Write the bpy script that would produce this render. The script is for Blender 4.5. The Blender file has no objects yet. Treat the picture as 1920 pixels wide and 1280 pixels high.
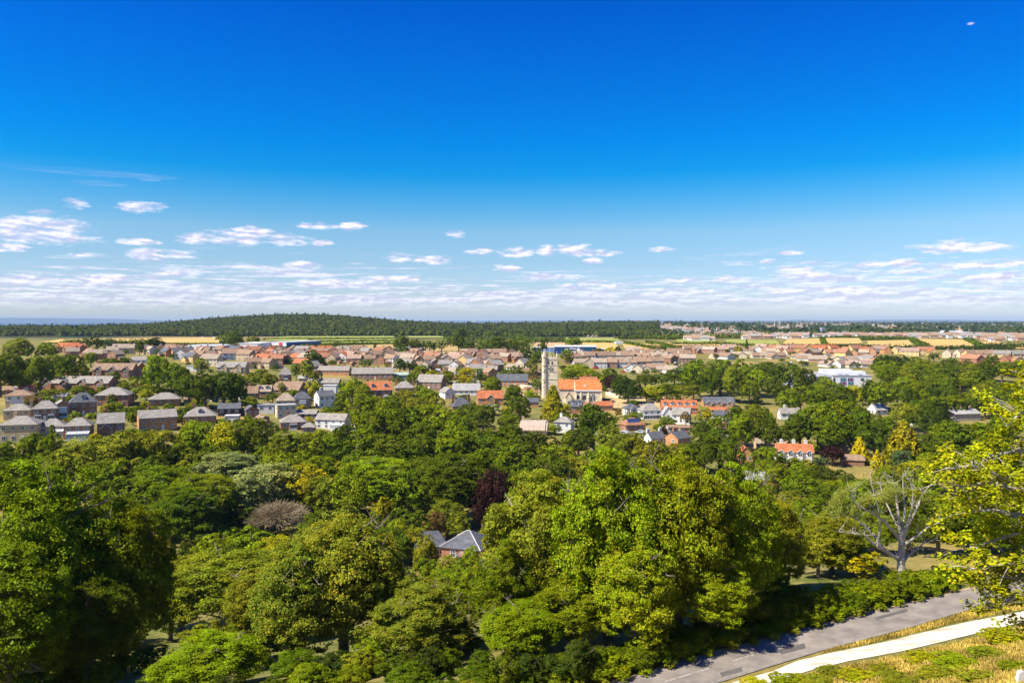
import bpy, math, random
import numpy as np
from mathutils import Vector, Matrix

R = math.radians
C = bpy.context.scene.collection
S = bpy.context.scene
F = 1495.0      # focal length in photo pixels (1920 wide)
Y0 = 598.0      # photo row of the horizon
rnd = random.Random(11)
nrg = np.random.default_rng(7)

# ------------------------------------------------------------------ camera
cam = bpy.data.cameras.new('camera')
camo = bpy.data.objects.new('camera', cam)
C.objects.link(camo)
camo.location = (0, 0, 0)
camo.rotation_euler = (R(90), 0, 0)
cam.sensor_width = 36
cam.lens = F / 1920 * 36
cam.shift_y = -(640 - Y0) / 1920
cam.clip_start = 0.5
cam.clip_end = 120000
S.camera = camo

# ------------------------------------------------------------------ light
SUN_AZ, SUN_EL = -114.0, 49.0      # azimuth clockwise from +Y (view direction), so left and slightly behind
S.view_settings.view_transform = 'Standard'
S.view_settings.look = 'None'
S.view_settings.gamma = 1
S.view_settings.exposure = 0.75
S.cycles.max_bounces = 5
S.cycles.diffuse_bounces = 2
S.cycles.glossy_bounces = 2
S.cycles.transmission_bounces = 3
S.cycles.volume_bounces = 0
S.cycles.transparent_max_bounces = 4
sd = bpy.data.lights.new('sun', 'SUN')
sd.energy = 5.0
sd.angle = R(0.5)
sd.color = (1.0, 0.935, 0.80)
so = bpy.data.objects.new('sun', sd)
C.objects.link(so)
sv = Vector((math.sin(R(SUN_AZ)) * math.cos(R(SUN_EL)), math.cos(R(SUN_AZ)) * math.cos(R(SUN_EL)), math.sin(R(SUN_EL))))
so.rotation_euler = sv.to_track_quat('Z', 'Y').to_euler()

world = bpy.data.worlds.new('World')
S.world = world
world.use_nodes = True
world.cycles.sampling_method = 'MANUAL'
world.cycles.sample_map_resolution = 256
wt = world.node_tree
wt.nodes.clear()


class NT:
    """tiny node helper"""
    def __init__(s, t):
        s.t = t

    def n(s, kind, **kw):
        nd = s.t.nodes.new(kind)
        for k, v in kw.items():
            setattr(nd, k, v)
        return nd

    def l(s, a, b):
        s.t.links.new(a, b)

    def put(s, sock, v):
        if hasattr(v, 'links') or isinstance(v, bpy.types.NodeSocket):
            s.l(v, sock)
        else:
            sock.default_value = v

    def m(s, op, a, b=0.0, c=0.0, clamp=False):
        nd = s.n('ShaderNodeMath', operation=op)
        nd.use_clamp = clamp
        s.put(nd.inputs[0], a)
        if op not in ('SQRT', 'ABSOLUTE'):
            s.put(nd.inputs[1], b)
        if op in ('MULTIPLY_ADD', 'SMOOTH_MAX'):
            s.put(nd.inputs[2], c)
        return nd.outputs[0]

    def mix(s, f, a, b, mode='MIX'):
        nd = s.n('ShaderNodeMix', data_type='RGBA', blend_type=mode)
        s.put(nd.inputs[0], f)
        s.put(nd.inputs[6], a if isinstance(a, bpy.types.NodeSocket) else (*a, 1)[:4])
        s.put(nd.inputs[7], b if isinstance(b, bpy.types.NodeSocket) else (*b, 1)[:4])
        return nd.outputs[2]

    def noise(s, vec, scale, detail=4, rough=0.55):
        nd = s.n('ShaderNodeTexNoise')
        if vec is not None:
            s.l(vec, nd.inputs['Vector'])
        nd.inputs['Scale'].default_value = scale
        nd.inputs['Detail'].default_value = detail
        nd.inputs['Roughness'].default_value = rough
        return nd.outputs['Fac']

    def rng(s, v, a, b, c=0.0, d=1.0, smooth=True):
        nd = s.n('ShaderNodeMapRange')
        nd.interpolation_type = 'SMOOTHSTEP' if smooth else 'LINEAR'
        s.put(nd.inputs[0], v)
        for i, q in enumerate((a, b, c, d)):
            s.put(nd.inputs[i + 1], q)
        return nd.outputs[0]


# sky: Nishita air with a saturated grade, broken cumulus seen by direction only
w = NT(wt)
sky = w.n('ShaderNodeTexSky', sky_type='NISHITA')
sky.sun_disc = False
sky.sun_elevation = R(SUN_EL)
sky.sun_rotation = R(SUN_AZ)
sky.altitude = 80
sky.air_density = 1.0
sky.dust_density = 0.3
sky.ozone_density = 3.0
tc = w.n('ShaderNodeTexCoord')
sx = w.n('ShaderNodeSeparateXYZ')
w.l(tc.outputs['Generated'], sx.inputs[0])
X, Y, Z = sx.outputs
hor = w.m('SQRT', w.m('ADD', w.m('MULTIPLY', X, X), w.m('MULTIPLY', Y, Y)))
el = w.m('DIVIDE', Z, w.m('MAXIMUM', hor, 0.001))            # tangent of elevation
az = w.m('ARCTAN2', X, Y)
hs = w.n('ShaderNodeHueSaturation')
hs.inputs['Saturation'].default_value = 1.5
hs.inputs['Value'].default_value = 2.0
w.l(sky.outputs[0], hs.inputs['Color'])
# deeper air overhead, paler towards the horizon
tint = w.n('ShaderNodeValToRGB')
SKYRAMP = [(0.0, (0.78, 0.92, 1.50)), (0.05, (0.76, 0.85, 1.25)), (0.11, (0.82, 0.86, 1.06)), (0.174, (1.0, 0.99, 1.05)), (0.232, (0.56, 0.97, 1.10)), (0.289, (0.06, 0.90, 1.16)), (0.35, (0.0, 0.858, 1.285)), (0.414, (0.005, 0.817, 1.287)), (0.506, (0.003, 0.753, 1.325)), (0.613, (0.003, 0.667, 1.32)), (1.0, (0.02, 0.5, 1.1))]
cr = tint.color_ramp
while len(cr.elements) < len(SKYRAMP):
    cr.elements.new(0.5)
for e, (p, c) in zip(cr.elements, SKYRAMP):
    e.position = p
    e.color = (c[0] / 2, c[1] / 2, c[2] / 2, 1)
w.l(w.m('MULTIPLY', el, 1.6, clamp=True), tint.inputs[0])
skyc = w.mix(1.0, hs.outputs[0], tint.outputs[0], 'MULTIPLY')
# cloud deck, projected on a level layer overhead
zc = w.m('MAXIMUM', Z, 0.012)
cv = w.n('ShaderNodeCombineXYZ')
w.l(w.m('DIVIDE', X, zc), cv.inputs[0])
w.l(w.m('DIVIDE', Y, zc), cv.inputs[1])
cv.inputs[2].default_value = 3.1
av = w.n('ShaderNodeCombineXYZ')          # angular coordinates for the separate clouds
w.l(w.m('MULTIPLY', az, 1.0), av.inputs[0])
w.l(w.m('MULTIPLY', el, 3.8), av.inputs[1])
n1 = w.noise(av.outputs[0], 26, 8, 0.66)
n2 = w.noise(cv.outputs[0], 0.75, 7, 0.6)
nbig = w.noise(cv.outputs[0], 0.16, 2, 0.5)
deckc = w.rng(el, 0.02, 0.075, 1.0, 0.0)
deck = w.rng(w.m('ADD', w.m('ADD', n2, w.m('MULTIPLY', deckc, 0.20)), w.m('MULTIPLY', w.m('SUBTRACT', nbig, 0.5), 0.35)), 0.56, 0.74)
deck = w.m('MULTIPLY', w.m('MULTIPLY', deck, w.rng(el, 0.06, 0.095, 1.0, 0.0)), w.rng(el, 0.006, 0.024, 0.0, 1.0))
CLOUDS = [(85, 432, 105, 24), (30, 440, 60, 14), (10, 462, 40, 8), (145, 381, 27, 9), (80, 398, 26, 6), (265, 387, 43, 10), (365, 448, 36, 9),
          (440, 446, 70, 13), (470, 437, 40, 12), (535, 450, 45, 11), (262, 453, 40, 6), (305, 478, 62, 13), (165, 478, 36, 5), (605, 457, 20, 6), (660, 424, 28, 7),
          (600, 423, 40, 6), (565, 500, 38, 9), (745, 483, 28, 8), (812, 487, 34, 8), (853, 438, 18, 7), 
          (905, 471, 26, 6), (963, 472, 40, 9), (1024, 471, 20, 11), (1077, 469, 34, 12), (1120, 474, 40, 7), (1112, 489, 20, 5), (1238, 468, 24, 5), (952, 504, 26, 7),
          (1480, 474, 24, 4), (1800, 463, 98, 11), (1780, 455, 40, 9), (1635, 497, 34, 8), (1700, 496, 38, 9), (1740, 504, 90, 9), (1830, 500, 55, 9),
          (1905, 492, 26, 10), (1480, 503, 46, 6), (1445, 490, 20, 5), (1360, 524, 26, 7), (1500, 515, 50, 6), (1265, 526, 50, 5), (740, 523, 60, 7), (1030, 520, 60, 6), (1820, 45, 8, 2.2),
          (1560, 545, 120, 6), (1300, 545, 90, 5), (330, 512, 50, 6), (60, 524, 70, 10), (200, 522, 60, 9), (640, 532, 90, 9), (1100, 536, 60, 5), (1860, 520, 90, 8)]
field = None
for (cx, cy, rw, rh) in CLOUDS:
    a0 = math.atan2(cx - 960, F)
    e0 = (Y0 - cy) / math.hypot(F, cx - 960)
    k = math.cos(a0) ** 2
    dx = w.m('MULTIPLY', w.m('SUBTRACT', az, a0), F / (rw * 1.2) / k)
    dy0 = w.m('SUBTRACT', el, e0)
    dy = w.m('MULTIPLY', dy0, F / (rh * 1.25) / math.cos(a0))
    q = w.m('SUBTRACT', 1.0, w.m('MULTIPLY_ADD', dx, dx, w.m('MULTIPLY', dy, dy)))
    field = q if field is None else w.m('MAXIMUM', field, q)
field = w.m('MAXIMUM', field, -1.0)
n1b = w.noise(av.outputs[0], 75, 5, 0.6)
n1s = w.noise(av.outputs[0], 38, 4, 0.6)
nn = w.m('MULTIPLY_ADD', n1b, 1.5, w.m('MULTIPLY', w.m('SUBTRACT', n1, 0.5), 3.4))
cum = w.rng(w.m('ADD', field, w.m('SUBTRACT', nn, 0.75)), -0.05, 1.15)
# cirrus veil upper left
cz = w.n('ShaderNodeCombineXYZ')
w.l(w.m('MULTIPLY', az, 5.0), cz.inputs[0])
w.l(w.m('MULTIPLY', el, 110.0), cz.inputs[1])
cirn = w.noise(cz.outputs[0], 1.3, 5, 0.65)
cir = None
for (cx, cy, rw, rh) in [(170, 323, 190, 8), (185, 344, 60, 6), (280, 338, 26, 4)]:
    a0 = math.atan2(cx - 960, F)
    e0 = (Y0 - cy) / math.hypot(F, cx - 960)
    dx = w.m('MULTIPLY', w.m('SUBTRACT', az, a0), F / rw / math.cos(a0) ** 2)
    dy = w.m('MULTIPLY', w.m('SUBTRACT', el, e0), F / rh / math.cos(a0))
    q = w.m('SUBTRACT', 1.0, w.m('MULTIPLY_ADD', dx, dx, w.m('MULTIPLY', dy, dy)), clamp=True)
    cir = q if cir is None else w.m('MAXIMUM', cir, q)
cir = w.m('MULTIPLY', w.m('MULTIPLY', cir, w.rng(cirn, 0.35, 0.75)), 0.3)
avu = w.n('ShaderNodeVectorMath', operation='ADD')
w.l(av.outputs[0], avu.inputs[0])
avu.inputs[1].default_value = (-0.004, 0.012, 0)
n1u = w.noise(avu.outputs[0], 26, 8, 0.66)
n1t = w.noise(avu.outputs[0], 38, 4, 0.6)
dif = w.m('ADD', w.m('SUBTRACT', n1, n1u), w.m('SUBTRACT', n1s, n1t))
shade = w.rng(dif, -0.14, 0.12)
ccol = w.mix(shade, (5.3, 5.2, 7.2), (8.6, 8.3, 9.2))
cfac = w.m('MAXIMUM', w.m('MULTIPLY', cum, w.rng(n1, 0.3, 0.6, 0.5, 0.95)), w.m('MULTIPLY', deck, 0.72))
cfac = w.m('MAXIMUM', cfac, cir)
cfac = w.m('MULTIPLY', cfac, w.rng(Z, 0.0, 0.012, 0.35, 1.0))
skyc = w.mix(cfac, skyc, ccol)
bg = w.n('ShaderNodeBackground')
bg.inputs['Strength'].default_value = 0.078
w.l(skyc, bg.inputs[0])
wo = w.n('ShaderNodeOutputWorld')
w.l(bg.outputs[0], wo.inputs[0])

# ------------------------------------------------------------------ tagging
ALL = []


def tag(o, label=None, cat=None, group=None, kind=None):
    if label: o['label'] = label
    if cat: o['category'] = cat
    if group: o['group'] = group
    if kind: o['kind'] = kind
    return o


def empty(name, loc, rz=0.0):
    o = bpy.data.objects.new(name, None)
    C.objects.link(o)
    o.location = loc
    o.rotation_euler = (0, 0, rz)
    o.empty_display_size = 1
    return o


AUTO = []   # (object, description, px, py) : labels finished at the end


def auto(o, desc, loc, cat, group):
    tag(o, None, cat, group)
    AUTO.append((o, desc, 960 + F * loc[0] / loc[1], Y0 - F * loc[2] / loc[1]))


# ------------------------------------------------------------------ materials
def mat(name, col=(0.5, 0.5, 0.5), rough=0.8, objcol=False, noise=0.25, nscale=0.6, bump=0.0, spec=0.3, kind=None, metal=0.0):
    m = bpy.data.materials.new(name)
    m.use_nodes = True
    t = m.node_tree
    b = t.nodes['Principled BSDF']
    h = NT(t)
    b.inputs['Roughness'].default_value = rough
    b.inputs['Specular IOR Level'].default_value = spec
    b.inputs['Metallic'].default_value = metal
    tcn = h.n('ShaderNodeTexCoord')
    vec = tcn.outputs['Object']
    if objcol:
        base = h.n('ShaderNodeObjectInfo').outputs['Color']
    else:
        rg = h.n('ShaderNodeRGB')
        rg.outputs[0].default_value = (*col, 1)
        base = rg.outputs[0]
    n = h.noise(vec, nscale, 6, 0.65)
    f = h.rng(n, 0.3, 0.7, 1 - noise, 1 + noise, smooth=False)
    hv = h.n('ShaderNodeVectorMath', operation='SCALE')
    h.l(base, hv.inputs[0])
    h.l(f, hv.inputs['Scale'])
    out = hv.outputs[0]
    if kind == 'tiles':       # courses of tiles and weathered patches
        wv = h.n('ShaderNodeTexWave', wave_type='BANDS', bands_direction='Z')
        h.l(vec, wv.inputs[0])
        wv.inputs['Scale'].default_value = 1.1
        wv.inputs['Distortion'].default_value = 0.6
        wv.inputs['Detail'].default_value = 2
        out2 = h.mix(h.m('MULTIPLY', wv.outputs['Fac'], 0.28), out, (0.03, 0.03, 0.03))
        vo = h.n('ShaderNodeTexVoronoi')
        h.l(vec, vo.inputs['Vector'])
        vo.inputs['Scale'].default_value = 1.6
        vs = h.n('ShaderNodeSeparateColor')
        h.l(vo.outputs['Color'], vs.inputs[0])
        hv2 = h.n('ShaderNodeVectorMath', operation='SCALE')
        h.l(out2, hv2.inputs[0])
        h.l(h.rng(vs.outputs[0], 0, 1, 0.8, 1.2, False), hv2.inputs['Scale'])
        n3 = h.noise(vec, 0.35, 3)
        out = h.mix(h.rng(n3, 0.5, 0.75, 0, 0.35), hv2.outputs[0], (0.26, 0.24, 0.19))
    if kind == 'rutted':      # bare earth and grit showing through the chalk
        mpn = h.n('ShaderNodeMapping')
        mpn.inputs['Rotation'].default_value = (0, 0, -0.46)
        mpn.inputs['Scale'].default_value = (0.22, 1.0, 1.0)
        h.l(vec, mpn.inputs[0])
        r1 = h.noise(mpn.outputs[0], 0.9, 6, 0.7)
        r2 = h.noise(vec, 3.5, 5, 0.7)
        out = h.mix(h.rng(r1, 0.50, 0.66, 0, 0.75), out, (0.42, 0.29, 0.15))
        out = h.mix(h.rng(r2, 0.58, 0.75, 0, 0.5), out, (0.36, 0.27, 0.15))
    if kind == 'brick':
        br = h.n('ShaderNodeTexBrick')
        sep = h.n('ShaderNodeSeparateXYZ')
        h.l(vec, sep.inputs[0])
        cb = h.n('ShaderNodeCombineXYZ')
        h.l(h.m('ADD', sep.outputs[0], sep.outputs[1]), cb.inputs[0])
        h.l(sep.outputs[2], cb.inputs[1])
        h.l(cb.outputs[0], br.inputs['Vector'])
        br.inputs['Scale'].default_value = 1.2
        br.inputs['Mortar Size'].default_value = 0.01
        br.inputs['Color1'].default_value = (1.1, 1.1, 1.1, 1)
        br.inputs['Color2'].default_value = (0.8, 0.78, 0.76, 1)
        br.inputs['Mortar'].default_value = (1.1, 1.15, 1.15, 1)
        out = h.mix(1.0, out, br.outputs['Color'], 'MULTIPLY')
    h.l(out, b.inputs['Base Color'])
    if bump:
        bn = h.n('ShaderNodeBump')
        bn.inputs['Strength'].default_value = bump
        bn.inputs['Distance'].default_value = 0.05
        h.l(h.noise(vec, nscale * 8, 5), bn.inputs['Height'])
        h.l(bn.outputs[0], b.inputs['Normal'])
    return m


def leafmat(name):
    m = bpy.data.materials.new(name)
    m.use_nodes = True
    t = m.node_tree
    t.nodes.clear()
    h = NT(t)
    oi = h.n('ShaderNodeObjectInfo')
    at = h.n('ShaderNodeAttribute', attribute_name='v')
    sep = h.n('ShaderNodeSeparateXYZ')
    h.l(at.outputs['Vector'], sep.inputs[0])
    v1, v2, v3 = sep.outputs            # per leaf, per clump, per limb
    f = h.m('MULTIPLY', h.rng(v1, 0, 1, 0.6, 1.4, False), h.rng(v2, 0, 1, 0.72, 1.3, False))
    sc = h.n('ShaderNodeVectorMath', operation='SCALE')
    h.l(oi.outputs['Color'], sc.inputs[0])
    h.l(f, sc.inputs['Scale'])
    # some clumps turn warmer, some bluer
    col = h.mix(h.rng(v3, 0.3, 1.0, 0, 0.35), sc.outputs[0], h.mix(1.0, sc.outputs[0], (1.5, 1.0, 0.5), 'MULTIPLY'))
    yel = h.m('GREATER_THAN', v1, h.m('SUBTRACT', 1.0, oi.outputs['Alpha']))
    col = h.mix(h.m('MULTIPLY', yel, 0.8), col, (0.42, 0.29, 0.02))
    d = h.n('ShaderNodeBsdfDiffuse')
    h.l(col, d.inputs[0])
    tr = h.n('ShaderNodeBsdfTranslucent')
    h.l(h.mix(1.0, col, (1.35, 1.25, 0.4), 'MULTIPLY'), tr.inputs[0])
    mx = h.n('ShaderNodeMixShader')
    mx.inputs[0].default_value = 0.16
    h.l(d.outputs[0], mx.inputs[1])
    h.l(tr.outputs[0], mx.inputs[2])
    gl = h.n('ShaderNodeBsdfGlossy')
    gl.inputs['Roughness'].default_value = 0.45
    gl.inputs[0].default_value = (0.8, 0.85, 0.6, 1)
    m2 = h.n('ShaderNodeMixShader')
    m2.inputs[0].default_value = 0.007
    h.l(mx.outputs[0], m2.inputs[1])
    h.l(gl.outputs[0], m2.inputs[2])
    o = h.n('ShaderNodeOutputMaterial')
    h.l(m2.outputs[0], o.inputs[0])
    return m


M = {
    'leaf': leafmat('leaves'),
    'bark': mat('bark', (0.16, 0.12, 0.085), 0.95, noise=0.35, nscale=2, bump=0.4),
    'midbark': mat('grey_bark', (0.19, 0.155, 0.11), 0.9, noise=0.3, nscale=2.5, bump=0.4),
    'palebark': mat('pale_bark', (0.42, 0.37, 0.31), 0.9, noise=0.3, nscale=2.5, bump=0.4),
    'wall': mat('wall_brick', objcol=True, rough=0.9, noise=0.2, nscale=0.5, kind='brick'),
    'render': mat('wall_render', objcol=True, rough=0.85, noise=0.08, nscale=0.5),
    'roof': mat('roof_tiles', objcol=True, rough=0.85, noise=0.22, nscale=0.7, kind='tiles'),
    'paint': mat('painted_trim', (0.78, 0.77, 0.74), 0.5, noise=0.05),
    'glass': mat('window_glass', (0.035, 0.045, 0.06), 0.12, noise=0.3, nscale=0.3, spec=0.6),
    'solid': mat('coloured_panels', objcol=True, rough=0.6, noise=0.08, nscale=0.3),
    'stone': mat('old_stone', (0.70, 0.60, 0.43), 0.95, noise=0.38, nscale=0.9, bump=0.5, kind='brick'),
    'asphalt': mat('asphalt', (0.25, 0.215, 0.18), 0.9, noise=0.34, nscale=0.45, bump=0.15),
    'track': mat('chalk_track', (0.78, 0.67, 0.52), 0.95, noise=0.3, nscale=0.8, bump=0.6, kind='rutted'),
    'white_line': mat('road_paint', (0.34, 0.31, 0.27), 0.85, noise=0.5, nscale=2.5),
    'pot': mat('terracotta', (0.45, 0.2, 0.1), 0.8),
    'solar': mat('solar_panel', (0.03, 0.05, 0.13), 0.25, noise=0.2, spec=0.7),
    'timber': mat('timber', (0.13, 0.09, 0.06), 0.9, noise=0.3, nscale=2),
}


# ------------------------------------------------------------------ mesh helper
class MB:
    def __init__(s):
        s.v = []
        s.f = []
        s.m = []

    def face(s, pts, mi=0):
        b = len(s.v)
        s.v += [tuple(p) for p in pts]
        s.f.append(tuple(range(b, b + len(pts))))
        s.m.append(mi)

    def box(s, x0, x1, y0, y1, z0, z1, mi=0):
        b = len(s.v)
        s.v += [(x0, y0, z0), (x1, y0, z0), (x1, y1, z0), (x0, y1, z0), (x0, y0, z1), (x1, y0, z1), (x1, y1, z1), (x0, y1, z1)]
        for q in ((0, 3, 2, 1), (4, 5, 6, 7), (0, 1, 5, 4), (1, 2, 6, 5), (2, 3, 7, 6), (3, 0, 4, 7)):
            s.f.append(tuple(b + i for i in q))
            s.m.append(mi)

    def solid(s, prof, axis, a0, a1, mi=0):
        """extrude an outline of (p, z) along x ('x': p is y) or y ('y': p is x)"""
        b = len(s.v)
        n = len(prof)
        for a in (a0, a1):
            for (p, z) in prof:
                s.v.append((a, p, z) if axis == 'x' else (p, a, z))
        s.f.append(tuple(b + i for i in range(n))[::-1])
        s.f.append(tuple(b + n + i for i in range(n)))
        for i in range(n):
            j = (i + 1) % n
            s.f.append((b + i, b + j, b + n + j, b + n + i))
        s.m += [mi] * (n + 2)

    def tube(s, pts, rad, sides=6, mi=0):
        b = len(s.v)
        n = len(pts)
        for i, p in enumerate(pts):
            p = Vector(p)
            d = (Vector(pts[min(i + 1, n - 1)]) - Vector(pts[max(i - 1, 0)])).normalized()
            u = d.cross(Vector((0.3, 1, 0.2))).normalized()
            v = d.cross(u)
            r = rad[i]
            for k in range(sides):
                a = 2 * math.pi * k / sides
                s.v.append(tuple(p + u * (r * math.cos(a)) + v * (r * math.sin(a))))
        for i in range(n - 1):
            for k in range(sides):
                k2 = (k + 1) % sides
                s.f.append((b + i * sides + k, b + i * sides + k2, b + (i + 1) * sides + k2, b + (i + 1) * sides + k))
                s.m.append(mi)
        s.f.append(tuple(b + (n - 1) * sides + k for k in range(sides)))
        s.m.append(mi)

    def mesh(s, name, mats):
        me = bpy.data.meshes.new(name)
        me.from_pydata(s.v, [], s.f)
        for m in (mats if isinstance(mats, (list, tuple)) else [mats]):
            me.materials.append(m)
        if len(me.materials) > 1:
            me.polygons.foreach_set('material_index', s.m)
        me.update()
        return me

    def build(s, name, mats, parent=None, color=None):
        return put(name, s.mesh(name, mats), parent, color)


def put(name, me, parent=None, color=None, loc=None, scale=None, rz=None):
    o = bpy.data.objects.new(name, me)
    C.objects.link(o)
    if parent: o.parent = parent
    if color: o.color = (*color, 1) if len(color) == 3 else color
    if loc is not None: o.location = loc
    if scale is not None: o.scale = scale
    if rz is not None: o.rotation_euler = (0, 0, rz)
    return o


def npmesh(name, V, Fq, mats, vatt=None):
    me = bpy.data.meshes.new(name)
    nv, nf = len(V), len(Fq)
    me.vertices.add(nv)
    me.vertices.foreach_set('co', np.asarray(V, np.float32).ravel())
    me.loops.add(nf * 4)
    me.loops.foreach_set('vertex_index', np.asarray(Fq, np.int32).ravel())
    me.polygons.add(nf)
    me.polygons.foreach_set('loop_start', np.arange(0, nf * 4, 4, dtype=np.int32))
    for m in (mats if isinstance(mats, (list, tuple)) else [mats]):
        me.materials.append(m)
    if vatt is not None:
        a = me.attributes.new('v', 'FLOAT_VECTOR', 'FACE')
        a.data.foreach_set('vector', np.asarray(vatt, np.float32).ravel())
    me.update(calc_edges=True)
    me.validate()
    return me


# ------------------------------------------------------------------ terrain
LP = [(20, -12), (40, -22), (60, -30), (80, -37), (110, -46), (150, -54), (190, -56.5), (250, -45.5), (290, -42), (350, -39), (420, -34), (470, -32.3), (620, -28.8), (800, -28), (1000, -30), (1300, -31), (1500, -33)]
CP = [(20, -12), (40, -20), (60, -27), (80, -33), (110, -43), (150, -52), (190, -57), (240, -57), (300, -54), (350, -50), (430, -46), (490, -45), (560, -41), (650, -36), (800, -33), (950, -31), (1200, -31), (1300, -31.3), (1500, -32)]
RP = [(20, -8), (35, -16), (45, -20), (55, -23.2), (66, -25.5), (82, -28.3), (95, -29.5), (120, -42), (150, -49), (190, -54), (250, -54), (300, -51), (350, -49), (430, -47), (500, -44), (600, -40), (700, -36), (800, -34.5), (950, -34), (1100, -31), (1300, -28.6), (1500, -36)]
COLS = [-200, 0, 130, 280, 420, 560, 640, 760, 880, 960, 1100, 1200, 1300, 1500, 1700, 2100]
TOPY = [604, 604, 603, 600, 588, 582, 584, 594, 600, 599, 601, 604, 610, 614, 614, 614]
LOGY = np.linspace(math.log(12), math.log(40000), 420)


def prof(tab, ex):
    xs = [math.log(a) for a, b in tab] + [math.log(a) for a, b in ex]
    ys = [b for a, b in tab] + [b for a, b in ex]
    return np.interp(LOGY, xs, ys)


GRID = []
for pxc, ty in zip(COLS, TOPY):
    rz_ = -(ty - Y0) / F * 2600 - 22
    if pxc <= 1200:
        ex = [(1700, -38), (2200, -38 + (rz_ + 38) * 0.62), (2600, rz_), (3200, rz_ - 22), (4500, -72), (7000, -88), (40000, -92)]
        if 1100 <= pxc:
            ex = [(1700, -37), (2200, -32), (2800, -20), (3300, -15), (4200, -30), (7000, -60), (12000, -70), (40000, -80)]
    elif pxc == 1300:
        ex = [(1700, -37), (2200, -33), (2800, -27), (3500, -24), (5000, -38), (8000, -50), (12000, -60), (40000, -80)]
    else:
        ex = [(1800, -38), (2500, -37), (3500, -33), (5000, -32), (7000, -36), (9000, -44), (12000, -55), (40000, -80)]
    if pxc <= 150: p = prof(LP, ex)
    elif pxc < 960:
        t = (pxc - 150) / 810
        p = prof(LP, ex) * (1 - t) + prof(CP, ex) * t
    elif pxc < 1500:
        t = (pxc - 960) / 540
        p = prof(CP, ex) * (1 - t) + prof(RP, ex) * t
    else: p = prof(RP, ex)
    k = np.array([1, 2, 3, 2, 1.0])
    k /= k.sum()
    pp = np.pad(p, 2, mode='edge')
    GRID.append(np.convolve(pp, k, mode='valid'))
# resample columns smoothly
PXS = np.linspace(-200, 2100, 231)
G0 = np.array(GRID)
G = np.array([np.interp(PXS, COLS, G0[:, j]) for j in range(G0.shape[1])]).T
ks = np.ones(7) / 7
G = np.apply_along_axis(lambda c: np.convolve(np.pad(c, 3, mode='edge'), ks, mode='valid'), 0, G)


BS = np.linspace(-90, 60, 601)
BZ = np.interp(BS, [-90, -60, -45, -30, -18, -10, -5.5, -4, 4, 8, 15, 22, 60], [-4, -5, -11, -18, -23.2, -26.3, -27.6, -28, -28, -28.3, -29.3, -31.5, -48])
BZ = np.convolve(np.pad(BZ, 3, mode='edge'), np.ones(7) / 7, mode='valid')


def ground(x, y):
    x = np.asarray(x, float)
    y = np.asarray(y, float)
    r = np.hypot(x, y)
    yy = np.maximum(np.maximum(y, 0.3 * r), 12.001)
    px = np.clip(960 + F * x / yy, -199.9, 2099.9)
    i = (px + 200) / 10.0
    i0 = np.floor(i).astype(int)
    fi = i - i0
    j = (np.log(np.minimum(yy, 39990)) - LOGY[0]) / (LOGY[1] - LOGY[0])
    j0 = np.floor(j).astype(int)
    fj = j - j0
    z = (G[i0, j0] * (1 - fi) * (1 - fj) + G[i0 + 1, j0] * fi * (1 - fj) + G[i0, j0 + 1] * (1 - fi) * fj + G[i0 + 1, j0 + 1] * fi * fj)
    # the road runs on a level shelf cut into the castle bank
    s = ((y - 57.2) - 0.49 * x) * 0.898
    wt_ = np.clip((s - 12) / 30, 0, 1)
    wt_ = wt_ * wt_ * (3 - 2 * wt_)
    z = np.interp(s, BS, BZ) * (1 - wt_) + z * wt_
    far = np.clip((yy - 1300) / 1500, 0, 1) * np.clip((r / 14000 - 1) * -1, 0, 1)
    z = z + far * (3.5 * np.sin(x / 310 + 1.3) * np.sin(y / 420) + 2.0 * np.sin(x / 140 + y / 190))
    return z


def gz(x, y): return float(ground(x, y))


YS = np.exp(np.linspace(math.log(14), math.log(30000), 3000))


def P(px, py):
    """the point of the ground that stands at this place of the photograph"""
    X_ = (px - 960) / F * YS
    ray = -(py - Y0) / F * YS
    d = ground(X_, YS) - ray
    idx = np.where(d >= 0)[0]
    i = idx[0] if len(idx) else len(YS) - 1
    if i > 0 and len(idx):
        t = d[i - 1] / (d[i - 1] - d[i])
        y = YS[i - 1] + t * (YS[i] - YS[i - 1])
    else: y = YS[i]
    x = (px - 960) / F * y
    return x, y, gz(x, y)


def build_ground():
    # fan of fine cells in front, coarse behind, one sheet out to the horizon
    fr = list(np.linspace(-75, 75, 521))
    bk = list(np.linspace(75, 285, 60))[1:]
    th = np.radians(np.array(fr + bk))
    n = len(th)
    rad = np.concatenate([[0.5, 4, 8], np.exp(np.linspace(math.log(12), math.log(38000), 430))])
    TT, RR = np.meshgrid(th, rad)
    x = np.sin(TT) * RR
    y = np.cos(TT) * RR
    z = ground(x, y)
    z = np.where(RR < 12, z - 0.0, z)
    V = np.stack([x, y, z], -1).reshape(-1, 3)
    m_, n_ = len(rad), n
    I, J = np.meshgrid(np.arange(m_ - 1), np.arange(n_), indexing='ij')
    J2 = (J + 1) % n_
    Fq = np.stack([I * n_ + J, (I + 1) * n_ + J, (I + 1) * n_ + J2, I * n_ + J2], -1).reshape(-1, 4)[:, ::-1]
    return V, Fq


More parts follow.
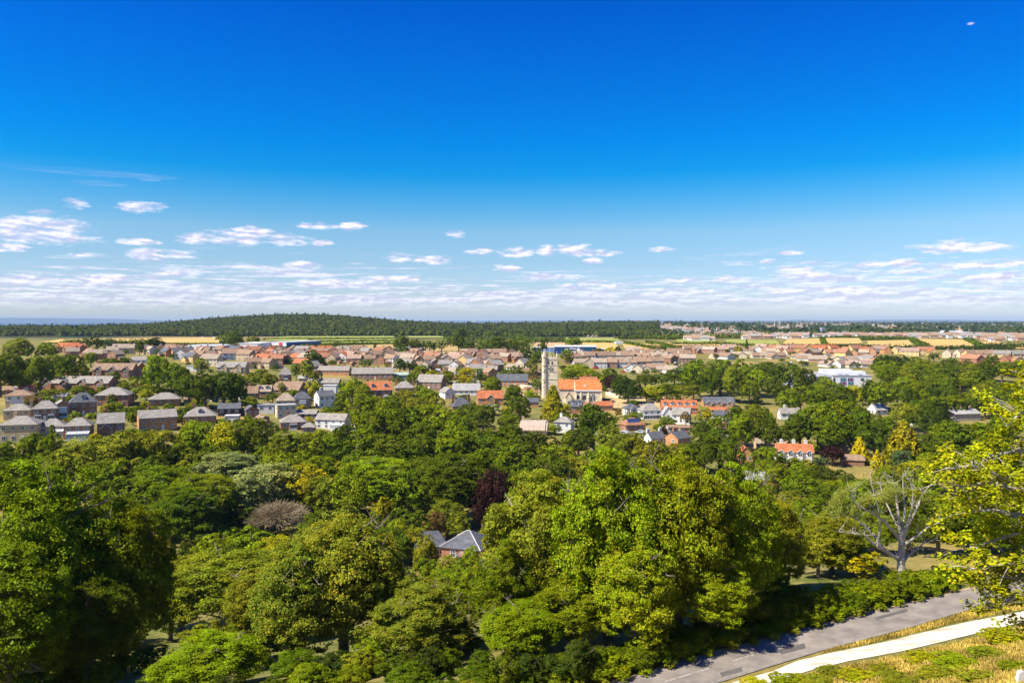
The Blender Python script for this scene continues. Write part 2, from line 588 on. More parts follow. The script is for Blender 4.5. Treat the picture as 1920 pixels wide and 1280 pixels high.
def ground_material():
    m = bpy.data.materials.new('dry_grassland')
    m.use_nodes = True
    t = m.node_tree
    b = t.nodes['Principled BSDF']
    b.inputs['Roughness'].default_value = 0.95
    b.inputs['Specular IOR Level'].default_value = 0.1
    h = NT(t)
    g = h.n('ShaderNodeNewGeometry').outputs['Position']
    sep = h.n('ShaderNodeSeparateXYZ')
    h.l(g, sep.inputs[0])
    na = h.noise(g, 0.035, 6, 0.6)
    nb = h.noise(g, 0.6, 6, 0.7)
    nc = h.noise(g, 5.0, 4, 0.7)
    near = h.mix(h.rng(na, 0.30, 0.58), (0.34, 0.235, 0.07), (0.10, 0.125, 0.022))
    near = h.mix(h.rng(nb, 0.35, 0.75, 0, 0.7), near, (0.42, 0.31, 0.11))
    near = h.mix(h.rng(nc, 0.4, 0.8, 0, 0.5), near, (0.12, 0.13, 0.03))
    # far countryside: hedged fields and woods
    vo = h.n('ShaderNodeTexVoronoi')
    mp = h.n('ShaderNodeMapping')
    h.l(g, mp.inputs[0])
    mp.inputs['Scale'].default_value = (1, 0.55, 0)
    mp.inputs['Rotation'].default_value = (0, 0, 0.35)
    h.l(mp.outputs[0], vo.inputs['Vector'])
    vo.inputs['Scale'].default_value = 0.0042
    vs = h.n('ShaderNodeSeparateColor')
    h.l(vo.outputs['Color'], vs.inputs[0])
    cr_ = h.n('ShaderNodeValToRGB')
    cr_.color_ramp.interpolation = 'CONSTANT'
    el_ = cr_.color_ramp.elements
    for p, c in ((0.0, (0.022, 0.042, 0.016)), (0.38, (0.34, 0.24, 0.085)), (0.52, (0.10, 0.13, 0.03)), (0.66, (0.03, 0.05, 0.018)), (0.84, (0.30, 0.22, 0.10)), (0.93, (0.16, 0.18, 0.05))):
        if p == 0: e = el_[0]
        elif p == 0.38: e = el_[1]
        else: e = el_.new(p)
        e.position = p
        e.color = (*c, 1)
    h.l(vs.outputs[0], cr_.inputs[0])
    farc = h.mix(h.rng(h.noise(g, 0.012, 6, 0.7), 0.45, 0.62, 0, 0.85), cr_.outputs[0], (0.022, 0.04, 0.016))
    f = h.rng(sep.outputs[1], 1050, 1500)
    h.l(h.mix(f, near, farc), b.inputs['Base Color'])
    bn = h.n('ShaderNodeBump')
    bn.inputs['Strength'].default_value = 0.5
    bn.inputs['Distance'].default_value = 0.25
    h.l(nb, bn.inputs['Height'])
    h.l(bn.outputs[0], b.inputs['Normal'])
    return m


V, Fq = build_ground()
go = put('ground', npmesh('ground', V, Fq, ground_material()))
go['kind'] = 'structure'


def sheet(name, pts_up, pts_dn, material, lift, nv=6, sub=8, color=None, label=None):
    """a strip draped on the ground between two pixel polylines"""
    def dens(pts):
        t = np.linspace(0, 1, (len(pts) - 1) * sub + 1)
        k = np.linspace(0, 1, len(pts))
        return np.interp(t, k, [p[0] for p in pts]), np.interp(t, k, [p[1] for p in pts])
    if len(pts_up) != len(pts_dn):
        raise ValueError(name)
    au, bu = dens(pts_up)
    ad, bd = dens(pts_dn)
    n = len(au)
    V = []
    for i in range(n):
        pu = P(au[i], bu[i])
        pd = P(ad[i], bd[i])
        for k in range(nv + 1):
            t = k / nv
            x = pu[0] * (1 - t) + pd[0] * t
            y = pu[1] * (1 - t) + pd[1] * t
            V.append((x, y, gz(x, y) + lift))
    Fq = []
    for i in range(n - 1):
        for k in range(nv):
            a = i * (nv + 1) + k
            Fq.append((a, a + 1, a + nv + 2, a + nv + 1))
    me = npmesh(name, np.array(V), np.array(Fq), material)
    for p in me.polygons[:1]:
        if p.normal.z < 0: me.flip_normals()
    o = put(name, me, None, color)
    o['kind'] = 'structure'
    return o


# ------------------------------------------------------------------ foliage
def unit(a): return a / np.maximum(np.linalg.norm(a, axis=-1, keepdims=True), 1e-6)


def leafcloud(cen, rad, outw, nper, ls, r=nrg, flat=0.6, limb=None, up=0.25, spread=1.0, asp=1.0, ow=1.15, zf=1.0):
    """leaf blades scattered round clump centres; returns quad vertices and per-face variation"""
    n = len(cen)
    N = n * nper
    c = np.repeat(cen, nper, 0)
    ra = np.repeat(rad, nper)
    o = np.repeat(outw, nper, 0)
    d = r.normal(size=(N, 3)) * 0.5 * spread
    d -= o * (d * o).sum(1, keepdims=True) * (1 - flat)
    d[:, 2] *= zf
    p = c + d * ra[:, None]
    nrm = unit(o * ow + r.normal(size=(N, 3)) * 0.5 + np.array([0, 0, up]))
    a = unit(np.cross(nrm, r.normal(size=(N, 3))))
    b = np.cross(nrm, a)
    s = ls * (0.6 + 0.8 * r.random((N, 1)))
    q = np.stack([p - a * s, p + b * s * 0.6 * asp, p + a * s, p - b * s * 0.6 * asp], 1)
    q[:, 1] -= nrm * s * 0.25
    q[:, 3] -= nrm * s * 0.25
    v = np.zeros((N, 3), np.float32)
    v[:, 0] = r.random(N)
    v[:, 1] = np.repeat(r.random(n), nper)
    v[:, 2] = np.repeat(r.random(n) if limb is None else limb, nper)
    return q.reshape(-1, 3), v


def leafmesh(name, parts):
    V = np.concatenate([p[0] for p in parts])
    v = np.concatenate([p[1] for p in parts])
    return npmesh(name, V, np.arange(len(V)).reshape(-1, 4), M['leaf'], v)


def crown(seed, nl, nc, nleaf, ls, kind='round', big=False):
    """crown inside a unit ball: limbs carrying rounded masses of leaf clumps"""
    r = np.random.default_rng(seed)
    ga = math.pi * (3 - math.sqrt(5))
    i = np.arange(nl)
    z = 1 - 1.62 * (i + 0.5) / nl
    th = i * ga + r.random(nl) * 0.9 + seed
    rr = np.sqrt(np.maximum(0, 1 - z * z))
    D = unit(np.stack([rr * np.cos(th), rr * np.sin(th), z], 1) + r.normal(size=(nl, 3)) * 0.12)
    lr = 0.27 + 0.13 * r.random(nl)
    if kind == 'cone':
        hh = np.linspace(-0.95, 0.95, nl)
        k = (1 - (hh + 1) / 2) ** 0.8
        th = i * ga
        rad = k * 0.72 * (0.85 + 0.3 * r.random(nl))
        LC = np.stack([rad * np.cos(th), rad * np.sin(th), hh * 0.9], 1)
        lr = 0.12 + 0.26 * k
        D = unit(np.stack([np.cos(th), np.sin(th), np.full(nl, 0.35)], 1))
    elif kind == 'oval':
        LC = D * (0.62 + 0.12 * r.random((nl, 1))) * np.array([0.8, 0.8, 1.05])
    elif kind == 'ragged':
        LC = D * (0.50 + 0.34 * r.random((nl, 1)))
        lr = 0.17 + 0.13 * r.random(nl)
    else:
        LC = D * (0.60 + 0.14 * r.random((nl, 1)))
        LC[:, 2] *= 0.95
    if big: lr = 0.17 + 0.12 * r.random(nl)
    li = np.repeat(np.arange(nl), nc)
    d = unit(r.normal(size=(nl * nc, 3)) + D[li] * 0.75 + np.array([0, 0, 0.15]))
    c = LC[li] + d * lr[li][:, None] * (0.78 + 0.3 * r.random((nl * nc, 1)))
    if kind == 'cone':
        c[:, 2] -= 0.10 * np.hypot(c[:, 0], c[:, 1])
    cr_ = lr[li] * (0.24 + 0.2 * r.random(nl * nc))
    parts = [leafcloud(c, cr_ * (1.25 if big else 1), d, nleaf, ls, r, flat=0.55, limb=r.random(nl)[li], up=0.85 if big else 0.4, ow=0.6 if big else 1.0, zf=0.45 if big else 0.8)]
    # leaves deeper inside, so that the crown is not hollow
    ni = max(int(nl * nc * 0.25), 20)
    di = unit(r.normal(size=(ni, 3)))
    ci = di * (0.25 + 0.4 * r.random((ni, 1)))
    if kind == 'cone':
        ci = LC[r.integers(0, nl, ni)] * np.array([0.4, 0.4, 1])
    parts.append(leafcloud(ci, np.full(ni, 0.16), di, max(nleaf // 3, 4), ls * 1.5, r, flat=1, limb=r.random(ni)))
    return leafmesh('crown', parts)


def twigs(seed, n=5200):
    r = np.random.default_rng(seed)
    V = []
    for k in range(n):
        d = unit(r.normal(size=3))
        d[2] = abs(d[2]) * 1.0 - 0.25
        q = r.random() ** 0.5
        a = d * (0.35 + 0.45 * q)
        b = d * (0.6 + 0.42 * q) + r.normal(size=3) * 0.10
        s = np.cross(d, r.normal(size=3)) * 0.0035
        V += [a - s * 1.5, a + s * 1.5, b + s, b - s]
    return npmesh('crown', np.array(V), np.arange(len(V)).reshape(-1, 4), mat('bare_twigs', (0.30, 0.23, 0.13), 0.95))


def trunk_mesh(seed, limbs=5, bark='bark'):
    r = random.Random(seed)
    m = MB()
    m.tube([(0, 0, -0.12), (0.01, 0, 0.15), (0.0, 0.01, 0.5), (0.01, 0, 0.85)], [0.055, 0.042, 0.034, 0.01], 7)
    for k in range(limbs):
        a = 2 * math.pi * (k / limbs) + r.random()
        z0 = 0.3 + 0.35 * r.random()
        ln = 0.28 + 0.2 * r.random()
        x, y = math.cos(a), math.sin(a)
        m.tube([(0, 0, z0), (x * ln * 0.5, y * ln * 0.5, z0 + 0.14), (x * ln, y * ln, z0 + 0.36)], [0.022, 0.014, 0.004], 5)
    return m.mesh('trunk', M[bark])


CR = {
    'hi': [crown(1, 84, 12, 72, 0.0170, 'round', True), crown(2, 80, 12, 74, 0.0170, 'ragged', True), crown(3, 86, 12, 70, 0.0170, 'oval', True)],
    'mid': [crown(11, 26, 11, 38, 0.034), crown(12, 32, 10, 36, 0.034, 'oval'), crown(13, 30, 11, 34, 0.034, 'ragged'), crown(14, 20, 14, 38, 0.032), crown(15, 24, 12, 36, 0.034, 'ragged')],
    'lo': [crown(21, 15, 8, 22, 0.07), crown(22, 18, 8, 20, 0.07, 'oval'), crown(23, 16, 8, 20, 0.068, 'ragged')],
    'cone': [crown(31, 60, 9, 22, 0.045, 'cone')],
    'colo': [crown(32, 30, 7, 14, 0.07, 'cone')],
    'twig': [twigs(5)],
}
def limbs_mesh(seed, bark):
    r = random.Random(seed)
    m = MB()
    m.tube([(0, 0, -0.1), (0.01, 0, 0.15), (0, 0.01, 0.5), (0.02, 0, 0.8)], [0.045, 0.036, 0.026, 0.012], 8)
    for k in range(34):
        a = k * 2.4 + r.random()
        z0 = r.uniform(0.15, 0.75)
        ln = r.uniform(0.26, 0.42)
        e = r.uniform(0.02, 0.30)
        dx, dy = math.cos(a), math.sin(a)
        p = [(0, 0, z0), (dx * ln * 0.4 + r.uniform(-.02, .02), dy * ln * 0.4, z0 + e * 0.55), (dx * ln * 0.75, dy * ln * 0.75 + r.uniform(-.03, .03), z0 + e * 0.8), (dx * ln, dy * ln, min(z0 + e, 1.05))]
        m.tube(p, [0.011, 0.008, 0.004, 0.0012], 5)
        for q in range(3):
            s = Vector(p[1]).lerp(Vector(p[3]), r.uniform(0.2, 0.9))
            m.tube([tuple(s), tuple(s + Vector((r.uniform(-.1, .1), r.uniform(-.1, .1), r.uniform(0.0, .12))))], [0.004, 0.0012], 4)
    return m.mesh('trunk', M[bark])


TR = [trunk_mesh(1), trunk_mesh(2, 6), trunk_mesh(3, 4)]
TRP = limbs_mesh(4, 'palebark')
TRH = [limbs_mesh(5, 'midbark'), limbs_mesh(6, 'midbark')]

# leaf colours
COL = {
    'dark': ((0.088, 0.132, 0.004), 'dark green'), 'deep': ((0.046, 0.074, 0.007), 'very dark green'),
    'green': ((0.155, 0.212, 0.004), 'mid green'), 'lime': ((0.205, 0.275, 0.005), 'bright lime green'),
    'yel': ((0.350, 0.350, 0.006), 'yellow green'), 'olive': ((0.205, 0.235, 0.012), 'olive green'),
    'silver': ((0.235, 0.285, 0.080), 'silvery grey-green'), 'gold': ((0.600, 0.520, 0.008), 'golden yellow'),
    'goldgreen': ((0.270, 0.250, 0.008), 'gold-tipped green'), 'copper': ((0.040, 0.015, 0.013), 'dark purple'),
    'brown': ((0.200, 0.140, 0.035), 'brownish'), 'grey': ((0.16, 0.13, 0.10), 'grey-brown bare'),
    'blue': ((0.080, 0.130, 0.045), 'bluish green'),
}
KIND = {'silver': 'willow_tree', 'copper': 'copper_beech_tree', 'olive': 'olive_green_tree', 'yel': 'yellow_green_tree', 'lime': 'lime_tree', 'dark': 'dark_green_tree', 'deep': 'very_dark_tree'}  # tree names assigned by leaf colour alone, species not told apart
FORM = {'round': 'broadleaf tree', 'cone': 'conical conifer', 'bush': 'shrub', 'twig': 'leafless twiggy tree'}
ntree = 0
BOX = []     # picture areas to keep free of scattered trees


LIMEC = (0.165, 0.215, 0.014)


def tree(px, yt, yb, w, col='green', form='round', desc=None, group=None, label=None, dist=None, trunkpale=False, yellow=0.0, name=None, var=None, low=None):
    global ntree
    ntree += 1
    if dist is None: x, y, z = P(px, yb)
    else:
        y = dist
        x = (px - 960) / F * y
        z = gz(x, y)
    H = max(-(yt - Y0) / F * y - z, 0.4)
    W = w / F * y
    pxs = w
    rr = random.Random(ntree * 7 + 1)
    key = 'hi' if pxs > 135 else ('mid' if pxs > 34 else 'lo')
    if form == 'cone': key = 'cone' if pxs > 30 else 'colo'
    if form == 'twig': key = 'twig'
    me = CR[key][var if var is not None else ntree % len(CR[key])]
    nm = name or {'round': KIND.get(col, 'broadleaf_tree'), 'cone': 'conifer', 'bush': 'shrub', 'twig': 'bare_tree'}[form]
    if form == 'bush' and group:
        if 'undergrowth' in group: nm = 'bramble_bush'
        elif 'weed' in group: nm = 'weed_clump'
        elif 'roadside' in group: nm = 'roadside_bush'
    rt = empty(nm, (x, y, z), rr.uniform(0, 6.28))
    lean = (rr.uniform(-0.10, 0.10), rr.uniform(-0.10, 0.10)) if form == 'round' and key != 'hi' else (0, 0)
    if low is None: low = 0.04 if form in ('cone', 'bush') else 0.12
    rz_ = H * (1 - low) / 2
    c, cname = COL[col]
    if label and 'fruit' in label: c = LIMEC
    k = rr.uniform(0.85, 1.18)
    cc = (c[0] * k * rr.uniform(0.92, 1.1), c[1] * k, c[2] * k)
    sx_ = rr.uniform(0.9, 1.12)
    co = put('crown', me, rt, (*cc, yellow), (0, 0, H - rz_), (W / 2 * 0.98 * sx_, W / 2 * 0.98 / sx_, rz_ * 0.99))
    co.rotation_euler = (lean[0], lean[1], 0)
    if form != 'bush' or pxs > 60:
        put('trunk', TRP if trunkpale else (TRH[ntree % 2] if key == 'hi' else TR[ntree % 3]), rt, None, (0, 0, 0), (W if key == 'hi' else min(W, H), W if key == 'hi' else min(W, H), H * 0.92))
    size = 'very large' if w > 220 else 'large' if w > 110 else 'medium' if w > 55 else 'small' if w > 22 else 'tiny'
    g = group
    if label: tag(rt, label, 'tree' if form != 'bush' else 'shrub', g)
    else:
        d = desc or '%s %s %s' % (size, cname, FORM[form])
        tag(rt, None, 'tree' if form != 'bush' else 'shrub', g)
        AUTO.append((rt, d, px, (yt + min(yb, 1275)) / 2))
    return rt


def hedge(pts, h, w, col='dark', ls=None, group='hedges', desc='clipped green hedge', name='hedge', y_h=None, label=None):
    """leafy hedge following picture points along the ground"""
    P3 = [np.array(P(a, b)) for a, b in pts]
    cs = []
    L = 0
    for a, b in zip(P3[:-1], P3[1:]):
        d = np.linalg.norm(b - a)
        L += d
        n = max(int(d / (w * 0.45)), 2)
        for t in np.linspace(0, 1, n, endpoint=False):
            p = a * (1 - t) + b * t
            cs.append((p[0], p[1], gz(p[0], p[1])))
    cs = np.array(cs)
    o = cs[0].copy()
    r = nrg
    reps = 7
    n = len(cs)
    if n * reps > 9000:
        reps = max(2, 9000 // n)
    c = np.repeat(cs - o, reps, 0)
    N = len(c)
    hh = np.repeat(h * (0.75 + 0.5 * np.abs(np.interp(np.arange(n) / 4, np.arange(n // 4 + 3), r.random(n // 4 + 3)))), reps)
    off = np.stack([r.normal(size=N) * w * 0.3, r.normal(size=N) * w * 0.3, hh * (0.25 + 0.65 * r.random(N))], 1)
    c = c + off
    ow = unit(off * np.array([1, 1, 0.3]) + np.array([0, -0.1, 0.5 * h]))
    dist = np.linalg.norm(cs.mean(0))
    l = ls or max(dist / F * 1.6, 0.10)
    l = min(l, 0.45 * h)
    q = leafcloud(c, np.full(N, w * 0.42), ow, 12, l, r, flat=0.8)
    me = leafmesh('hedge', [q])
    cc = COL[col][0]
    ob = put(name, me, None, (*cc, 0), tuple(o))
    tag(ob, label, 'hedge', group)
    if not label:
        m = pts[len(pts) // 2]
        AUTO.append((ob, desc, m[0], m[1]))
    return ob


# ------------------------------------------------------------------ houses
WALL = {'brick': (0.37, 0.175, 0.10), 'red': (0.42, 0.15, 0.075), 'tan': (0.54, 0.41, 0.24), 'cream': (0.62, 0.52, 0.36), 'white': (0.72, 0.70, 0.66),
        'brown': (0.28, 0.15, 0.09), 'yellow': (0.66, 0.46, 0.18), 'orange': (0.55, 0.27, 0.12), 'stone': (0.44, 0.39, 0.30), 'dark': (0.06, 0.05, 0.05), 'blue': (0.10, 0.14, 0.2)}
ROOF = {'grey': (0.33, 0.295, 0.25), 'slate': (0.12, 0.125, 0.14), 'brown': (0.33, 0.21, 0.13), 'tile': (0.50, 0.155, 0.055), 'orange': (0.68, 0.20, 0.045),
        'pale': (0.40, 0.31, 0.22), 'pink': (0.42, 0.28, 0.20), 'light': (0.42, 0.40, 0.37), 'white': (0.7, 0.69, 0.66), 'thatch': (0.46, 0.36, 0.28), 'redbrown': (0.38, 0.17, 0.09)}


def window_mesh():
    m = MB()
    m.box(-0.5, 0.5, -0.05, 0.03, -0.5, 0.5)
    return m.mesh('window', M['paint'])


def pane_mesh():
    m = MB()
    for (a, b) in ((-0.40, -0.04), (0.04, 0.40)):
        m.box(a, b, -0.07, -0.03, -0.40, 0.08)
        m.box(a, b, -0.07, -0.03, 0.14, 0.40)
    return m.mesh('pane', M['glass'])


WM, PM = window_mesh(), pane_mesh()


def window(root, x, y, z, ww, wh, side='f', pane=True):
    rz_ = {'f': 0, 'l': -math.pi / 2, 'r': math.pi / 2}[side]
    o = put('window', WM, root, None, (x, y, z), (ww, 1, wh), rz_)
    if pane: put('pane', PM, o)
    return o


def chimney(parent, x, y, z0, z1, wcol):
    m = MB()
    m.box(x - 0.55, x + 0.55, y - 0.4, y + 0.4, z0, z1)
    m.box(x - 0.63, x + 0.63, y - 0.48, y + 0.48, z1, z1 + 0.16)
    for dx in (-0.25, 0.25):
        m.tube([(x + dx, y, z1 + 0.15), (x + dx, y, z1 + 0.65)], [0.14, 0.11], 6)
    return m.build('chimney', M['wall'], parent, wcol)


def roof_mesh(w, d, he, hr, style, ov=0.4, th=0.16, axis='x'):
    """closed roof over a w x d plan whose front-left corner is (0,0)"""
    m = MB()
    if style == 'flat':
        m.box(-ov * 0.5, w + ov * 0.5, -ov * 0.5, d + ov * 0.5, he, he + 0.3)
        return m
    k = (hr - he) / ((d if axis == 'x' else w) / 2)
    ze = he - k * ov
    if style == 'gable':
        if axis == 'x':
            m.solid([(-ov, ze), (-ov, ze + th), (d / 2, hr + th), (d + ov, ze + th), (d + ov, ze), (d / 2, hr)], 'x', -ov * 0.6, w + ov * 0.6)
        else:
            m.solid([(-ov, ze), (-ov, ze + th), (w / 2, hr + th), (w + ov, ze + th), (w + ov, ze), (w / 2, hr)], 'y', -ov * 0.6, d + ov * 0.6)
        return m
    # hip
    s = min(w, d) / 2
    if w >= d: r0, r1 = (s * 0.92, d / 2), (w - s * 0.92, d / 2)
    else: r0, r1 = (w / 2, s * 0.92), (w / 2, d - s * 0.92)
    if abs(r1[0] - r0[0]) + abs(r1[1] - r0[1]) < 0.4:
        r0, r1 = ((r0[0] + r1[0]) / 2 - 0.2, (r0[1] + r1[1]) / 2), ((r0[0] + r1[0]) / 2 + 0.2, (r0[1] + r1[1]) / 2)
    z0 = he - 0.15
    b = len(m.v)
    m.v += [(-ov, -ov, z0), (w + ov, -ov, z0), (w + ov, d + ov, z0), (-ov, d + ov, z0),
            (-ov, -ov, z0 + th), (w + ov, -ov, z0 + th), (w + ov, d + ov, z0 + th), (-ov, d + ov, z0 + th), (r0[0], r0[1], hr + th), (r1[0], r1[1], hr + th)]
    fs = [(0, 3, 2, 1), (0, 1, 5, 4), (1, 2, 6, 5), (2, 3, 7, 6), (3, 0, 4, 7)]
    if w >= d: fs += [(4, 5, 9, 8), (5, 6, 9), (6, 7, 8, 9), (7, 4, 8)]
    else: fs += [(4, 5, 8), (5, 6, 9, 8), (6, 7, 9), (7, 4, 8, 9)]
    m.f += fs
    m.m += [0] * len(fs)
    return m


def wall_mesh(w, d, he, hr, style, axis='x', base=-1.5, tw=0.0):
    m = MB()
    if style == 'gable':
        e = 0.02
        if axis == 'x': m.solid([(0, base), (d, base), (d, he), (d / 2, hr - e), (0, he)], 'x', 0, w)
        else: m.solid([(0, base), (w, base), (w, he), (w / 2, hr - e), (0, he)], 'y', 0, d)
    else:
        m.box(0, w, 0, d, base, he - 0.02)
    return m


def house(x0, x1, yb, ye, yr, style='hip', wall='brick', roof='grey', rot=0, ratio=0.8, label='', chim=1, win=True, axis='x', dorm=0, gab=0, bay=0, group=None,
          rend=None, name='house', cat='house', sidewin=True, ww=1.15, door=True, cons=None, ovh=0.4, solar=False, dcol=None, wallmat=None):
    pc = (x0 + x1) / 2
    gx, gy, g0 = P(pc, yb)
    a = R(rot)
    Wp = (x1 - x0) / F * gy
    w_ = Wp / (math.cos(a) + ratio * abs(math.sin(a)))
    d_ = w_ * ratio
    # front-left corner so that the projected middle stays where the photo shows it
    off = (w_ * math.cos(a) - d_ * math.sin(a)) / 2 if a > 0 else (w_ * math.cos(a) + d_ * math.sin(-a)) / 2
    ox = gx - off
    oy = gy + (0 if a >= 0 else w_ * math.sin(-a))
    front = gy
    he = max(-(ye - Y0) / F * front - g0, 2.2)
    dr = gy + d_ / 2 * math.cos(a) + w_ / 2 * math.sin(abs(a))
    hr = max(-(yr - Y0) / F * dr - g0, he + 0.7)
    if style == 'flat': hr = he
    rt = empty(name, (ox, oy, g0), a)
    wc = WALL[wall] if isinstance(wall, str) else wall
    rc = ROOF[roof] if isinstance(roof, str) else roof
    wm = wallmat or (M['render'] if wall in ('white', 'cream', 'blue') or rend else M['wall'])
    wall_mesh(w_, d_, he, hr, style, axis).build('wall', wm, rt, wc)
    rf = roof_mesh(w_, d_, he, hr, style, ov=ovh, axis=axis).build('roof', M['roof'], rt, rc)
    # pale ridge and hip lines
    if chim:
        cc = WALL['brick'] if wall in ('brick', 'red', 'brown', 'orange') else (WALL['tan'] if wall != 'white' else WALL['white'])
        for k in range(chim):
            t = (k + 0.5) / chim if chim > 1 else 0.3
            if chim == 2: t = (0.06, 0.94)[k]
            cx, cy = (w_ * t, d_ / 2 + 0.5) if (w_ >= d_ and axis == 'x') else (w_ / 2 + 0.5, d_ * (0.3 + 0.3 * k))
            chimney(rf, cx, cy, he + 0.3, hr + 1.15, cc)
    if win:
        fl = 2 if he > 4.1 else 1
        nwn = max(1, min(5 if w_ < 20 else 8, int(round(w_ / 3.1))))
        for f_ in range(fl):
            zc_ = (he - 1.15) if f_ == fl - 1 else min(1.5, he - 1.1)
            for k in range(nwn):
                xx = w_ * (k + 0.5) / nwn
                if f_ == 0 and door and k == nwn // 2 and fl == 2:
                    dm = MB()
                    dm.box(xx - 0.5, xx + 0.5, -0.06, 0.02, -0.3, 2.1)
                    dm.build('door', M['solid'], rt, dcol or (0.7, 0.69, 0.66))
                    continue
                window(rt, xx, -0.02, zc_, ww * (1.25 if k % 2 == 0 else 1.0), 1.3)
            if sidewin and a != 0:
                if a > 0: window(rt, -0.02, d_ * 0.35, zc_, ww, 1.3, 'l')
                else: window(rt, w_ + 0.02, d_ * 0.35, zc_, ww, 1.3, 'r')
    for k in range(dorm):
        xx = w_ * (k + 0.5) / dorm
        zb = he + (hr - he) * 0.3
        yy = d_ / 2 * 0.3
        dm = MB()
        dm.box(xx - 0.9, xx + 0.9, yy - 0.15, d_ / 2, zb - 0.3, zb + 1.25)
        dd = dm.build('dormer', M['render'], rt, WALL['white'])
        window(dd, xx, yy - 0.18, zb + 0.6, 1.2, 1.0)
        dm = MB()
        dm.solid([(xx - 1.15, zb + 1.2), (xx, zb + 1.95), (xx + 1.15, zb + 1.2), (xx, zb + 1.75)], 'y', yy - 0.4, d_ / 2 + 0.2)
        dm.build('dormer_roof', M['roof'], dd, rc)
    for k in range(gab):
        gw = min(w_ / gab * 0.55, 4.4)
        xx = w_ * (k + 0.5) / gab
        gh = he + gw * 0.42
        pj = 0.9
        dm = MB()
        dm.solid([(xx - gw / 2, -1.2), (xx + gw / 2, -1.2), (xx + gw / 2, he), (xx, gh), (xx - gw / 2, he)], 'y', -pj, 1.2)
        gg = dm.build('gable_bay', wm, rt, wc)
        window(gg, xx, -pj - 0.02, he - 0.9, 1.6, 1.3)
        if he > 4.1: window(gg, xx, -pj - 0.02, min(1.5, he - 1.1), 1.8, 1.4)
        dm = MB()
        s = 0.35
        zz = he - s * 0.84
        dm.solid([(xx - gw / 2 - s, zz), (xx - gw / 2 - s, zz + 0.15), (xx, gh + 0.15), (xx + gw / 2 + s, zz + 0.15), (xx + gw / 2 + s, zz), (xx, gh)], 'y', -pj - 0.3, d_ * 0.3)
        dm.build('gable_roof', M['roof'], gg, rc)
        dm = MB()      # white bargeboards
        dm.solid([(xx - gw / 2 - s, zz - 0.12), (xx - gw / 2 - s, zz + 0.1), (xx, gh + 0.12), (xx + gw / 2 + s, zz + 0.1), (xx + gw / 2 + s, zz - 0.12), (xx, gh - 0.12)], 'y', -pj - 0.36, -pj - 0.303)
        dm.build('bargeboard', M['paint'], gg)
    for k in range(bay):
        xx = w_ * (k + 0.5) / bay
        dm = MB()
        hb = min(he - 0.5, 5.2) if (bay < 2 or he > 6.5) else 2.6
        b = 1.5 if bay != 2 else 1.1
        dm.box(xx - b, xx + b, -0.86, 0.001, -1, hb)
        bb = dm.build('bay_window', M['paint'], rt)
        for z0_, z1_ in ((0.8, 2.1), (3.2, 4.5)):
            if z1_ <= hb:
                for u0, u1 in ((-b + 0.12, -0.45), (-0.3, 0.3), (0.45, b - 0.12)):
                    if u1 - u0 > 0.15:
                        dm = MB()
                        dm.box(xx + u0, xx + u1, -0.9, -0.865, z0_, z1_)
                        dm.build('pane', M['glass'], bb)
    if cons:       # glazed lean-to across part of the front
        c0, c1 = cons
        dm = MB()
        xa, xb = w_ * c0, w_ * c1
        dm.box(xa, xb, -2.6, -0.01, -1.2, 0.6)
        n_ = max(int((xb - xa) / 0.9), 2)
        for q in range(n_ + 1):
            u = xa + (xb - xa) * q / n_
            dm.box(u - 0.06, u + 0.06, -2.63, -2.5, 0.6, 2.2)
            dm.solid([(-2.75, 2.15), (-0.02, 2.85), (-0.02, 2.97), (-2.75, 2.27)], 'x', u - 0.07, u + 0.07)
        cf = dm.build('conservatory', M['paint'], rt)
        dm = MB()
        dm.box(xa + 0.05, xb - 0.05, -2.56, -2.5, 0.61, 2.15)
        dm.solid([(-2.7, 2.12), (-0.03, 2.82), (-0.03, 2.86), (-2.7, 2.16)], 'x', xa, xb)
        dm.build('glazing', M['solid'], cf, (0.45, 0.47, 0.46))
    if solar:
        k = (hr - he) / (d_ / 2)
        dm = MB()
        y1_, y2_ = d_ * 0.08, d_ * 0.42
        dm.solid([(y1_, he + k * y1_ + 0.2), (y2_, he + k * y2_ + 0.2), (y2_, he + k * y2_ + 0.26), (y1_, he + k * y1_ + 0.26)], 'x', w_ * 0.15, w_ * 0.8)
        dm.build('solar_panels', M['solar'], rf)
    tag(rt, label or None, cat, group)
    if not label: AUTO.append((rt, '%s house' % wall, pc, (yb + yr) / 2))
    BOX.append((x0 - 2, x1 + 2, yr, yb, gy))
    return rt


# ------------------------------------------------------------------ roads, path, fields
ROAD_U = [(1020, 1318), (1150, 1281), (1280, 1239), (1390, 1212), (1493, 1184), (1624, 1151), (1700, 1133), (1789, 1112), (1850, 1095), (1960, 1070)]
ROAD_D = [(1200, 1345), (1330, 1286), (1420, 1258), (1480, 1239), (1545, 1219), (1658, 1190), (1730, 1170), (1825, 1141), (1890, 1126), (2010, 1100)]
sheet('road', ROAD_U, ROAD_D, M['asphalt'], 0.07)


def lerp2(t):
    return [(a[0] * (1 - t) + b[0] * t, a[1] * (1 - t) + b[1] * t) for a, b in zip(ROAD_U, ROAD_D)]


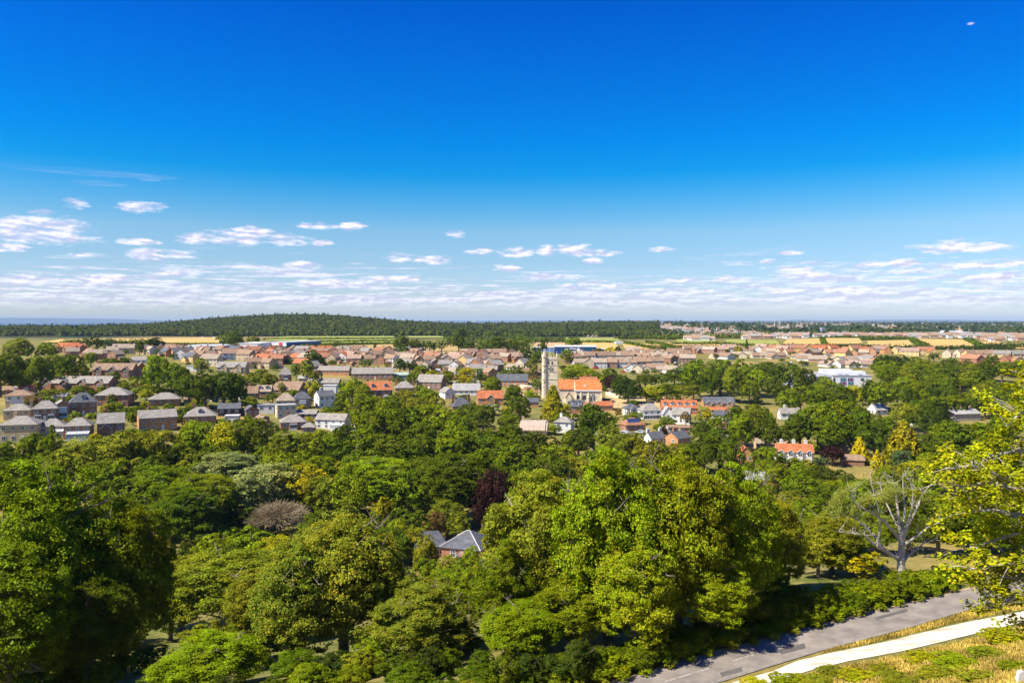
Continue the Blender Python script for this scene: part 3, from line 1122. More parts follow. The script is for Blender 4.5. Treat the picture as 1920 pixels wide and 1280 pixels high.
for nm_, t in (('road_edge_line', 0.05), ('road_edge_line', 0.93)):
    o = sheet(nm_, lerp2(t), lerp2(t + 0.018), M['white_line'], 0.085, nv=1)
for (a, b) in (((1246, 1278), (1328, 1253)), ((1372, 1239), (1412, 1228))):
    sheet('road_centre_line', [a, b], [(a[0] + 2, a[1] + 2.2), (b[0] + 2, b[1] + 2.0)], M['white_line'], 0.085, nv=1)
verge = mat('dry_verge', (0.46, 0.33, 0.15), 0.95, noise=0.4, nscale=1.2, bump=0.4)
sheet('verge', [(a, b - 3.5) for a, b in ROAD_U], [(a, b + 1) for a, b in ROAD_U], verge, 0.04, nv=2)
sheet('path', [(1240, 1322), (1393, 1274), (1448, 1259), (1493, 1240), (1541, 1228), (1658, 1204), (1796, 1170), (1920, 1146), (2040, 1120)],
      [(1330, 1345), (1400, 1292), (1470, 1272), (1520, 1257), (1589, 1240), (1692, 1221), (1796, 1196), (1920, 1166), (2040, 1142)], M['track'], 0.055)


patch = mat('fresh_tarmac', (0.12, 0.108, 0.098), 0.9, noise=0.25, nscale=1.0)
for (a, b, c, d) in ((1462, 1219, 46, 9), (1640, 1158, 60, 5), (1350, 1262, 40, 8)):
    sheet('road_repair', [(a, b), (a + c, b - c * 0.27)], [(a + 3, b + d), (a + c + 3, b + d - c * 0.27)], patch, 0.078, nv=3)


def field(pts4, col, name='field', lift=0.9, ns=0.05):
    k = 'f%.2f%.2f%.2f' % col
    if k not in M:
        mm = mat('cropland', col, 0.95, noise=0.14, nscale=ns, spec=0.1)
        M[k] = mm
    a, b, c, d = pts4            # near-left, near-right, far-right, far-left
    return sheet(name, [d, c], [a, b], M[k], lift, nv=8, sub=14)


GOLD = (0.56, 0.37, 0.12)
DULL = (0.42, 0.30, 0.11)
YG = (0.30, 0.32, 0.07)
TAN = (0.52, 0.34, 0.17)
for q, c in [
    ([(78, 643), (412, 644), (412, 633.5), (110, 637)], GOLD), ([(500, 634.5), (740, 634), (735, 629.5), (575, 628.5)], YG), ([(585, 645), (745, 643.5), (742, 636), (590, 637)], YG),
    ([(570, 663), (762, 660), (748, 646), (600, 650)], DULL), ([(764, 664), (870, 663), (850, 645), (772, 651)], DULL), ([(752, 634), (832, 634), (828, 630), (752, 630)], YG),
    ([(498, 640), (580, 640), (575, 636), (498, 636.5)], YG), ([(1000, 651), (1060, 652), (1060, 643.5), (1005, 643)], TAN), ([(1060, 641), (1166, 642), (1158, 634), (1060, 633)], YG),
    ([(1095, 655), (1166, 655), (1150, 643.5), (1092, 643)], GOLD), ([(1172, 655), (1245, 656), (1215, 645), (1166, 644.5)], GOLD), ([(1225, 647), (1262, 653), (1262, 650), (1232, 643)], GOLD),
    ([(1258, 648), (1352, 651), (1350, 646.5), (1240, 643)], GOLD), ([(1272, 644), (1342, 645), (1342, 638), (1268, 637)], YG), ([(1362, 645), (1466, 650), (1454, 638), (1360, 637)], YG),
    ([(1467, 646), (1541, 647), (1538, 635), (1476, 637)], GOLD), ([(1546, 647), (1618, 645), (1611, 634.5), (1546, 634.5)], GOLD), ([(1628, 652), (1716, 653), (1703, 638), (1626, 640)], GOLD),
    ([(1742, 652), (1834, 653), (1808, 637.5), (1714, 636)], GOLD), ([(1846, 652.5), (1882, 650.5), (1874, 641.5), (1826, 640)], GOLD), ([(1897, 654), (1990, 656), (1980, 646), (1897, 646)], GOLD),
    ([(1870, 627), (1990, 629), (1990, 617.5), (1873, 618)], TAN), ([(1735, 681), (1765, 691), (1766, 684), (1738, 678)], DULL),
    ([(1840, 691), (1900, 694), (1895, 688), (1842, 686)], DULL),
]: field(q, c)
field([(1648, 621), (1695, 621), (1690, 614.5), (1655, 615)], TAN, lift=2)
field([(1575, 618), (1635, 618), (1632, 612.5), (1585, 612.5)], (0.36, 0.30, 0.11), lift=2)
field([(1790, 621), (1830, 621), (1828, 616), (1790, 616)], TAN, lift=2)
field([(1185, 610), (1232, 612), (1240, 606), (1190, 605)], DULL, lift=2)
field([(975, 742), (1010, 745), (1016, 731), (975, 731)], (0.48, 0.36, 0.17), 'churchyard_grass', 0.25, 0.3)
field([(1130, 764), (1240, 770), (1250, 746), (1135, 744)], (0.48, 0.36, 0.17), 'churchyard_grass', 0.25, 0.3)
field([(14, 868), (88, 876), (70, 834), (24, 836)], (0.40, 0.27, 0.10), 'pasture', 0.15, 0.4)
field([(250, 1278), (345, 1300), (350, 1215), (320, 1235)], (0.50, 0.32, 0.16), 'footpath', 0.12, 0.4)
# the white lane climbing through the houses, and the estate road
sheet('lane', [(627, 748), (631, 765), (650, 790), (658, 806), (664, 822)], [(633, 748), (640, 765), (661, 790), (669, 806), (679, 822)], M['track'], 0.2)
sheet('estate_road', [(1601, 689), (1612, 683), (1618, 676)], [(1612, 690), (1625, 684), (1626, 676)], M['asphalt'], 0.3)
sheet('estate_road', [(1062, 700), (1068, 690), (1072, 680)], [(1072, 700), (1076, 690), (1078, 680)], mat('pink_paving', (0.42, 0.3, 0.24)), 0.3)
sheet('far_road', [(408, 647), (414, 640), (420, 632)], [(414, 648), (421, 640), (427, 632)], mat('far_asphalt', (0.3, 0.3, 0.33)), 1.2)
wm_ = mat('sea_water', (0.03, 0.09, 0.17), 0.35, noise=0.1, nscale=0.001, spec=0.4)
m = MB()
m.face([(-60000, 5200, -84), (60000, 5200, -84), (60000, 42000, -84), (-60000, 42000, -84)])
m.build('sea', wm_)['kind'] = 'structure'
field([(1832, 633.5), (1905, 634), (1895, 628), (1850, 628)], (0.22, 0.36, 0.48), 'river', 2.0)

# far hills beyond the water
m = MB()
for yy, h0, seed in ((15000, 8, 1.0), (23000, 30, 2.2)):
    n = 140
    prev = None
    for i in range(n + 1):
        px = -500 + 2900 * i / n
        x = (px - 960) / F * yy
        h = h0 + 16 * math.sin(i * 0.23 + seed) + 10 * math.sin(i * 0.61 + seed * 3) + 5 * math.sin(i * 1.7)
        if yy > 20000:
            h += 45 * math.exp(-((px - 1530) / 50) ** 2) + 45 * math.exp(-((px - 1780) / 90) ** 2) + 18 * math.exp(-((px - 60) / 200) ** 2)
        elif px < 1200: h -= 60
        top = (x, yy + 900, -75 + max(h, -10) * 0.6 + (10 if yy > 20000 else 12) + (60 * math.exp(-((px - 40) / 240) ** 2) if yy > 20000 else 0))
        cur = ((x, yy, -95), top, (x, yy + 2600, -95))
        if prev:
            m.face([prev[0], cur[0], cur[1], prev[1]])
            m.face([prev[1], cur[1], cur[2], prev[2]])
        prev = cur
m.build('hills', mat('far_hills', (0.055, 0.075, 0.07), 0.95, noise=0.5, nscale=0.0012))['kind'] = 'structure'

# ------------------------------------------------------------------ woods on the ridge (uncountable)
def woods(name, label, sel, n, size, col, seed, verts=22, ylo=1680, yhi=2950, conif=0.3, ls=0.34):
    r = np.random.default_rng(seed)
    px = r.uniform(sel[0], sel[1], n)
    Y_ = np.exp(r.uniform(math.log(ylo), math.log(yhi), n))
    X_ = (px - 960) / F * Y_
    if len(sel) > 2:
        keep = sel[2](px, Y_)
        px, Y_, X_ = px[keep], Y_[keep], X_[keep]
    Z_ = ground(X_, Y_)
    n = len(px)
    s = size * r.uniform(0.7, 1.25, n)
    kk = verts
    big = np.repeat(s, kk)
    patch = 0.5 + 0.5 * np.sin(X_ / 130 + 2 * np.sin(Y_ / 170)) * np.sin(Y_ / 90 + X_ / 260)
    cf = (r.random(n) < conif * (0.3 + 1.4 * patch)).astype(float)
    cfr = np.repeat(cf, kk)
    d = unit(r.normal(size=(n * kk, 3)) + np.array([0, -0.15, 0.55]))
    c = np.repeat(np.stack([X_, Y_, Z_], 1), kk, 0)
    hz = np.where(cfr > 0, 1.35, 0.8)
    rad = np.where(cfr > 0, 0.62 - 0.45 * np.clip(d[:, 2], 0, 1), 1.0)
    p = c + d * big[:, None] * np.stack([0.55 * rad, 0.55 * rad, hz], 1) + np.array([0, 0, 1.0]) * (big * 0.5)[:, None]
    nrm = unit(d + r.normal(size=d.shape) * 0.16 + np.array([0, 0, 0.3]))
    a = unit(np.cross(nrm, r.normal(size=d.shape)))
    b = np.cross(nrm, a)
    l = (big * ls)[:, None] * r.uniform(0.7, 1.2, (n * kk, 1))
    V = np.stack([p - a * l, p + b * l * 0.8, p + a * l, p - b * l * 0.8], 1).reshape(-1, 3)
    v = np.zeros((n * kk, 3))
    v[:, 0] = 0.35 + 0.3 * r.random(n * kk)
    v[:, 1] = np.repeat(0.15 + r.random(n) * 0.6 + 0.1 * patch, kk)
    v[:, 2] = np.repeat(np.clip(patch * 0.9 + r.normal(size=n) * 0.15, 0, 1), kk)
    me = npmesh(name, V, np.arange(len(V)).reshape(-1, 4), M['leaf'], v)
    o = put(name, me, None, (*col, 0))
    tag(o, label, 'woodland', None, 'stuff')


woods('forest', 'dark green forest covering the long ridge on the horizon', (-120, 1235, lambda p, y: (p < 900) | (y > 1680)), 27000, 8.5, (0.074, 0.098, 0.008), 3, verts=16, ls=0.36, conif=0.06)
woods('scattered_woodland', 'scattered dark woodland between far fields and distant housing at right', (1200, 2050, lambda p, y: (np.sin(p / 37 + y / 300) + np.sin(y / 210 + p / 90) > -0.1)), 3600, 10, (0.055, 0.085, 0.020), 4, verts=12, ylo=1700, yhi=6500, conif=0.1, ls=0.42)

# ------------------------------------------------------------------ named houses (left to right, far to near)
H = house
W_ = 'white'
H(-12, 30, 741, 732, 724, 'gable', 'brown', 'brown', 8, label='plain brown-roofed house at the left edge behind the white cottage')
H(30, 58, 745, 738, 721, 'gable', 'orange', 'tile', 10, dorm=1, chim=1, label='orange-red roofed house with one white dormer at far left')
H(-4, 50, 758, 742, 731, 'hip', W_, 'brown', 22, label='white rendered cottage with a brown hipped roof at far left')
H(-6, 48, 788, 770, 757, 'hip', 'tan', 'grey', 20, chim=2, label='tan brick house with grey hipped roof behind the nearest left-edge house')
H(86, 124, 784, 761, 750, 'gable', 'brick', 'grey', 35, axis='y', ratio=1.1, bay=1, label='narrow brick house with tall white bay window under a grey gable')
H(45, 98, 790, 767, 751, 'hip', 'brown', 'grey', 24, bay=2, chim=1, label='brown brick house with hipped grey roof and two low bays')
H(113, 170, 780, 755, 736, 'hip', 'brick', 'slate', 30, dorm=1, chim=0, label='brick villa with blue slate hipped roof and white dormer')
H(168, 234, 762, 741, 726, 'hip', 'brick', 'grey', 12, chim=0, bay=1, label='square brick house with wide grey hipped roof and white balcony')
H(264, 330, 762, 749, 736, 'hip', 'brick', 'grey', 20, chim=0, label='long low bungalow with grey hipped roof beside the lawn')
H(-14, 59, 829, 797, 780, 'hip', 'tan', 'grey', 14, chim=1, label='largest tan brick house at the left edge above the pasture')
H(60, 112, 820, 800, 785, 'hip', 'cream', 'grey', 22, chim=0, cons=(0.55, 0.98), label='cream house with grey hipped roof and small glazed lean-to')
H(108, 162, 824, 799, 783, 'hip', 'brick', 'grey', 18, chim=0, cons=(0.15, 0.98), label='brick house with long white glazed conservatory across its front')
H(168, 224, 814, 793, 774, 'gable', 'brick', 'grey', 24, ratio=0.75, chim=1, label='brick house with grey gabled roof and low slate rear wings')
H(180, 204, 820, 806, 795, 'gable', 'brick', 'slate', 22, axis='y', chim=0, label='low brick wing with slate roof in front of the gabled house', win=False)
H(240, 318, 809, 784, 768, 'gable', 'orange', 'grey', 30, ratio=0.62, chim=1, label='peach brick gable-ended house with long grey roof above the wood')
H(330, 398, 795, 781, 763, 'hip', 'brick', 'grey', 20, chim=1, dorm=1, label='bungalow with large grey pyramid roof and one dormer')
H(400, 447, 781, 766, 756, 'gable', 'dark', 'slate', 15, chim=2, label='dark slate-roofed house with two brick chimneys')
H(448, 482, 783, 769, 760, 'gable', 'brown', 'slate', 30, axis='y', ratio=1.2, chim=0, label='small dark house with a brown brick gable')
H(418, 446, 790, 781, 776, 'flat', W_, 'white', 10, chim=0, label='low white flat-roofed garden building', win=False, name='outbuilding', cat='outbuilding')
H(456, 482, 748, 736, 724, 'gable', 'brown', 'brown', 10, label='brown-roofed house partly behind the dark tree clump')
H(340, 372, 757, 748, 740, 'gable', 'cream', 'brown', 10, chim=0, label='small cream cottage tucked behind the dark tree clump')
H(282, 312, 716, 708, 700, 'gable', 'brown', 'pale', -10, chim=0, label='pale-roofed cottage below the bright green tree at left')
H(98, 122, 752, 744, 737, 'gable', 'tan', 'light', 5, chim=0, win=False, label='small flat-looking pale roof beside the dormered villa')
H(455, 478, 728, 720, 713, 'gable', 'white', 'grey', 14, chim=0, label='small white cottage above the pale-roofed bungalow')
H(478, 507, 744, 733, 722, 'gable', 'brown', 'pale', 5, dorm=2, chim=0, label='pale brown roofed bungalow with two white dormers')
H(507, 566, 741, 731, 715, 'gable', 'brown', 'brown', -8, chim=0, label='wide low brown-roofed bungalow left of the white lane')
H(70, 204, 730, 718, 705, 'gable', 'brick', 'grey', -2, ratio=0.28, chim=5, gab=4, label='long brick terrace with grey roof and four small front gables', name='terrace', cat='terrace')
H(170, 246, 708, 693, 681, 'gable', 'brown', 'brown', 4, ratio=0.4, chim=2, gab=3, label='dark brown terrace with three white-edged dormer gables')
H(245, 272, 706, 690, 679, 'gable', 'red', 'brown', 30, axis='y', ratio=1.2, chim=0, label='red-clad gable-fronted house beside the dark brown terrace')
H(405, 459, 700, 688, 678, 'gable', 'tan', 'grey', 2, gab=2, bay=2, ratio=0.5, chim=0, label='pale stone villa with grey roof and two broad front gables')
H(236, 270, 681, 675, 668, 'gable', W_, 'grey', 20, chim=0, ratio=1.1, label='white gabled house with a grey roof among far trees')
H(350, 368, 696, 686, 684, 'flat', W_, 'light', 0, chim=0, win=False, label='small white flat building peeping between two trees')
H(519, 545, 718, 702, 689, 'hip', 'red', 'grey', 15, bay=1, label='red brick villa with white bay tower and pyramid roof')
H(558, 575, 716, 709, 704, 'gable', 'yellow', 'light', 5, chim=0, label='tiny yellow summer house with a pale roof')
H(575, 636, 724, 718, 709, 'gable', 'brown', 'grey', -4, ratio=0.3, chim=1, label='low grey-roofed row behind the bright tree by the lane')
H(605, 630, 737, 723, 721, 'flat', W_, 'white', 0, chim=0, win=False, label='plain white box building at the top of the lane', name='outbuilding', cat='outbuilding')
H(511, 551, 766, 751, 737, 'hip', 'cream', 'pale', 15, chim=0, label='cream house with pale brown hipped roof')
H(543, 581, 766, 748, 734, 'hip', 'brick', 'slate', 20, chim=0, bay=1, label='brick house with dark blue pyramid roof left of the lane')
H(582, 625, 765, 743, 732, 'gable', W_, 'slate', 32, ratio=1.0, chim=1, label='white and brick house with slate roof at the lane corner')
H(478, 512, 776, 760, 757, 'flat', W_, 'light', 10, chim=0, label='white flat-roofed modern house')
H(508, 552, 785, 761, 757, 'flat', 'cream', 'light', 25, chim=0, label='taller cream flat-roofed modern house')
H(552, 592, 785, 776, 768, 'gable', 'dark', 'grey', 5, chim=0, label='dark timber cabin between the cream house and the lane', name='cabin', cat='cabin')
H(515, 570, 806, 792, 777, 'hip', 'brick', 'grey', 18, chim=1, bay=1, label='brick bungalow with grey pyramid roof above the wood')
H(563, 590, 811, 801, 792, 'hip', 'brick', 'grey', 10, chim=0, label='small grey hipped annex between two larger houses')
H(588, 652, 806, 787, 775, 'gable', W_, 'grey', -12, ratio=0.5, chim=0, label='white house with long grey roof beside the lane', cons=(0.6, 0.98))
H(679, 734, 760, 731, 715, 'gable', 'brown', 'tile', 14, ratio=0.75, dorm=2, bay=2, chim=2, label='tall brick house with bright orange tiled roof and two dormers')
H(736, 776, 740, 727, 715, 'hip', 'orange', 'grey', 10, chim=2, label='grey-roofed brick house right of the orange-roofed tall house')
H(657, 736, 712, 700, 689, 'gable', 'brick', 'grey', 6, ratio=0.3, chim=4, label='long grey-roofed brick terrace above the orange-roofed house', name='terrace', cat='terrace')
H(590, 655, 703, 694, 686, 'gable', 'orange', 'grey', -3, ratio=0.3, chim=3, label='grey-roofed orange brick row left of the long terrace', name='terrace', cat='terrace')
H(733, 766, 711, 703, 698, 'gable', (0.35, 0.45, 0.42), (0.4, 0.5, 0.42), 10, chim=0, win=False, label='pale green metal-roofed shed', rend=True, name='shed', cat='shed')
H(780, 834, 731, 716, 702, 'gable', 'brown', 'grey', -14, ratio=0.6, chim=2, label='grey roofed house with cross gable left of the white cottages')
H(822, 853, 748, 735, 726, 'gable', W_, 'grey', 30, ratio=1.2, axis='y', chim=0, label='small white gable-fronted cottage')
H(848, 900, 741, 731, 719, 'gable', W_, 'light', 2, ratio=0.4, chim=2, label='long white cottage with a chimney at each end')
H(893, 944, 759, 746, 732, 'gable', 'orange', 'tile', 6, ratio=0.55, chim=1, gab=1, label='orange-tiled cottage with a brick front gable')
H(842, 884, 779, 762, 745, 'hip', 'brick', 'slate', 18, chim=2, label='slate pyramid-roofed brick house rising from the wood')
H(931, 991, 725, 713, 701, 'gable', 'orange', 'slate', -4, ratio=0.35, chim=0, label='long orange brick block with slate roof left of the church tower')
H(985, 1010, 763, 753, 746, 'gable', 'orange', 'slate', 4, ratio=0.6, chim=0, label='slate-roofed cottage just below the churchyard')
H(1070, 1094, 775, 761, 750, 'gable', 'brick', 'slate', -2, ratio=0.8, chim=0, dorm=2, label='slate-roofed cottage with two dormers below the church')
H(1093, 1118, 771, 761, 754, 'gable', 'red', 'redbrown', 2, ratio=0.8, chim=0, label='low dull red roof below the church aisle')
H(1120, 1150, 770, 760, 752, 'gable', 'orange', 'tile', 8, chim=0, label='small orange house at the churchyard edge')
H(1040, 1078, 812, 792, 781, 'hip', W_, 'grey', -18, chim=1, label='white hip-roofed cottage with white chimney beside the thatched house')
H(1170, 1200, 780, 766, 757, 'hip', W_, 'slate', 16, chim=0, gab=1, label='white house with slate roof at the foot of the churchyard')
H(1200, 1241, 787, 770, 756, 'hip', W_, 'grey', 12, chim=0, bay=3, label='white house with grey pyramid roof and glazed ground floor')
H(1242, 1310, 776, 764, 750, 'gable', 'red', 'tile', -4, ratio=0.4, chim=4, dorm=5, label='long red-tiled row with five white dormers', name='terrace', cat='terrace')
H(1243, 1262, 792, 775, 762, 'gable', W_, 'light', 4, axis='y', ratio=1.0, chim=0, label='white gable-fronted cottage before the red-tiled row, the left one')
H(1262, 1300, 796, 777, 764, 'gable', W_, 'grey', -20, ratio=0.6, chim=0, label='white cottage with grey roof before the red-tiled row, the right one')
H(1320, 1379, 763, 756, 744, 'gable', 'orange', 'slate', -2, ratio=0.4, chim=0, gab=3, label='modern slate-roofed block with three small brick gables')
H(1328, 1367, 778, 770, 763, 'gable', 'orange', 'tile', -4, ratio=0.4, chim=0, win=False, label='low orange-tiled wing in front of the modern slate block')
H(1337, 1368, 786, 777, 769, 'gable', W_, 'slate', -4, ratio=0.5, chim=0, label='low blue-grey slated house among pale shrubs')
H(1166, 1211, 808, 797, 783, 'hip', 'brick', 'redbrown', 16, chim=0, solar=True, label='red and grey roofed bungalow with solar panels')
H(1252, 1274, 810, 802, 798, 'gable', W_, 'brown', 2, chim=0, label='small grey shed-like house above the brick gable')
H(1274, 1300, 811, 802, 798, 'gable', 'pink' if False else 'orange', 'brown', 4, chim=0, label='brown-roofed garage beside the small grey one', name='garage', cat='garage')
H(1211, 1250, 836, 822, 809, 'gable', W_, 'slate', 24, chim=2, label='slate-roofed house with two tall brick chimneys peeping over treetops')
H(1251, 1300, 838, 822, 808, 'gable', 'orange', 'slate', 38, ratio=0.9, axis='x', chim=1, label='brick gable-ended house with slate roof above the treetops')
H(1386, 1416, 868, 853, 836, 'gable', 'orange', 'tile', -6, axis='y', ratio=1.2, chim=0, gab=0, label='orange-tiled gable-fronted house with white bargeboards')
H(1383, 1412, 846, 836, 830, 'gable', 'tan', 'pale', 0, ratio=0.5, chim=0, label='low tan building behind the orange-tiled gable house')
H(1420, 1480, 842, 833, 822, 'gable', 'tan', 'pale', -6, ratio=0.4, chim=1, label='tan low-pitched roof behind the four-gabled house')
H(1460, 1531, 866, 847, 832, 'gable', W_, 'tile', -10, ratio=0.45, chim=3, gab=4, label='white house with orange tiled roof and four front gables')
H(1578, 1634, 856, 847, 832, 'gable', 'brown', 'brown', -12, ratio=0.5, chim=0, win=False, label='brown-roofed bungalow behind the golden conifer')
H(1582, 1627, 874, 866, 852, 'gable', 'brown', 'brown', -14, ratio=0.6, chim=0, win=False, label='grey-brown gabled roof in front of the golden conifer')
H(1783, 1846, 790, 776, 767, 'gable', 'stone', 'light', 12, ratio=0.5, chim=3, label='grey stone house with tall chimneys inside the right wood')
H(1463, 1503, 786, 774, 765, 'gable', W_, 'grey', 2, ratio=0.4, chim=1, label='white grey-roofed cottage left of the broad dark trees')
H(1636, 1668, 778, 768, 756, 'gable', W_, 'light', 16, ratio=0.9, chim=0, solar=True, label='white-roofed building with blue solar panels in the right wood')
H(1704, 1730, 797, 786, 778, 'gable', W_, 'redbrown', -20, chim=0, label='reddish roof with white gable showing between dark trees')
H(1402, 1461, 912, 899, 884, 'gable', 'brown', 'light', -14, ratio=0.5, chim=0, win=False, label='weathered grey barn-like roof among gardens', name='barn', cat='barn')
H(1474, 1487, 915, 905, 898, 'gable', W_, 'slate', 12, chim=0, win=False, label='tiny white garden shed beside a wooden pole', name='shed', cat='shed')
H(1640, 1664, 880, 874, 870, 'flat', 'blue', 'light', -8, chim=0, win=False, label='small grey flat-roofed shed right of the golden conifers', name='shed', cat='shed')

# white outer trim on the steep gable house, hidden house in the trees
o = H(773, 838, 1066, 1026, 996, 'hip', 'brick', 'slate', 10, ratio=0.55, chim=0, label='brick house with dark slate hipped roof hidden in the trees')
o['label'] = 'brick house with dark slate roofs and pale hips hidden in the wood'


def slate_wing(root, px0, px1, yb, ye, yr, rot):
    """a second range of the slate-roofed house, built in the house's own frame"""
    gx, gy, g0 = P((px0 + px1) / 2, yb)
    w_ = (px1 - px0) / F * gy
    d_ = 9.0
    inv = root.matrix_basis.inverted()
    he = max(-(ye - Y0) / F * gy - g0, 3)
    hr = -(yr - Y0) / F * (gy + d_ / 2) - g0
    loc = inv @ Vector((gx - w_ / 2, gy, g0))
    for nm, mb, mt, cc in (('wing_wall', wall_mesh(w_, d_, he, hr, 'hip'), M['wall'], WALL['brick']), ('wing_roof', roof_mesh(w_, d_, he, hr, 'hip'), M['roof'], ROOF['slate'])):
        ob = put(nm, mb.mesh(nm, mt), root, cc, loc, None, R(rot) - root.rotation_euler.z)
        if nm == 'wing_roof':
            cmb = MB()
            cmb.tube([(min(w_, d_) * .46, d_ / 2, hr + 0.2), (w_ - min(w_, d_) * .46, d_ / 2, hr + 0.2)], [0.14, 0.14], 5)
            for (xa, ya) in ((-.4, -.4), (-.4, d_ + .4)):
                cmb.tube([(min(w_, d_) * .46, d_ / 2, hr + 0.2), (xa, ya, he + 0.05)], [0.14, 0.14], 5)
            for (xa, ya) in ((w_ + .4, -.4), (w_ + .4, d_ + .4)):
                cmb.tube([(w_ - min(w_, d_) * .46, d_ / 2, hr + 0.2), (xa, ya, he + 0.05)], [0.14, 0.14], 5)
            cmb.build('ridge_tiles', mat('lead_ridge', (0.5, 0.46, 0.42)), ob)
        else:
            window(ob, w_ * 0.3, -0.02, he - 1.3, 1.3, 1.6)
            window(ob, w_ * 0.75, -0.02, he - 1.3, 1.3, 1.6)


bpy.context.view_layer.update()
slate_wing(o, 828, 905, 1068, 1024, 992, -20)
slate_wing(o, 858, 884, 1078, 1042, 1034, -4)

# thatched cottage: thick rounded roof
gx, gy, g0 = P(1000, 815)
wt_ = 50 / F * gy
rt = empty('thatched_cottage', (gx - wt_ / 2, gy, g0), R(-8))
m = MB(); m.box(0, wt_, 0, 7, -1, 2.4); wl = m.build('wall', M['render'], rt, WALL['cream'])
for k in range(3): window(rt, wt_ * (0.2 + 0.3 * k), -0.02, 1.3, 1.0, 1.0)
m = MB()
pr = [(-0.9, 1.9), (-0.95, 2.3), (0.6, 4.1), (2.2, 5.4), (3.2, 6.0), (3.8, 6.0), (4.8, 5.4), (6.4, 4.1), (7.95, 2.3), (7.9, 1.9)]
m.solid(pr, 'x', 0.6, wt_ - 0.6)
m.solid([(a * 0.9 + 0.35, b * 0.93) for a, b in pr], 'x', -0.3, 0.62)
m.solid([(a * 0.9 + 0.35, b * 0.93) for a, b in pr], 'x', wt_ - 0.62, wt_ + 0.3)
tr_ = m.build('thatch_roof', mat('thatch', ROOF['thatch'], 0.95, noise=0.25, nscale=1.2, bump=0.8), rt)
m = MB(); m.solid([(2.7, 5.7), (3.5, 6.3), (4.3, 5.7)], 'x', 0.2, wt_ - 0.2)
m.build('thatch_ridge', mat('thatch_ridge', (0.36, 0.29, 0.22), 0.95), tr_)
chimney(tr_, 0.9, 3.6, 5.2, 7.2, WALL['tan'])
tag(rt, 'cottage with thick pale thatched roof below the churchyard', 'cottage')
BOX.append((975, 1026, 788, 815, gy))

BOX.append((622, 682, 750, 822, 320.0))      # keep the lane clear

# ------------------------------------------------------------------ church
cx, cy, cz = P(1085, 757)
ch = empty('church', (cx, cy, cz), R(-3))
sc_ = cy / F


def cpx(px): return (px - 1085) * sc_


def chh(py, dy=0.0): return -(py - Y0) / F * (cy + dy) - cz


st = M['stone']
xa, xb = cpx(1078), cpx(1128)
n0, n1 = cpx(1047), cpx(1127)
m = MB(); m.box(xa, xb, 0, 7.5, -2, chh(733)); aw = m.build('aisle_wall', st, ch)
m = MB(); m.box(n0, xa + 0.5, 3.0, 7.6, -2, chh(730, 3)); m.build('nave_wall', st, ch)
m = MB(); m.box(n0 + 0.05, n1 - 0.3, 7.7, 20, -2, chh(728, 8)); m.build('north_wall', st, ch)
he, hr = chh(731), chh(718, 4)
m = MB()
m.solid([(-0.5, he - 0.3), (-0.5, he), (3.9, hr + 0.25), (8.2, he), (8.2, he - 0.3), (3.9, hr)], 'x', xa + 0.25, xb + 0.1)
m.build('aisle_roof', M['roof'], ch, ROOF['orange'])
m = MB(); m.solid([(0, he - 0.4), (7.8, he - 0.4), (3.9, hr - 0.1)], 'x', xb - 0.5, xb - 0.02); m.solid([(-0.7, he - 0.4), (8.3, he - 0.4), (3.9, hr + 0.75)], 'x', xa - 0.25, xa + 0.24)
m.build('gable_end', st, ch)
he2, hr2 = chh(729, 3), chh(712, 8)
m = MB()
m.solid([(2.5, he2 - 0.3), (2.5, he2), (8.4, hr2 + 0.25), (14.3, he2), (14.3, he2 - 0.3), (8.4, hr2)], 'x', n0, n1 - 0.4)
m.build('nave_roof', M['roof'], ch, (0.62, 0.19, 0.05))
m = MB(); m.solid([(3.2, he2 - 0.5), (13.6, he2 - 0.5), (8.4, hr2 - 0.1)], 'x', n1 - 0.9, n1 - 0.42); m.solid([(3.2, he2 - 0.5), (13.6, he2 - 0.5), (8.4, hr2 - 0.1)], 'x', n0 + 0.1, n0 + 0.6); m.build('gable_end', st, ch)
m = MB()
hr3 = chh(706, 17)
m.solid([(12.5, he2 - 0.4), (12.5, he2), (17.2, hr3), (22, he2), (22, he2 - 0.4), (17.2, hr3 - 0.3)], 'x', cpx(1088), n1 - 1.2)
rr_ = m.build('rear_roof', M['roof'], ch, (0.45, 0.17, 0.07))
m = MB(); m.box(cpx(1089), n1 - 1.5, 15, 20, 0, hr3 - 2.4); m.build('rear_wall', st, ch)
for q in (1100, 1110): chimney(rr_, cpx(q), 17.5, hr3 - 1, hr3 + 1.2, WALL['red'])
m = MB(); m.box(xa + 0.02, xb + 0.06, -0.55, -0.02, chh(733), chh(732) + 0.35); m.build('parapet', M['paint'], ch)
m = MB(); m.box(cpx(1095), cpx(1099), 1.6, 2.4, hr - 2.0, hr - 0.9); m.build('roof_light', M['paint'], ch)


def arch_window(parent, x, w_, z0, z1, lights=1, y=-0.03):
    m = MB()
    zs = z1 - w_ * 0.55
    pr = [(x - w_ / 2, z0), (x + w_ / 2, z0), (x + w_ / 2, zs), (x + w_ * 0.3, zs + w_ * 0.4), (x, z1), (x - w_ * 0.3, zs + w_ * 0.4), (x - w_ / 2, zs)]
    m.solid([(x + (a - x) * 1.25, z0 - 0.2 if b == z0 else b + 0.15) for a, b in pr], 'y', y - 0.06, y + 0.04)
    f = m.build('window_frame', mat('dressed_stone', (0.5, 0.45, 0.36)) if 'dst' not in M else M['dst'], parent)
    m = MB(); m.solid(pr, 'y', y - 0.1, y - 0.055); m.build('pane', M['glass'], f)
    for k in range(1, lights):
        xx = x - w_ / 2 + w_ * k / lights
        m = MB(); m.box(xx - 0.09, xx + 0.09, y - 0.16, y - 0.09, z0, z1 - w_ * 0.25); m.build('mullion', M['paint'], f)


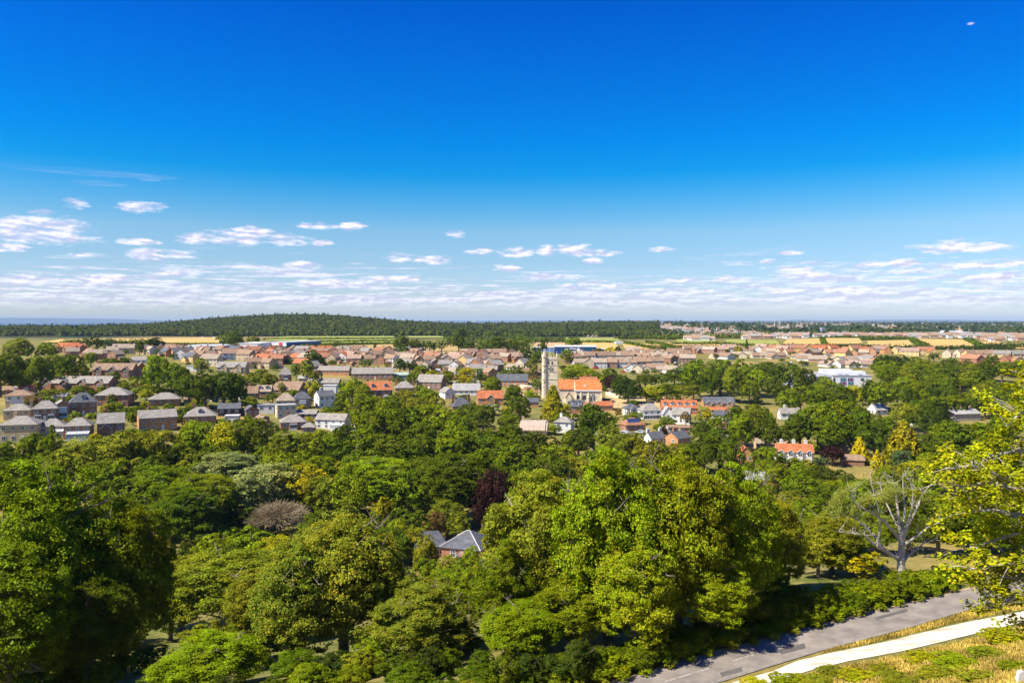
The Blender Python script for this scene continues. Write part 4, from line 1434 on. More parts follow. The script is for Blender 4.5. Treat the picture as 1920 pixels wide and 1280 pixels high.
M['dst'] = mat('dressed_stone', (0.6, 0.54, 0.43), noise=0.2)
arch_window(ch, cpx(1084), 1.5, chh(747), chh(740))
m = MB(); m.box(cpx(1093), cpx(1099), -0.1, 0.02, chh(749), chh(740)); f = m.build('window_frame', M['dst'], ch)
m = MB(); m.box(cpx(1093) + 0.15, cpx(1099) - 0.15, -0.15, -0.09, chh(749) + 0.15, chh(740) - 0.15); m.build('pane', M['glass'], f)
arch_window(ch, cpx(1112), 2.1, chh(750), chh(738.5), 3)
for q in (1080, 1089, 1103, 1127):
    m = MB(); m.solid([(-1.1, -2), (0, -2), (0, chh(735)), (-0.35, chh(737)), (-1.1, chh(744))], 'x', cpx(q) - 0.35, cpx(q) + 0.35); m.build('buttress', st, ch)
m = MB(); pb = chh(744)      # porch with its own gable
m.solid([(cpx(1061), -1), (cpx(1072), -1), (cpx(1072), pb), (cpx(1066.5), pb + 2.3), (cpx(1061), pb)], 'y', -1.5, 3.2); pc_ = m.build('porch', st, ch)
m = MB(); m.solid([(cpx(1060), pb - 0.5), (cpx(1066.5), pb + 2.4), (cpx(1073), pb - 0.5), (cpx(1073), pb - 0.25), (cpx(1066.5), pb + 2.7), (cpx(1060), pb - 0.25)], 'y', -1.7, 3.2); m.build('porch_roof', M['roof'], pc_, (0.36, 0.2, 0.14))
m = MB(); m.box(cpx(1064.5), cpx(1068.5), -1.56, -1.49, -0.8, 1.5); m.build('door', M['timber'], pc_)
tag(ch, 'stone church with bright orange tiled roof and arched windows', 'church')
BOX.append((1045, 1130, 706, 757, cy))

# tower with stair turret
tx, ty, tz = P(1030, 746)
tw = empty('church_tower', (tx, ty, tz), R(-3))
s2 = ty / F


def tpx(px): return (px - 1030) * s2


def thh(py): return -(py - Y0) / F * ty - tz


L0, L1 = tpx(1021.5), tpx(1045.5)
dp = 7.5
m = MB()
m.box(L0, L1, 0, dp, -3, thh(673))
m.box(L0 - 0.12, L1 + 0.12, -0.12, dp + 0.12, -3, 1.2)
wl = m.build('tower_wall', st, tw)
for yy in (723.5, 710.5, 696.5, 684, 673.5):
    m = MB(); z = thh(yy); m.box(L0 - 0.2, L1 + 0.2, -0.2, dp + 0.2, z - 0.16, z + 0.16); m.build('string_course', M['dst'], tw)
m = MB()
zt = thh(673)
n_ = 5
m.box(L0 - 0.05, L1 + 0.05, -0.05, 0.35, zt, zt + 0.7); m.box(L0 - 0.05, L1 + 0.05, dp - 0.35, dp + 0.05, zt, zt + 0.7)
m.box(L0 - 0.05, L0 + 0.35, 0.352, dp - 0.352, zt, zt + 0.7); m.box(L1 - 0.35, L1 + 0.05, 0.352, dp - 0.352, zt, zt + 0.7)
for k in range(n_):
    u = L0 + (L1 - L0) * (k + 0.5) / n_
    for y0_, y1_ in ((-0.05, 0.35), (dp - 0.35, dp + 0.05)): m.box(u - 0.38, u + 0.38, y0_, y1_, zt + 0.702, zt + 1.4)
    v_ = dp * (k + 0.5) / n_
    for x0_, x1_ in ((L0 - 0.05, L0 + 0.35), (L1 - 0.35, L1 + 0.05)): m.box(x0_, x1_, v_ - 0.38, v_ + 0.38, zt + 0.702, zt + 1.4)
m.build('battlements', st, tw)
for (px_, yy, r_) in ((1044.2, 0.4, 0.6), (1044.2, dp - 0.4, 0.5), (1023, dp - 0.4, 0.45)):
    m = MB(); x_ = tpx(px_); m.tube([(x_, yy, zt - 0.2), (x_, yy, zt + 1.8), (x_, yy, zt + 2.0), (x_, yy, thh(658))], [r_, r_ * 0.9, r_ * 0.6, 0.05], 8); m.build('pinnacle', st, tw)
# octagonal turret
txc = tpx(1020.5)
m = MB(); rr0 = tpx(1030 + 4.9)
m.tube([(txc, 0.4, -3), (txc, 0.4, thh(735)), (txc, 0.4, thh(715)), (txc, 0.4, thh(669))], [rr0 * 1.15, rr0 * 1.05, rr0, rr0 * 0.93], 8)
m.tube([(txc, 0.4, thh(671)), (txc, 0.4, thh(669.5)), (txc, 0.4, thh(664.5)), (txc, 0.4, thh(664))], [rr0 * 0.9, rr0 * 1.1, rr0 * 1.1, rr0 * 0.85], 8)
tu = m.build('stair_turret', st, tw)
m = MB(); m.tube([(txc, 0.4, thh(664.2)), (txc, 0.4, thh(661.5)), (txc, 0.4, thh(659)), (txc, 0.4, thh(653.5))], [0.8, 0.75, 0.4, 0.05], 8); m.build('pinnacle', st, tu)
for yy in (723.5, 710.5, 696.5, 684):
    m = MB(); z = thh(yy); m.tube([(txc, 0.4, z - 0.15), (txc, 0.4, z + 0.15)], [rr0 * 1.12, rr0 * 1.12], 8); m.build('string_course', M['dst'], tu)
for q in (0, 1):
    z = thh(717 - 22 * q)
    m = MB(); m.box(txc - 0.12, txc + 0.12, 0.3 - rr0, 0.6 - rr0, z, z + 0.9); m.build('slit_window', M['glass'], tu)
# clock and belfry louvres
m = MB(); c_ = tpx(1033.4); z = thh(692)
m.solid([(c_ + 1.25 * math.cos(a * math.pi / 10), z + 1.25 * math.sin(a * math.pi / 10)) for a in range(20)], 'y', -0.16, 0.0); cl = m.build('clock', mat('clock_ring', (0.10, 0.09, 0.07)), tw)
m = MB(); m.solid([(c_ + 0.85 * math.cos(a * math.pi / 10), z + 0.85 * math.sin(a * math.pi / 10)) for a in range(20)], 'y', -0.2, -0.14); m.build('clock_face', mat('clock_face', (0.30, 0.27, 0.2)), cl)
m = MB(); m.box(c_ - 0.05, c_ + 0.05, -0.25, -0.19, z, z + 0.75); m.box(c_, c_ + 0.5, -0.26, -0.2, z - 0.05, z + 0.05); m.build('clock_hand', M['dst'], cl)
for q in (1028.3, 1035.5):
    x_ = tpx(q)
    m = MB(); m.solid([(x_ - 0.5, thh(684) + 0.4), (x_ + 0.5, thh(684) + 0.4), (x_ + 0.5, thh(678.5)), (x_, thh(677)), (x_ - 0.5, thh(678.5))], 'y', -0.1, 0.01); m.build('louvre', mat('louvre', (0.07, 0.06, 0.05)), tw)
m = MB(); x_ = tpx(1031); m.tube([(x_, 1.5, zt - 0.2), (x_, 1.5, thh(640))], [0.13, 0.07], 6); m.tube([(x_, 1.5, thh(640)), (x_, 1.5, thh(639.3))], [0.16, 0.1], 6)
m.build('flagpole', M['paint'], tw)
tag(tw, 'tall pale stone church tower with stair turret, clock and flagpole', 'church tower')
BOX.append((1012, 1046, 650, 752, ty))

# churchyard stones
gst = []
for k in range(46):
    if k < 12: px, py = rnd.uniform(975, 1008), rnd.uniform(732, 743)
    else: px, py = rnd.uniform(1128, 1242), rnd.uniform(748, 762)
    if 1150 < px < 1208 and py < 756: continue
    x, y, z = P(px, py)
    m = MB(); h_ = rnd.uniform(0.8, 1.4)
    m.solid([(-0.35, -0.3), (0.35, -0.3), (0.35, h_ * 0.8), (0.15, h_), (-0.15, h_), (-0.35, h_ * 0.8)], 'y', 0, 0.16)
    o = m.build('gravestone', M['dst'])
    o.location = (x, y, z); o.rotation_euler = (0, R(rnd.uniform(-4, 4)), R(rnd.uniform(-15, 15)))
    tag(o, None, 'gravestone', 'gravestones in the churchyard')
    AUTO.append((o, 'small pale gravestone on dry grass', px, py))

# ------------------------------------------------------------------ big sheds and the blue and white blocks
def block(name, label, cat, x0, x1, yb, yt, depth, wall, roof=(0.5, 0.5, 0.5), rot=0, par=0.5):
    gx, gy, g0 = P((x0 + x1) / 2, yb)
    w_ = (x1 - x0) / F * gy
    if rot: w_ = (w_ - depth * abs(math.sin(R(rot)))) / math.cos(R(rot))
    ox = gx - (x1 - x0) / F * gy / 2 + (depth * math.sin(R(rot)) if rot > 0 else 0)
    rt = empty(name, (ox, gy + (w_ * math.sin(R(-rot)) if rot < 0 else 0), g0), R(rot))
    h_ = -(yt - Y0) / F * gy - g0
    m = MB(); m.box(0, w_, 0, depth, -3, h_); m.build('wall', M['solid'], rt, wall)
    m = MB(); m.box(-0.3, w_ + 0.3, -0.3, depth + 0.3, h_ + 0.01, h_ + par); m.build('roof', M['solid'], rt, roof)
    tag(rt, label, cat)
    BOX.append((x0, x1, yt, yb, gy))
    return rt, w_, h_, gy / F


def text(body, parent, x, z, size, y=-0.12, col=(0.85, 0.84, 0.82)):
    cu = bpy.data.curves.new('lettering', 'FONT')
    cu.body = body; cu.size = size; cu.align_x = 'CENTER'; cu.align_y = 'CENTER'; cu.extrude = 0.02
    ob = bpy.data.objects.new('tmp', cu)
    me = bpy.data.meshes.new_from_object(ob)
    bpy.data.objects.remove(ob)
    me.materials.clear(); me.materials.append(M['solid'])
    o = put('lettering', me, parent, col, (x, y, z))
    o.rotation_euler = (R(90), 0, 0)
    return o


def part_box(name, parent, x0, x1, y0, y1, z0, z1, col, mt='solid'):
    m = MB(); m.box(x0, x1, y0, y1, z0, z1)
    return m.build(name, M[mt], parent, col)


rt, w_, h_, s_ = block('warehouse', 'white shed with blue side wall and red sign above the rooftops', 'warehouse', 498, 579, 655.5, 642, 55, (0.72, 0.73, 0.75), (0.55, 0.57, 0.6), rot=-24)
sg = part_box('sign', rt, w_ * 0.60, w_ * 0.77, -0.35, -0.02, h_ * 0.12, h_ * 0.98, (0.75, 0.03, 0.03)); text('Range', sg, w_ * 0.685, h_ * 0.62, w_ * 0.052, -0.42)
part_box('side_cladding', rt, w_ + 0.02, w_ + 0.35, 0.2, 54.8, -2, h_ - 0.5, (0.05, 0.12, 0.24))
rt, w_, h_, s_ = block('warehouse', 'white flat shed with small red sign and orange door strip', 'warehouse', 446, 491, 656.5, 644, 40, (0.78, 0.76, 0.73), (0.7, 0.7, 0.7), rot=-3)
part_box('sign', rt, w_ * 0.13, w_ * 0.22, -0.35, -0.02, h_ * 0.35, h_ * 0.62, (0.75, 0.05, 0.03)); part_box('canopy', rt, w_ * 0.15, w_ * 0.62, -1.2, -0.02, h_ * 0.3, h_ * 0.38, (0.7, 0.15, 0.05))
rt, w_, h_, s_ = block('warehouse', 'low grey warehouse with a red shop sign', 'warehouse', 342, 412, 658, 649, 45, (0.42, 0.44, 0.47), (0.55, 0.57, 0.6), rot=0)
sg = part_box('sign', rt, w_ * 0.50, w_ * 0.70, -0.5, -0.02, h_ * 0.15, h_ * 1.1, (0.72, 0.03, 0.03)); part_box('white_panel', sg, w_ * 0.61, w_ * 0.68, -0.6, -0.5, h_ * 0.45, h_ * 0.8, (0.8, 0.8, 0.8))
part_box('roof_canopy', rt, -2, w_ * 0.38, -12, -0.3, h_ * 0.35, h_ * 0.62, (0.62, 0.64, 0.68))
# blue school
rt, w_, h_, s_ = block('college_building', 'long deep blue modern building with white roof edge', 'building', 1040, 1121, 663.5, 650.5, 26, (0.012, 0.05, 0.22), (0.75, 0.74, 0.72), rot=-3, par=0.9)
for k in range(9):
    x_ = w_ * (0.14 + 0.09 * k)
    f = part_box('window_band', rt, x_, x_ + w_ * 0.06, -0.14, -0.01, h_ * 0.56, h_ * 0.86, (0.02, 0.10, 0.16)); 
    f2 = part_box('window_band', rt, x_, x_ + w_ * 0.06, -0.14, -0.01, h_ * 0.12, h_ * 0.45, (0.03, 0.16, 0.20))
for a, z_, r_ in ((0.57, 0.62, 1.7), (0.57, 0.15, 1.6)):
    m = MB(); m.solid([(w_ * a + r_ * math.cos(q * math.pi / 8), h_ * z_ + r_ * math.sin(q * math.pi / 8)) for q in range(16)], 'y', -0.4, -0.15); m.build('white_disc', M['paint'], rt)
for a, b in ((0.25, 0.62), (0.44, 0.66), (0.62, 0.42), (0.36, 0.70)): part_box('white_panel', rt, w_ * a, w_ * a + 3, -0.3, -0.15, h_ * b, h_ * b + 1.0, (0.8, 0.8, 0.8))
block('college_wing', 'pale blue low wing left of the deep blue building', 'building', 1000, 1039, 660, 652, 18, (0.18, 0.30, 0.52), (0.55, 0.55, 0.55))
block('college_annex', 'small blue annex with white roof right of the blue building', 'building', 1126, 1138, 661, 654.5, 12, (0.015, 0.06, 0.26), (0.75, 0.74, 0.72))
# white health-centre-like block in the wood
rt, w_, h_, s_ = block('white_block', 'large white flat-roofed building with grey left wing in the wood', 'building', 1562, 1638, 727, 705, 34, (0.76, 0.76, 0.76), (0.42, 0.42, 0.44), rot=-2)
for k, (a, b) in enumerate(((0.20, 0.35), (0.385, 0.53))):
    f = part_box('window', rt, w_ * a, w_ * b, -0.12, -0.01, h_ * 0.24, h_ * 0.86, (0.25, 0.27, 0.33))
    for r_ in range(2):
        for c_ in range(4):
            col = ((0.03, 0.04, 0.07), (0.08, 0.3, 0.28), (0.45, 0.06, 0.28), (0.05, 0.12, 0.3))[(r_ * 3 + c_ * 2 + k) % 4]
            x_ = w_ * (a + (b - a) * (c_ + 0.12) / 4); z_ = h_ * (0.28 + 0.32 * r_)
            part_box('pane', f, x_, x_ + w_ * (b - a) * 0.2, -0.18, -0.12, z_, z_ + h_ * 0.2, col)
part_box('window', rt, w_ * 0.72, w_ * 0.80, -0.12, -0.01, h_ * 0.6, h_ * 0.82, (0.04, 0.05, 0.07)); part_box('window', rt, w_ * 0.02, w_ * 0.07, -0.12, -0.01, h_ * 0.45, h_ * 0.85, (0.04, 0.05, 0.07))
part_box('roof_storey', rt, w_ * 0.15, w_ * 0.98, 8, 16, h_ + 0.51, h_ + 2.4, (0.74, 0.74, 0.74)); part_box('roof_storey', rt, w_ * 0.05, w_ * 0.85, 22, 29, h_ + 0.51, h_ + 2.8, (0.74, 0.74, 0.74))
for a in (0.2, 0.36, 0.72): part_box('roof_light', rt, w_ * a, w_ * (a + 0.1), 2, 5, h_ + 0.51, h_ + 0.9, (0.15, 0.15, 0.2))
# grey left wing is part of the same building
part_box('left_wing', rt, -25, -0.01, 1.5, 32, -3, h_ - 0.8, (0.26, 0.31, 0.35)); part_box('wing_roof', rt, -25.3, -0.02, 1.2, 32.3, h_ - 0.79, h_ - 0.3, (0.40, 0.39, 0.40))
for k in range(5): part_box('wing_window', rt, -23 + k * 3.6, -21 + k * 3.6, 1.35, 1.49, h_ * 0.5, h_ * 0.68, (0.05, 0.05, 0.07) if k % 2 == 0 else (0.3, 0.05, 0.2))
part_box('roof_band', rt, -15, -10, 4, 28, h_ - 0.28, h_ + 0.05, (0.75, 0.75, 0.75))
BOX.append((1508, 1562, 690, 722, P(1600, 727)[1]))

# far sheds, tower block and chimneys
for (a, b, yb, yt, dep, col, lab) in [
    (1771, 1804, 628, 620.5, 60, (0.8, 0.8, 0.8), 'long white factory shed far away near the river, left one'), (1806, 1824, 628.5, 622.5, 60, (0.75, 0.76, 0.78), 'smaller white shed far away near the river, right one'),
    (1556, 1600, 627, 622, 60, (0.45, 0.55, 0.65), 'pale blue-grey industrial roof in the distance'), (1600, 1620, 628, 624.5, 40, (0.72, 0.7, 0.66), 'low pale shed right of the distant blue-grey roof'),
    (1418, 1452, 634, 629, 40, (0.75, 0.74, 0.72), 'white retail shed left of the golden fields'), (1262, 1278, 621, 616.5, 50, (0.5, 0.42, 0.36), 'brown factory block on the far hillside'),
    (1236, 1256, 618, 615, 40, (0.75, 0.76, 0.76), 'white low building on the far hillside'), (1700, 1712, 627, 624.5, 30, (0.05, 0.33, 0.28), 'teal green shed roof behind the golden fields'),
    (880, 892, 604.5, 601.2, 20, (0.55, 0.5, 0.42), 'pale building on the wooded ridge'), (1155, 1180, 645, 641.5, 20, (0.72, 0.7, 0.66), 'low white farm building beyond the blue building'),
]: block('shed', lab, 'shed', a, b, yb, yt, dep, col, tuple(min(c * 1.05, 0.82) for c in col))
rt, w_, h_, s_ = block('tower_block', 'lone grey tower block behind the golden fields', 'tower block', 1541, 1546.5, 629, 614.5, 12, (0.38, 0.4, 0.44), (0.4, 0.4, 0.4))
for k in range(6): part_box('window', rt, 0.8, w_ - 0.8, -0.2, -0.01, h_ * (0.1 + 0.14 * k), h_ * (0.17 + 0.14 * k), (0.12, 0.14, 0.18))
for k, px in enumerate((1452.5, 1462.5)):
    x, y, z = P(px, 613.5)
    m = MB(); hh_ = -(599.5 - Y0) / F * y - z
    m.tube([(0, 0, -5), (0, 0, hh_ * 0.5), (0, 0, hh_)], [y / F * 1.0, y / F * 0.8, y / F * 0.7], 10)
    o = m.build('chimney_stack', mat('stack_concrete', (0.5, 0.47, 0.47))); o.location = (x, y, z)
    tag(o, ('left' if k == 0 else 'right') + ' one of two tall concrete chimneys on the horizon', 'chimney stack', 'tall chimneys on the horizon')
# ------------------------------------------------------------------ estate houses: a few kinds, copied
def estate_proto(kind):
    rt = empty('house', (0, 0, -500))
    w_, d_, he, hr, ax = {'eaves': (10, 7.5, 4.9, 7.8, 'x'), 'front': (8, 10, 4.8, 7.8, 'y'), 'bungalow': (12, 9, 2.7, 5.4, 'x'), 'semi': (14, 8, 5.0, 8.0, 'x'), 'bfront': (9, 12, 2.7, 5.6, 'y')}[kind]
    me = []
    wl = put('wall', wall_mesh(w_, d_, he, hr, 'gable', ax).mesh('wall', M['wall']), rt)
    for v in wl.data.vertices: v.co.x -= w_ / 2
    rf = put('roof', roof_mesh(w_, d_, he, hr, 'gable', 0.45, 0.18, ax).mesh('roof', M['roof']), rt)
    for v in rf.data.vertices: v.co.x -= w_ / 2
    if kind in ('eaves', 'semi'):
        c = chimney(rf, w_ * 0.3, d_ / 2, he + 1, hr + 1.1, WALL['brick'])
    n = 3 if w_ < 13 else 4
    for f_ in range(2 if he > 4 else 1):
        for k in range(n if ax == 'x' else 2):
            nn_ = n if ax == 'x' else 2
            o = put('window', WM, rt, None, (-w_ / 2 + w_ * (k + 0.5) / nn_, -0.02, (1.4 if he < 4 else (1.3, 3.9)[f_])), (1.5, 1, 1.2))
            put('pane', PM, o)
    if kind in ('front', 'eaves'):
        m = MB()
        if kind == 'eaves':
            m.solid([(-4, -1), (0.2, -1), (0.2, 2.4), (-1.9, 4.2), (-4, 2.4)], 'y', -3.2, 0.1)
        else: m.solid([(4.0, -1), (7.0, -1), (7.0, 2.2), (4.0, 2.9)], 'y', 1.0, 7)
        g = m.build('garage_wing', M['wall'], rt)
        m = MB()
        if kind == 'eaves': m.solid([(-4.35, 2.2), (-1.9, 4.3), (0.55, 2.2), (0.55, 2.4), (-1.9, 4.5), (-4.35, 2.4)], 'y', -3.5, 1.2)
        else: m.solid([(4.01, 2.95), (7.4, 2.1), (7.4, 2.3), (4.01, 3.15)], 'y', 0.7, 7.3)
        m.build('garage_roof', M['roof'], g)
    return rt


def kids(o): return [c for c in KIDS.get(o.name, [])]


PROTO = {k: estate_proto(k) for k in ('eaves', 'front', 'bungalow', 'semi', 'bfront')}
KIDS = {}
for o in C.objects:
    if o.parent: KIDS.setdefault(o.parent.name, []).append(o)


def copy_tree(o, parent, wc, rc):
    c = o.copy()
    C.objects.link(c)
    c.parent = parent
    if 'roof' in o.name: c.color = (*rc, 1)
    elif 'wall' in o.name or 'wing' in o.name: c.color = (*wc, 1)
    elif 'chimney' in o.name: c.color = (*WALL['brick'], 1)
    for ch in kids(o): copy_tree(ch, c, wc, rc)
    return c


ORD = ['', 'first', 'second', 'third', 'fourth', 'fifth', 'sixth', 'seventh', 'eighth', 'ninth', 'tenth', 'eleventh', 'twelfth', 'thirteenth', 'fourteenth', 'fifteenth', 'sixteenth',
       'seventeenth', 'eighteenth', 'nineteenth', 'twentieth']


def ordw(n):
    if n <= 20: return ORD[n]
    t, u = divmod(n, 10)
    tens = {2: 'twenty', 3: 'thirty', 4: 'forty', 5: 'fifty', 6: 'sixty', 7: 'seventy', 8: 'eighty', 9: 'ninety'}
    if t not in tens: return str(n) + 'th'
    return tens[t] + '-' + ORD[u] if u else tens[t][:-1] + 'ieth'


nest = 0


def row(x0, y0, x1, y1, n, kinds, walls, roofs, phrase, rot=(-42, 42), group='estate houses', sc=0.95, jy=1.9):
    global nest
    idx = 0
    for k in range(n):
        t = (k + 0.5) / n
        px = x0 + (x1 - x0) * t + rnd.uniform(-0.22, 0.22) * (x1 - x0) / n
        py = y0 + (y1 - y0) * t + rnd.uniform(-jy, jy)
        kd = rnd.choice(kinds)
        wn, rn = rnd.choice(walls), rnd.choice(roofs)
        x, y, z = P(px, py)
        hit = False
        for (a, b, t_, bb, yy) in BOX[:NB]:
            if a - 4 < px < b + 4 and py > t_ - 2 and py < bb + 5: hit = True
        if hit: continue
        idx += 1
        nest += 1
        f = rnd.uniform(0.85, 1.12)
        wc = tuple(v * f for v in WALL[wn])
        f = rnd.uniform(0.82, 1.15)
        rc = tuple(min(v * f, 0.85) for v in ROOF[rn])
        c = copy_tree(PROTO[kd], None, wc, rc)
        c.name = {'bungalow': 'bungalow', 'bfront': 'bungalow', 'semi': 'semi_detached_house'}.get(kd, 'house')
        c.location = (x, y, z)
        k_ = sc * rnd.uniform(0.88, 1.14)
        c.scale = (k_ * rnd.uniform(0.85, 1.2), k_, k_)
        c.rotation_euler = (0, 0, R(rnd.uniform(*rot) + (90 if rnd.random() < 0.12 else 0)))
        rw = {'brown': 'brown-roofed', 'tile': 'orange-roofed', 'pink': 'pinkish-roofed', 'pale': 'pale-roofed', 'grey': 'grey-roofed', 'redbrown': 'reddish-roofed', 'light': 'light-grey-roofed', 'slate': 'slate-roofed'}[rn]
        tag(c, '%s house, %s from left in the %s' % (rw, ordw(idx), phrase), 'house', group)


NB = len(BOX)
E3 = ['eaves', 'front', 'front', 'eaves', 'semi']
BR = ['brown', 'tile', 'pink', 'redbrown', 'pale', 'brown', 'grey', 'redbrown', 'slate']
WB = ['brick', 'yellow', 'orange', 'brown', 'brick', 'cream', 'white', 'white', 'cream', 'tan']
row(205, 664, 345, 664, 9, E3, WB, ['pale', 'brown', 'pink'], 'row left of the warehouses')
row(300, 669, 600, 664, 21, E3, WB, BR, 'rooftop row nearest the white warehouses')
row(330, 676, 640, 671, 21, E3, WB, BR, 'second rooftop row below the white warehouses')
row(410, 684, 660, 679, 17, E3, WB, BR + ['tile'], 'third rooftop row below the white warehouses')
row(470, 692, 680, 687, 13, E3, WB, BR + ['tile'], 'fourth rooftop row below the white warehouses')
row(600, 666, 800, 668, 12, E3, WB, BR, 'row under the dull golden field')
row(640, 674, 870, 676, 15, E3, WB, ['brown', 'brown', 'pink'], 'second row under the dull golden field')
row(655, 683, 940, 685, 18, E3, WB, ['brown', 'pink', 'pale'], 'third row under the dull golden field')
row(735, 693, 1000, 694, 15, ['eaves', 'front', 'bungalow'], WB + ['cream'], ['brown', 'pink', 'pale', 'grey'], 'fourth row under the dull golden field')
row(780, 702, 1012, 704, 11, ['bungalow', 'eaves', 'bfront'], WB + ['cream'], ['brown', 'pale', 'grey'], 'row just left of the tower belfry')
row(860, 670, 985, 671, 7, E3, ['brick', 'brown'], ['brown', 'pink'], 'far row left of the flagpole')
row(130, 671, 240, 676, 6, E3, ['brick', 'orange'], ['redbrown', 'brown', 'pale'], 'far left group among tall trees')
row(112, 660, 170, 662, 3, ['semi'], ['brick'], ['tile', 'redbrown'], 'far left reddish cluster')
row(745, 712, 1000, 711, 8, ['bungalow', 'eaves', 'front'], ['white', 'cream', 'brick', 'orange'], ['grey', 'brown', 'pale', 'light'], 'lowest row left of the tower')
row(375, 686, 470, 690, 4, E3, ['cream', 'orange', 'white'], ['pale', 'brown'], 'short row behind the pale stone villa')
row(690, 700, 760, 697, 4, E3, ['cream', 'orange', 'brick'], ['grey', 'brown'], 'short row behind the long terrace')
row(480, 676, 640, 674, 8, E3, WB, BR, 'extra half row right of the red sign')
row(800, 679, 1000, 680, 9, E3, WB, ['brown', 'pink', 'pale', 'redbrown'], 'rooftop row left of the flagpole')
row(560, 702, 660, 698, 5, E3, ['orange', 'brick'], ['grey', 'pink'], 'row above the orange brick row')
row(1060, 678, 1180, 677, 6, ['semi', 'eaves'], ['white', 'brown'], ['brown', 'pale'], 'row under the blue building', (-10, 10))
row(1085, 690, 1235, 689, 9, ['semi'], ['brick', 'white', 'cream'], ['pale', 'brown'], 'long terrace under the blue building', (-5, 5), jy=0.4)
row(1180, 669, 1290, 672, 8, ['semi', 'eaves'], ['white', 'cream'], ['pale', 'brown'], 'top white-walled row right of the blue building')
row(1195, 677, 1300, 680, 7, ['semi', 'eaves'], ['white', 'brown'], ['pale', 'brown'], 'second white-walled row right of the blue building')
row(1170, 698, 1290, 697, 7, ['bungalow', 'bfront'], ['white', 'cream'], ['pale', 'brown'], 'bungalow row behind the church trees')
row(1290, 663, 1480, 662, 13, ['semi', 'eaves'], ['white', 'cream', 'brick'], ['pale', 'brown', 'pink'], 'row under the yellow-green field')
row(1340, 671, 1500, 672, 9, ['bungalow', 'bfront'], ['white', 'cream'], ['pale', 'brown'], 'bungalow row above the dark grove')
row(1420, 660, 1640, 662, 17, ['semi', 'eaves', 'front'], ['orange', 'yellow', 'brick'], ['tile', 'redbrown', 'pink'], 'orange row under the golden fields')
row(1435, 667, 1640, 671, 14, ['semi', 'eaves', 'front'], ['orange', 'yellow', 'cream'], ['pink', 'redbrown', 'pale'], 'second orange row under the golden fields')
row(1500, 677, 1660, 680, 12, ['bungalow', 'bfront'], ['white', 'cream', 'orange'], ['pale', 'grey', 'brown'], 'pale bungalow row above the white block')
row(1550, 686, 1670, 689, 8, ['bungalow', 'bfront'], ['white', 'cream'], ['pale', 'pink'], 'lowest bungalow row above the white block')
row(1645, 664, 1760, 667, 7, ['semi', 'eaves', 'front'], ['orange', 'yellow', 'cream'], ['pink', 'tile', 'redbrown'], 'pinkish group right of the orange row')
row(1780, 671, 1925, 674, 8, ['semi', 'eaves'], ['cream', 'brick', 'yellow'], ['pink', 'brown', 'grey'], 'far right row under the golden fields')
row(1815, 684, 1930, 686, 5, ['semi', 'eaves'], ['brick', 'orange'], ['redbrown', 'pink'], 'far right reddish row among trees')
for o in list(PROTO.values()):        # the originals are not part of the place
    def rm(q):
        for c in kids(q): rm(c)
        bpy.data.objects.remove(q)
    rm(o)

# distant housing beyond the first three hundred: one mass
def distant(name, label, specs, seed):
    r = random.Random(seed)
    groups = {}
    m = MB()
    mats = []
    cols = [WALL['white'], (0.55, 0.4, 0.3), (0.5, 0.3, 0.22), ROOF['pink'], ROOF['brown'], ROOF['tile'], ROOF['grey']]
    for c in cols: mats.append(mat('far_house', c, 0.9, noise=0.1))
    for (x0, y0, x1, y1, n) in specs:
        for k in range(n):
            t = r.random()
            px, py = x0 + (x1 - x0) * t, y0 + (y1 - y0) * r.random()
            x, y, z = P(px, py)
            w_, d_, h_ = r.uniform(7, 14), r.uniform(6, 9), r.uniform(3.0, 5.0)
            wi, ri = r.choice((0, 0, 1, 2)), r.choice((3, 4, 4, 6, 6, 3, 4))
            m.box(x - w_ / 2, x + w_ / 2, y, y + d_, z - 2, z + h_, wi)
            m.solid([(y - 0.5, z + h_ + 0.01), (y + d_ + 0.5, z + h_ + 0.01), (y + d_ / 2, z + h_ + 3.2)], 'x', x - w_ / 2 - 0.4, x + w_ / 2 + 0.4, ri)
    o = m.build(name, mats)
    tag(o, label, 'houses', None, 'stuff')


distant('distant_housing', 'mass of tiny far houses spread over the hillsides on the right horizon', [
    (1185, 604, 1330, 622, 300), (1300, 612, 1420, 628, 50), (1395, 626, 1500, 636, 90), (1485, 626, 1740, 633.5, 170), (1700, 628, 1850, 634, 80), (1500, 606, 1640, 611, 170),
    (1430, 606, 1520, 616, 110), (1640, 606, 1900, 616, 60), (1850, 630, 1925, 640, 45), (1290, 636, 1340, 640, 12), (600, 627, 780, 630, 16), (1000, 600, 1120, 606, 25), (1905, 603, 1960, 610, 20)], 5)
for k, (px, py) in enumerate(((1104, 633), (1112, 633), (1119, 633))):
    x, y, z = P(px, py)
    m = MB(); s_ = y / F; m.box(-3.2 * s_, 3.2 * s_, 0, 10, -2, 1.5 * s_); rt = empty('gabled_house', (x, y, z)); m.build('wall', M['render'], rt, WALL['white'])
    m = MB(); m.solid([(-3.6 * s_, 1.4 * s_), (3.6 * s_, 1.4 * s_), (0, 5.2 * s_)], 'y', -0.5, 10.5); m.build('roof', M['roof'], rt, ROOF['pink'])
    tag(rt, '%s of three pointed white gabled houses on the edge of the wood' % ('left', 'middle', 'right')[k], 'house', 'three pointed houses below the wood')

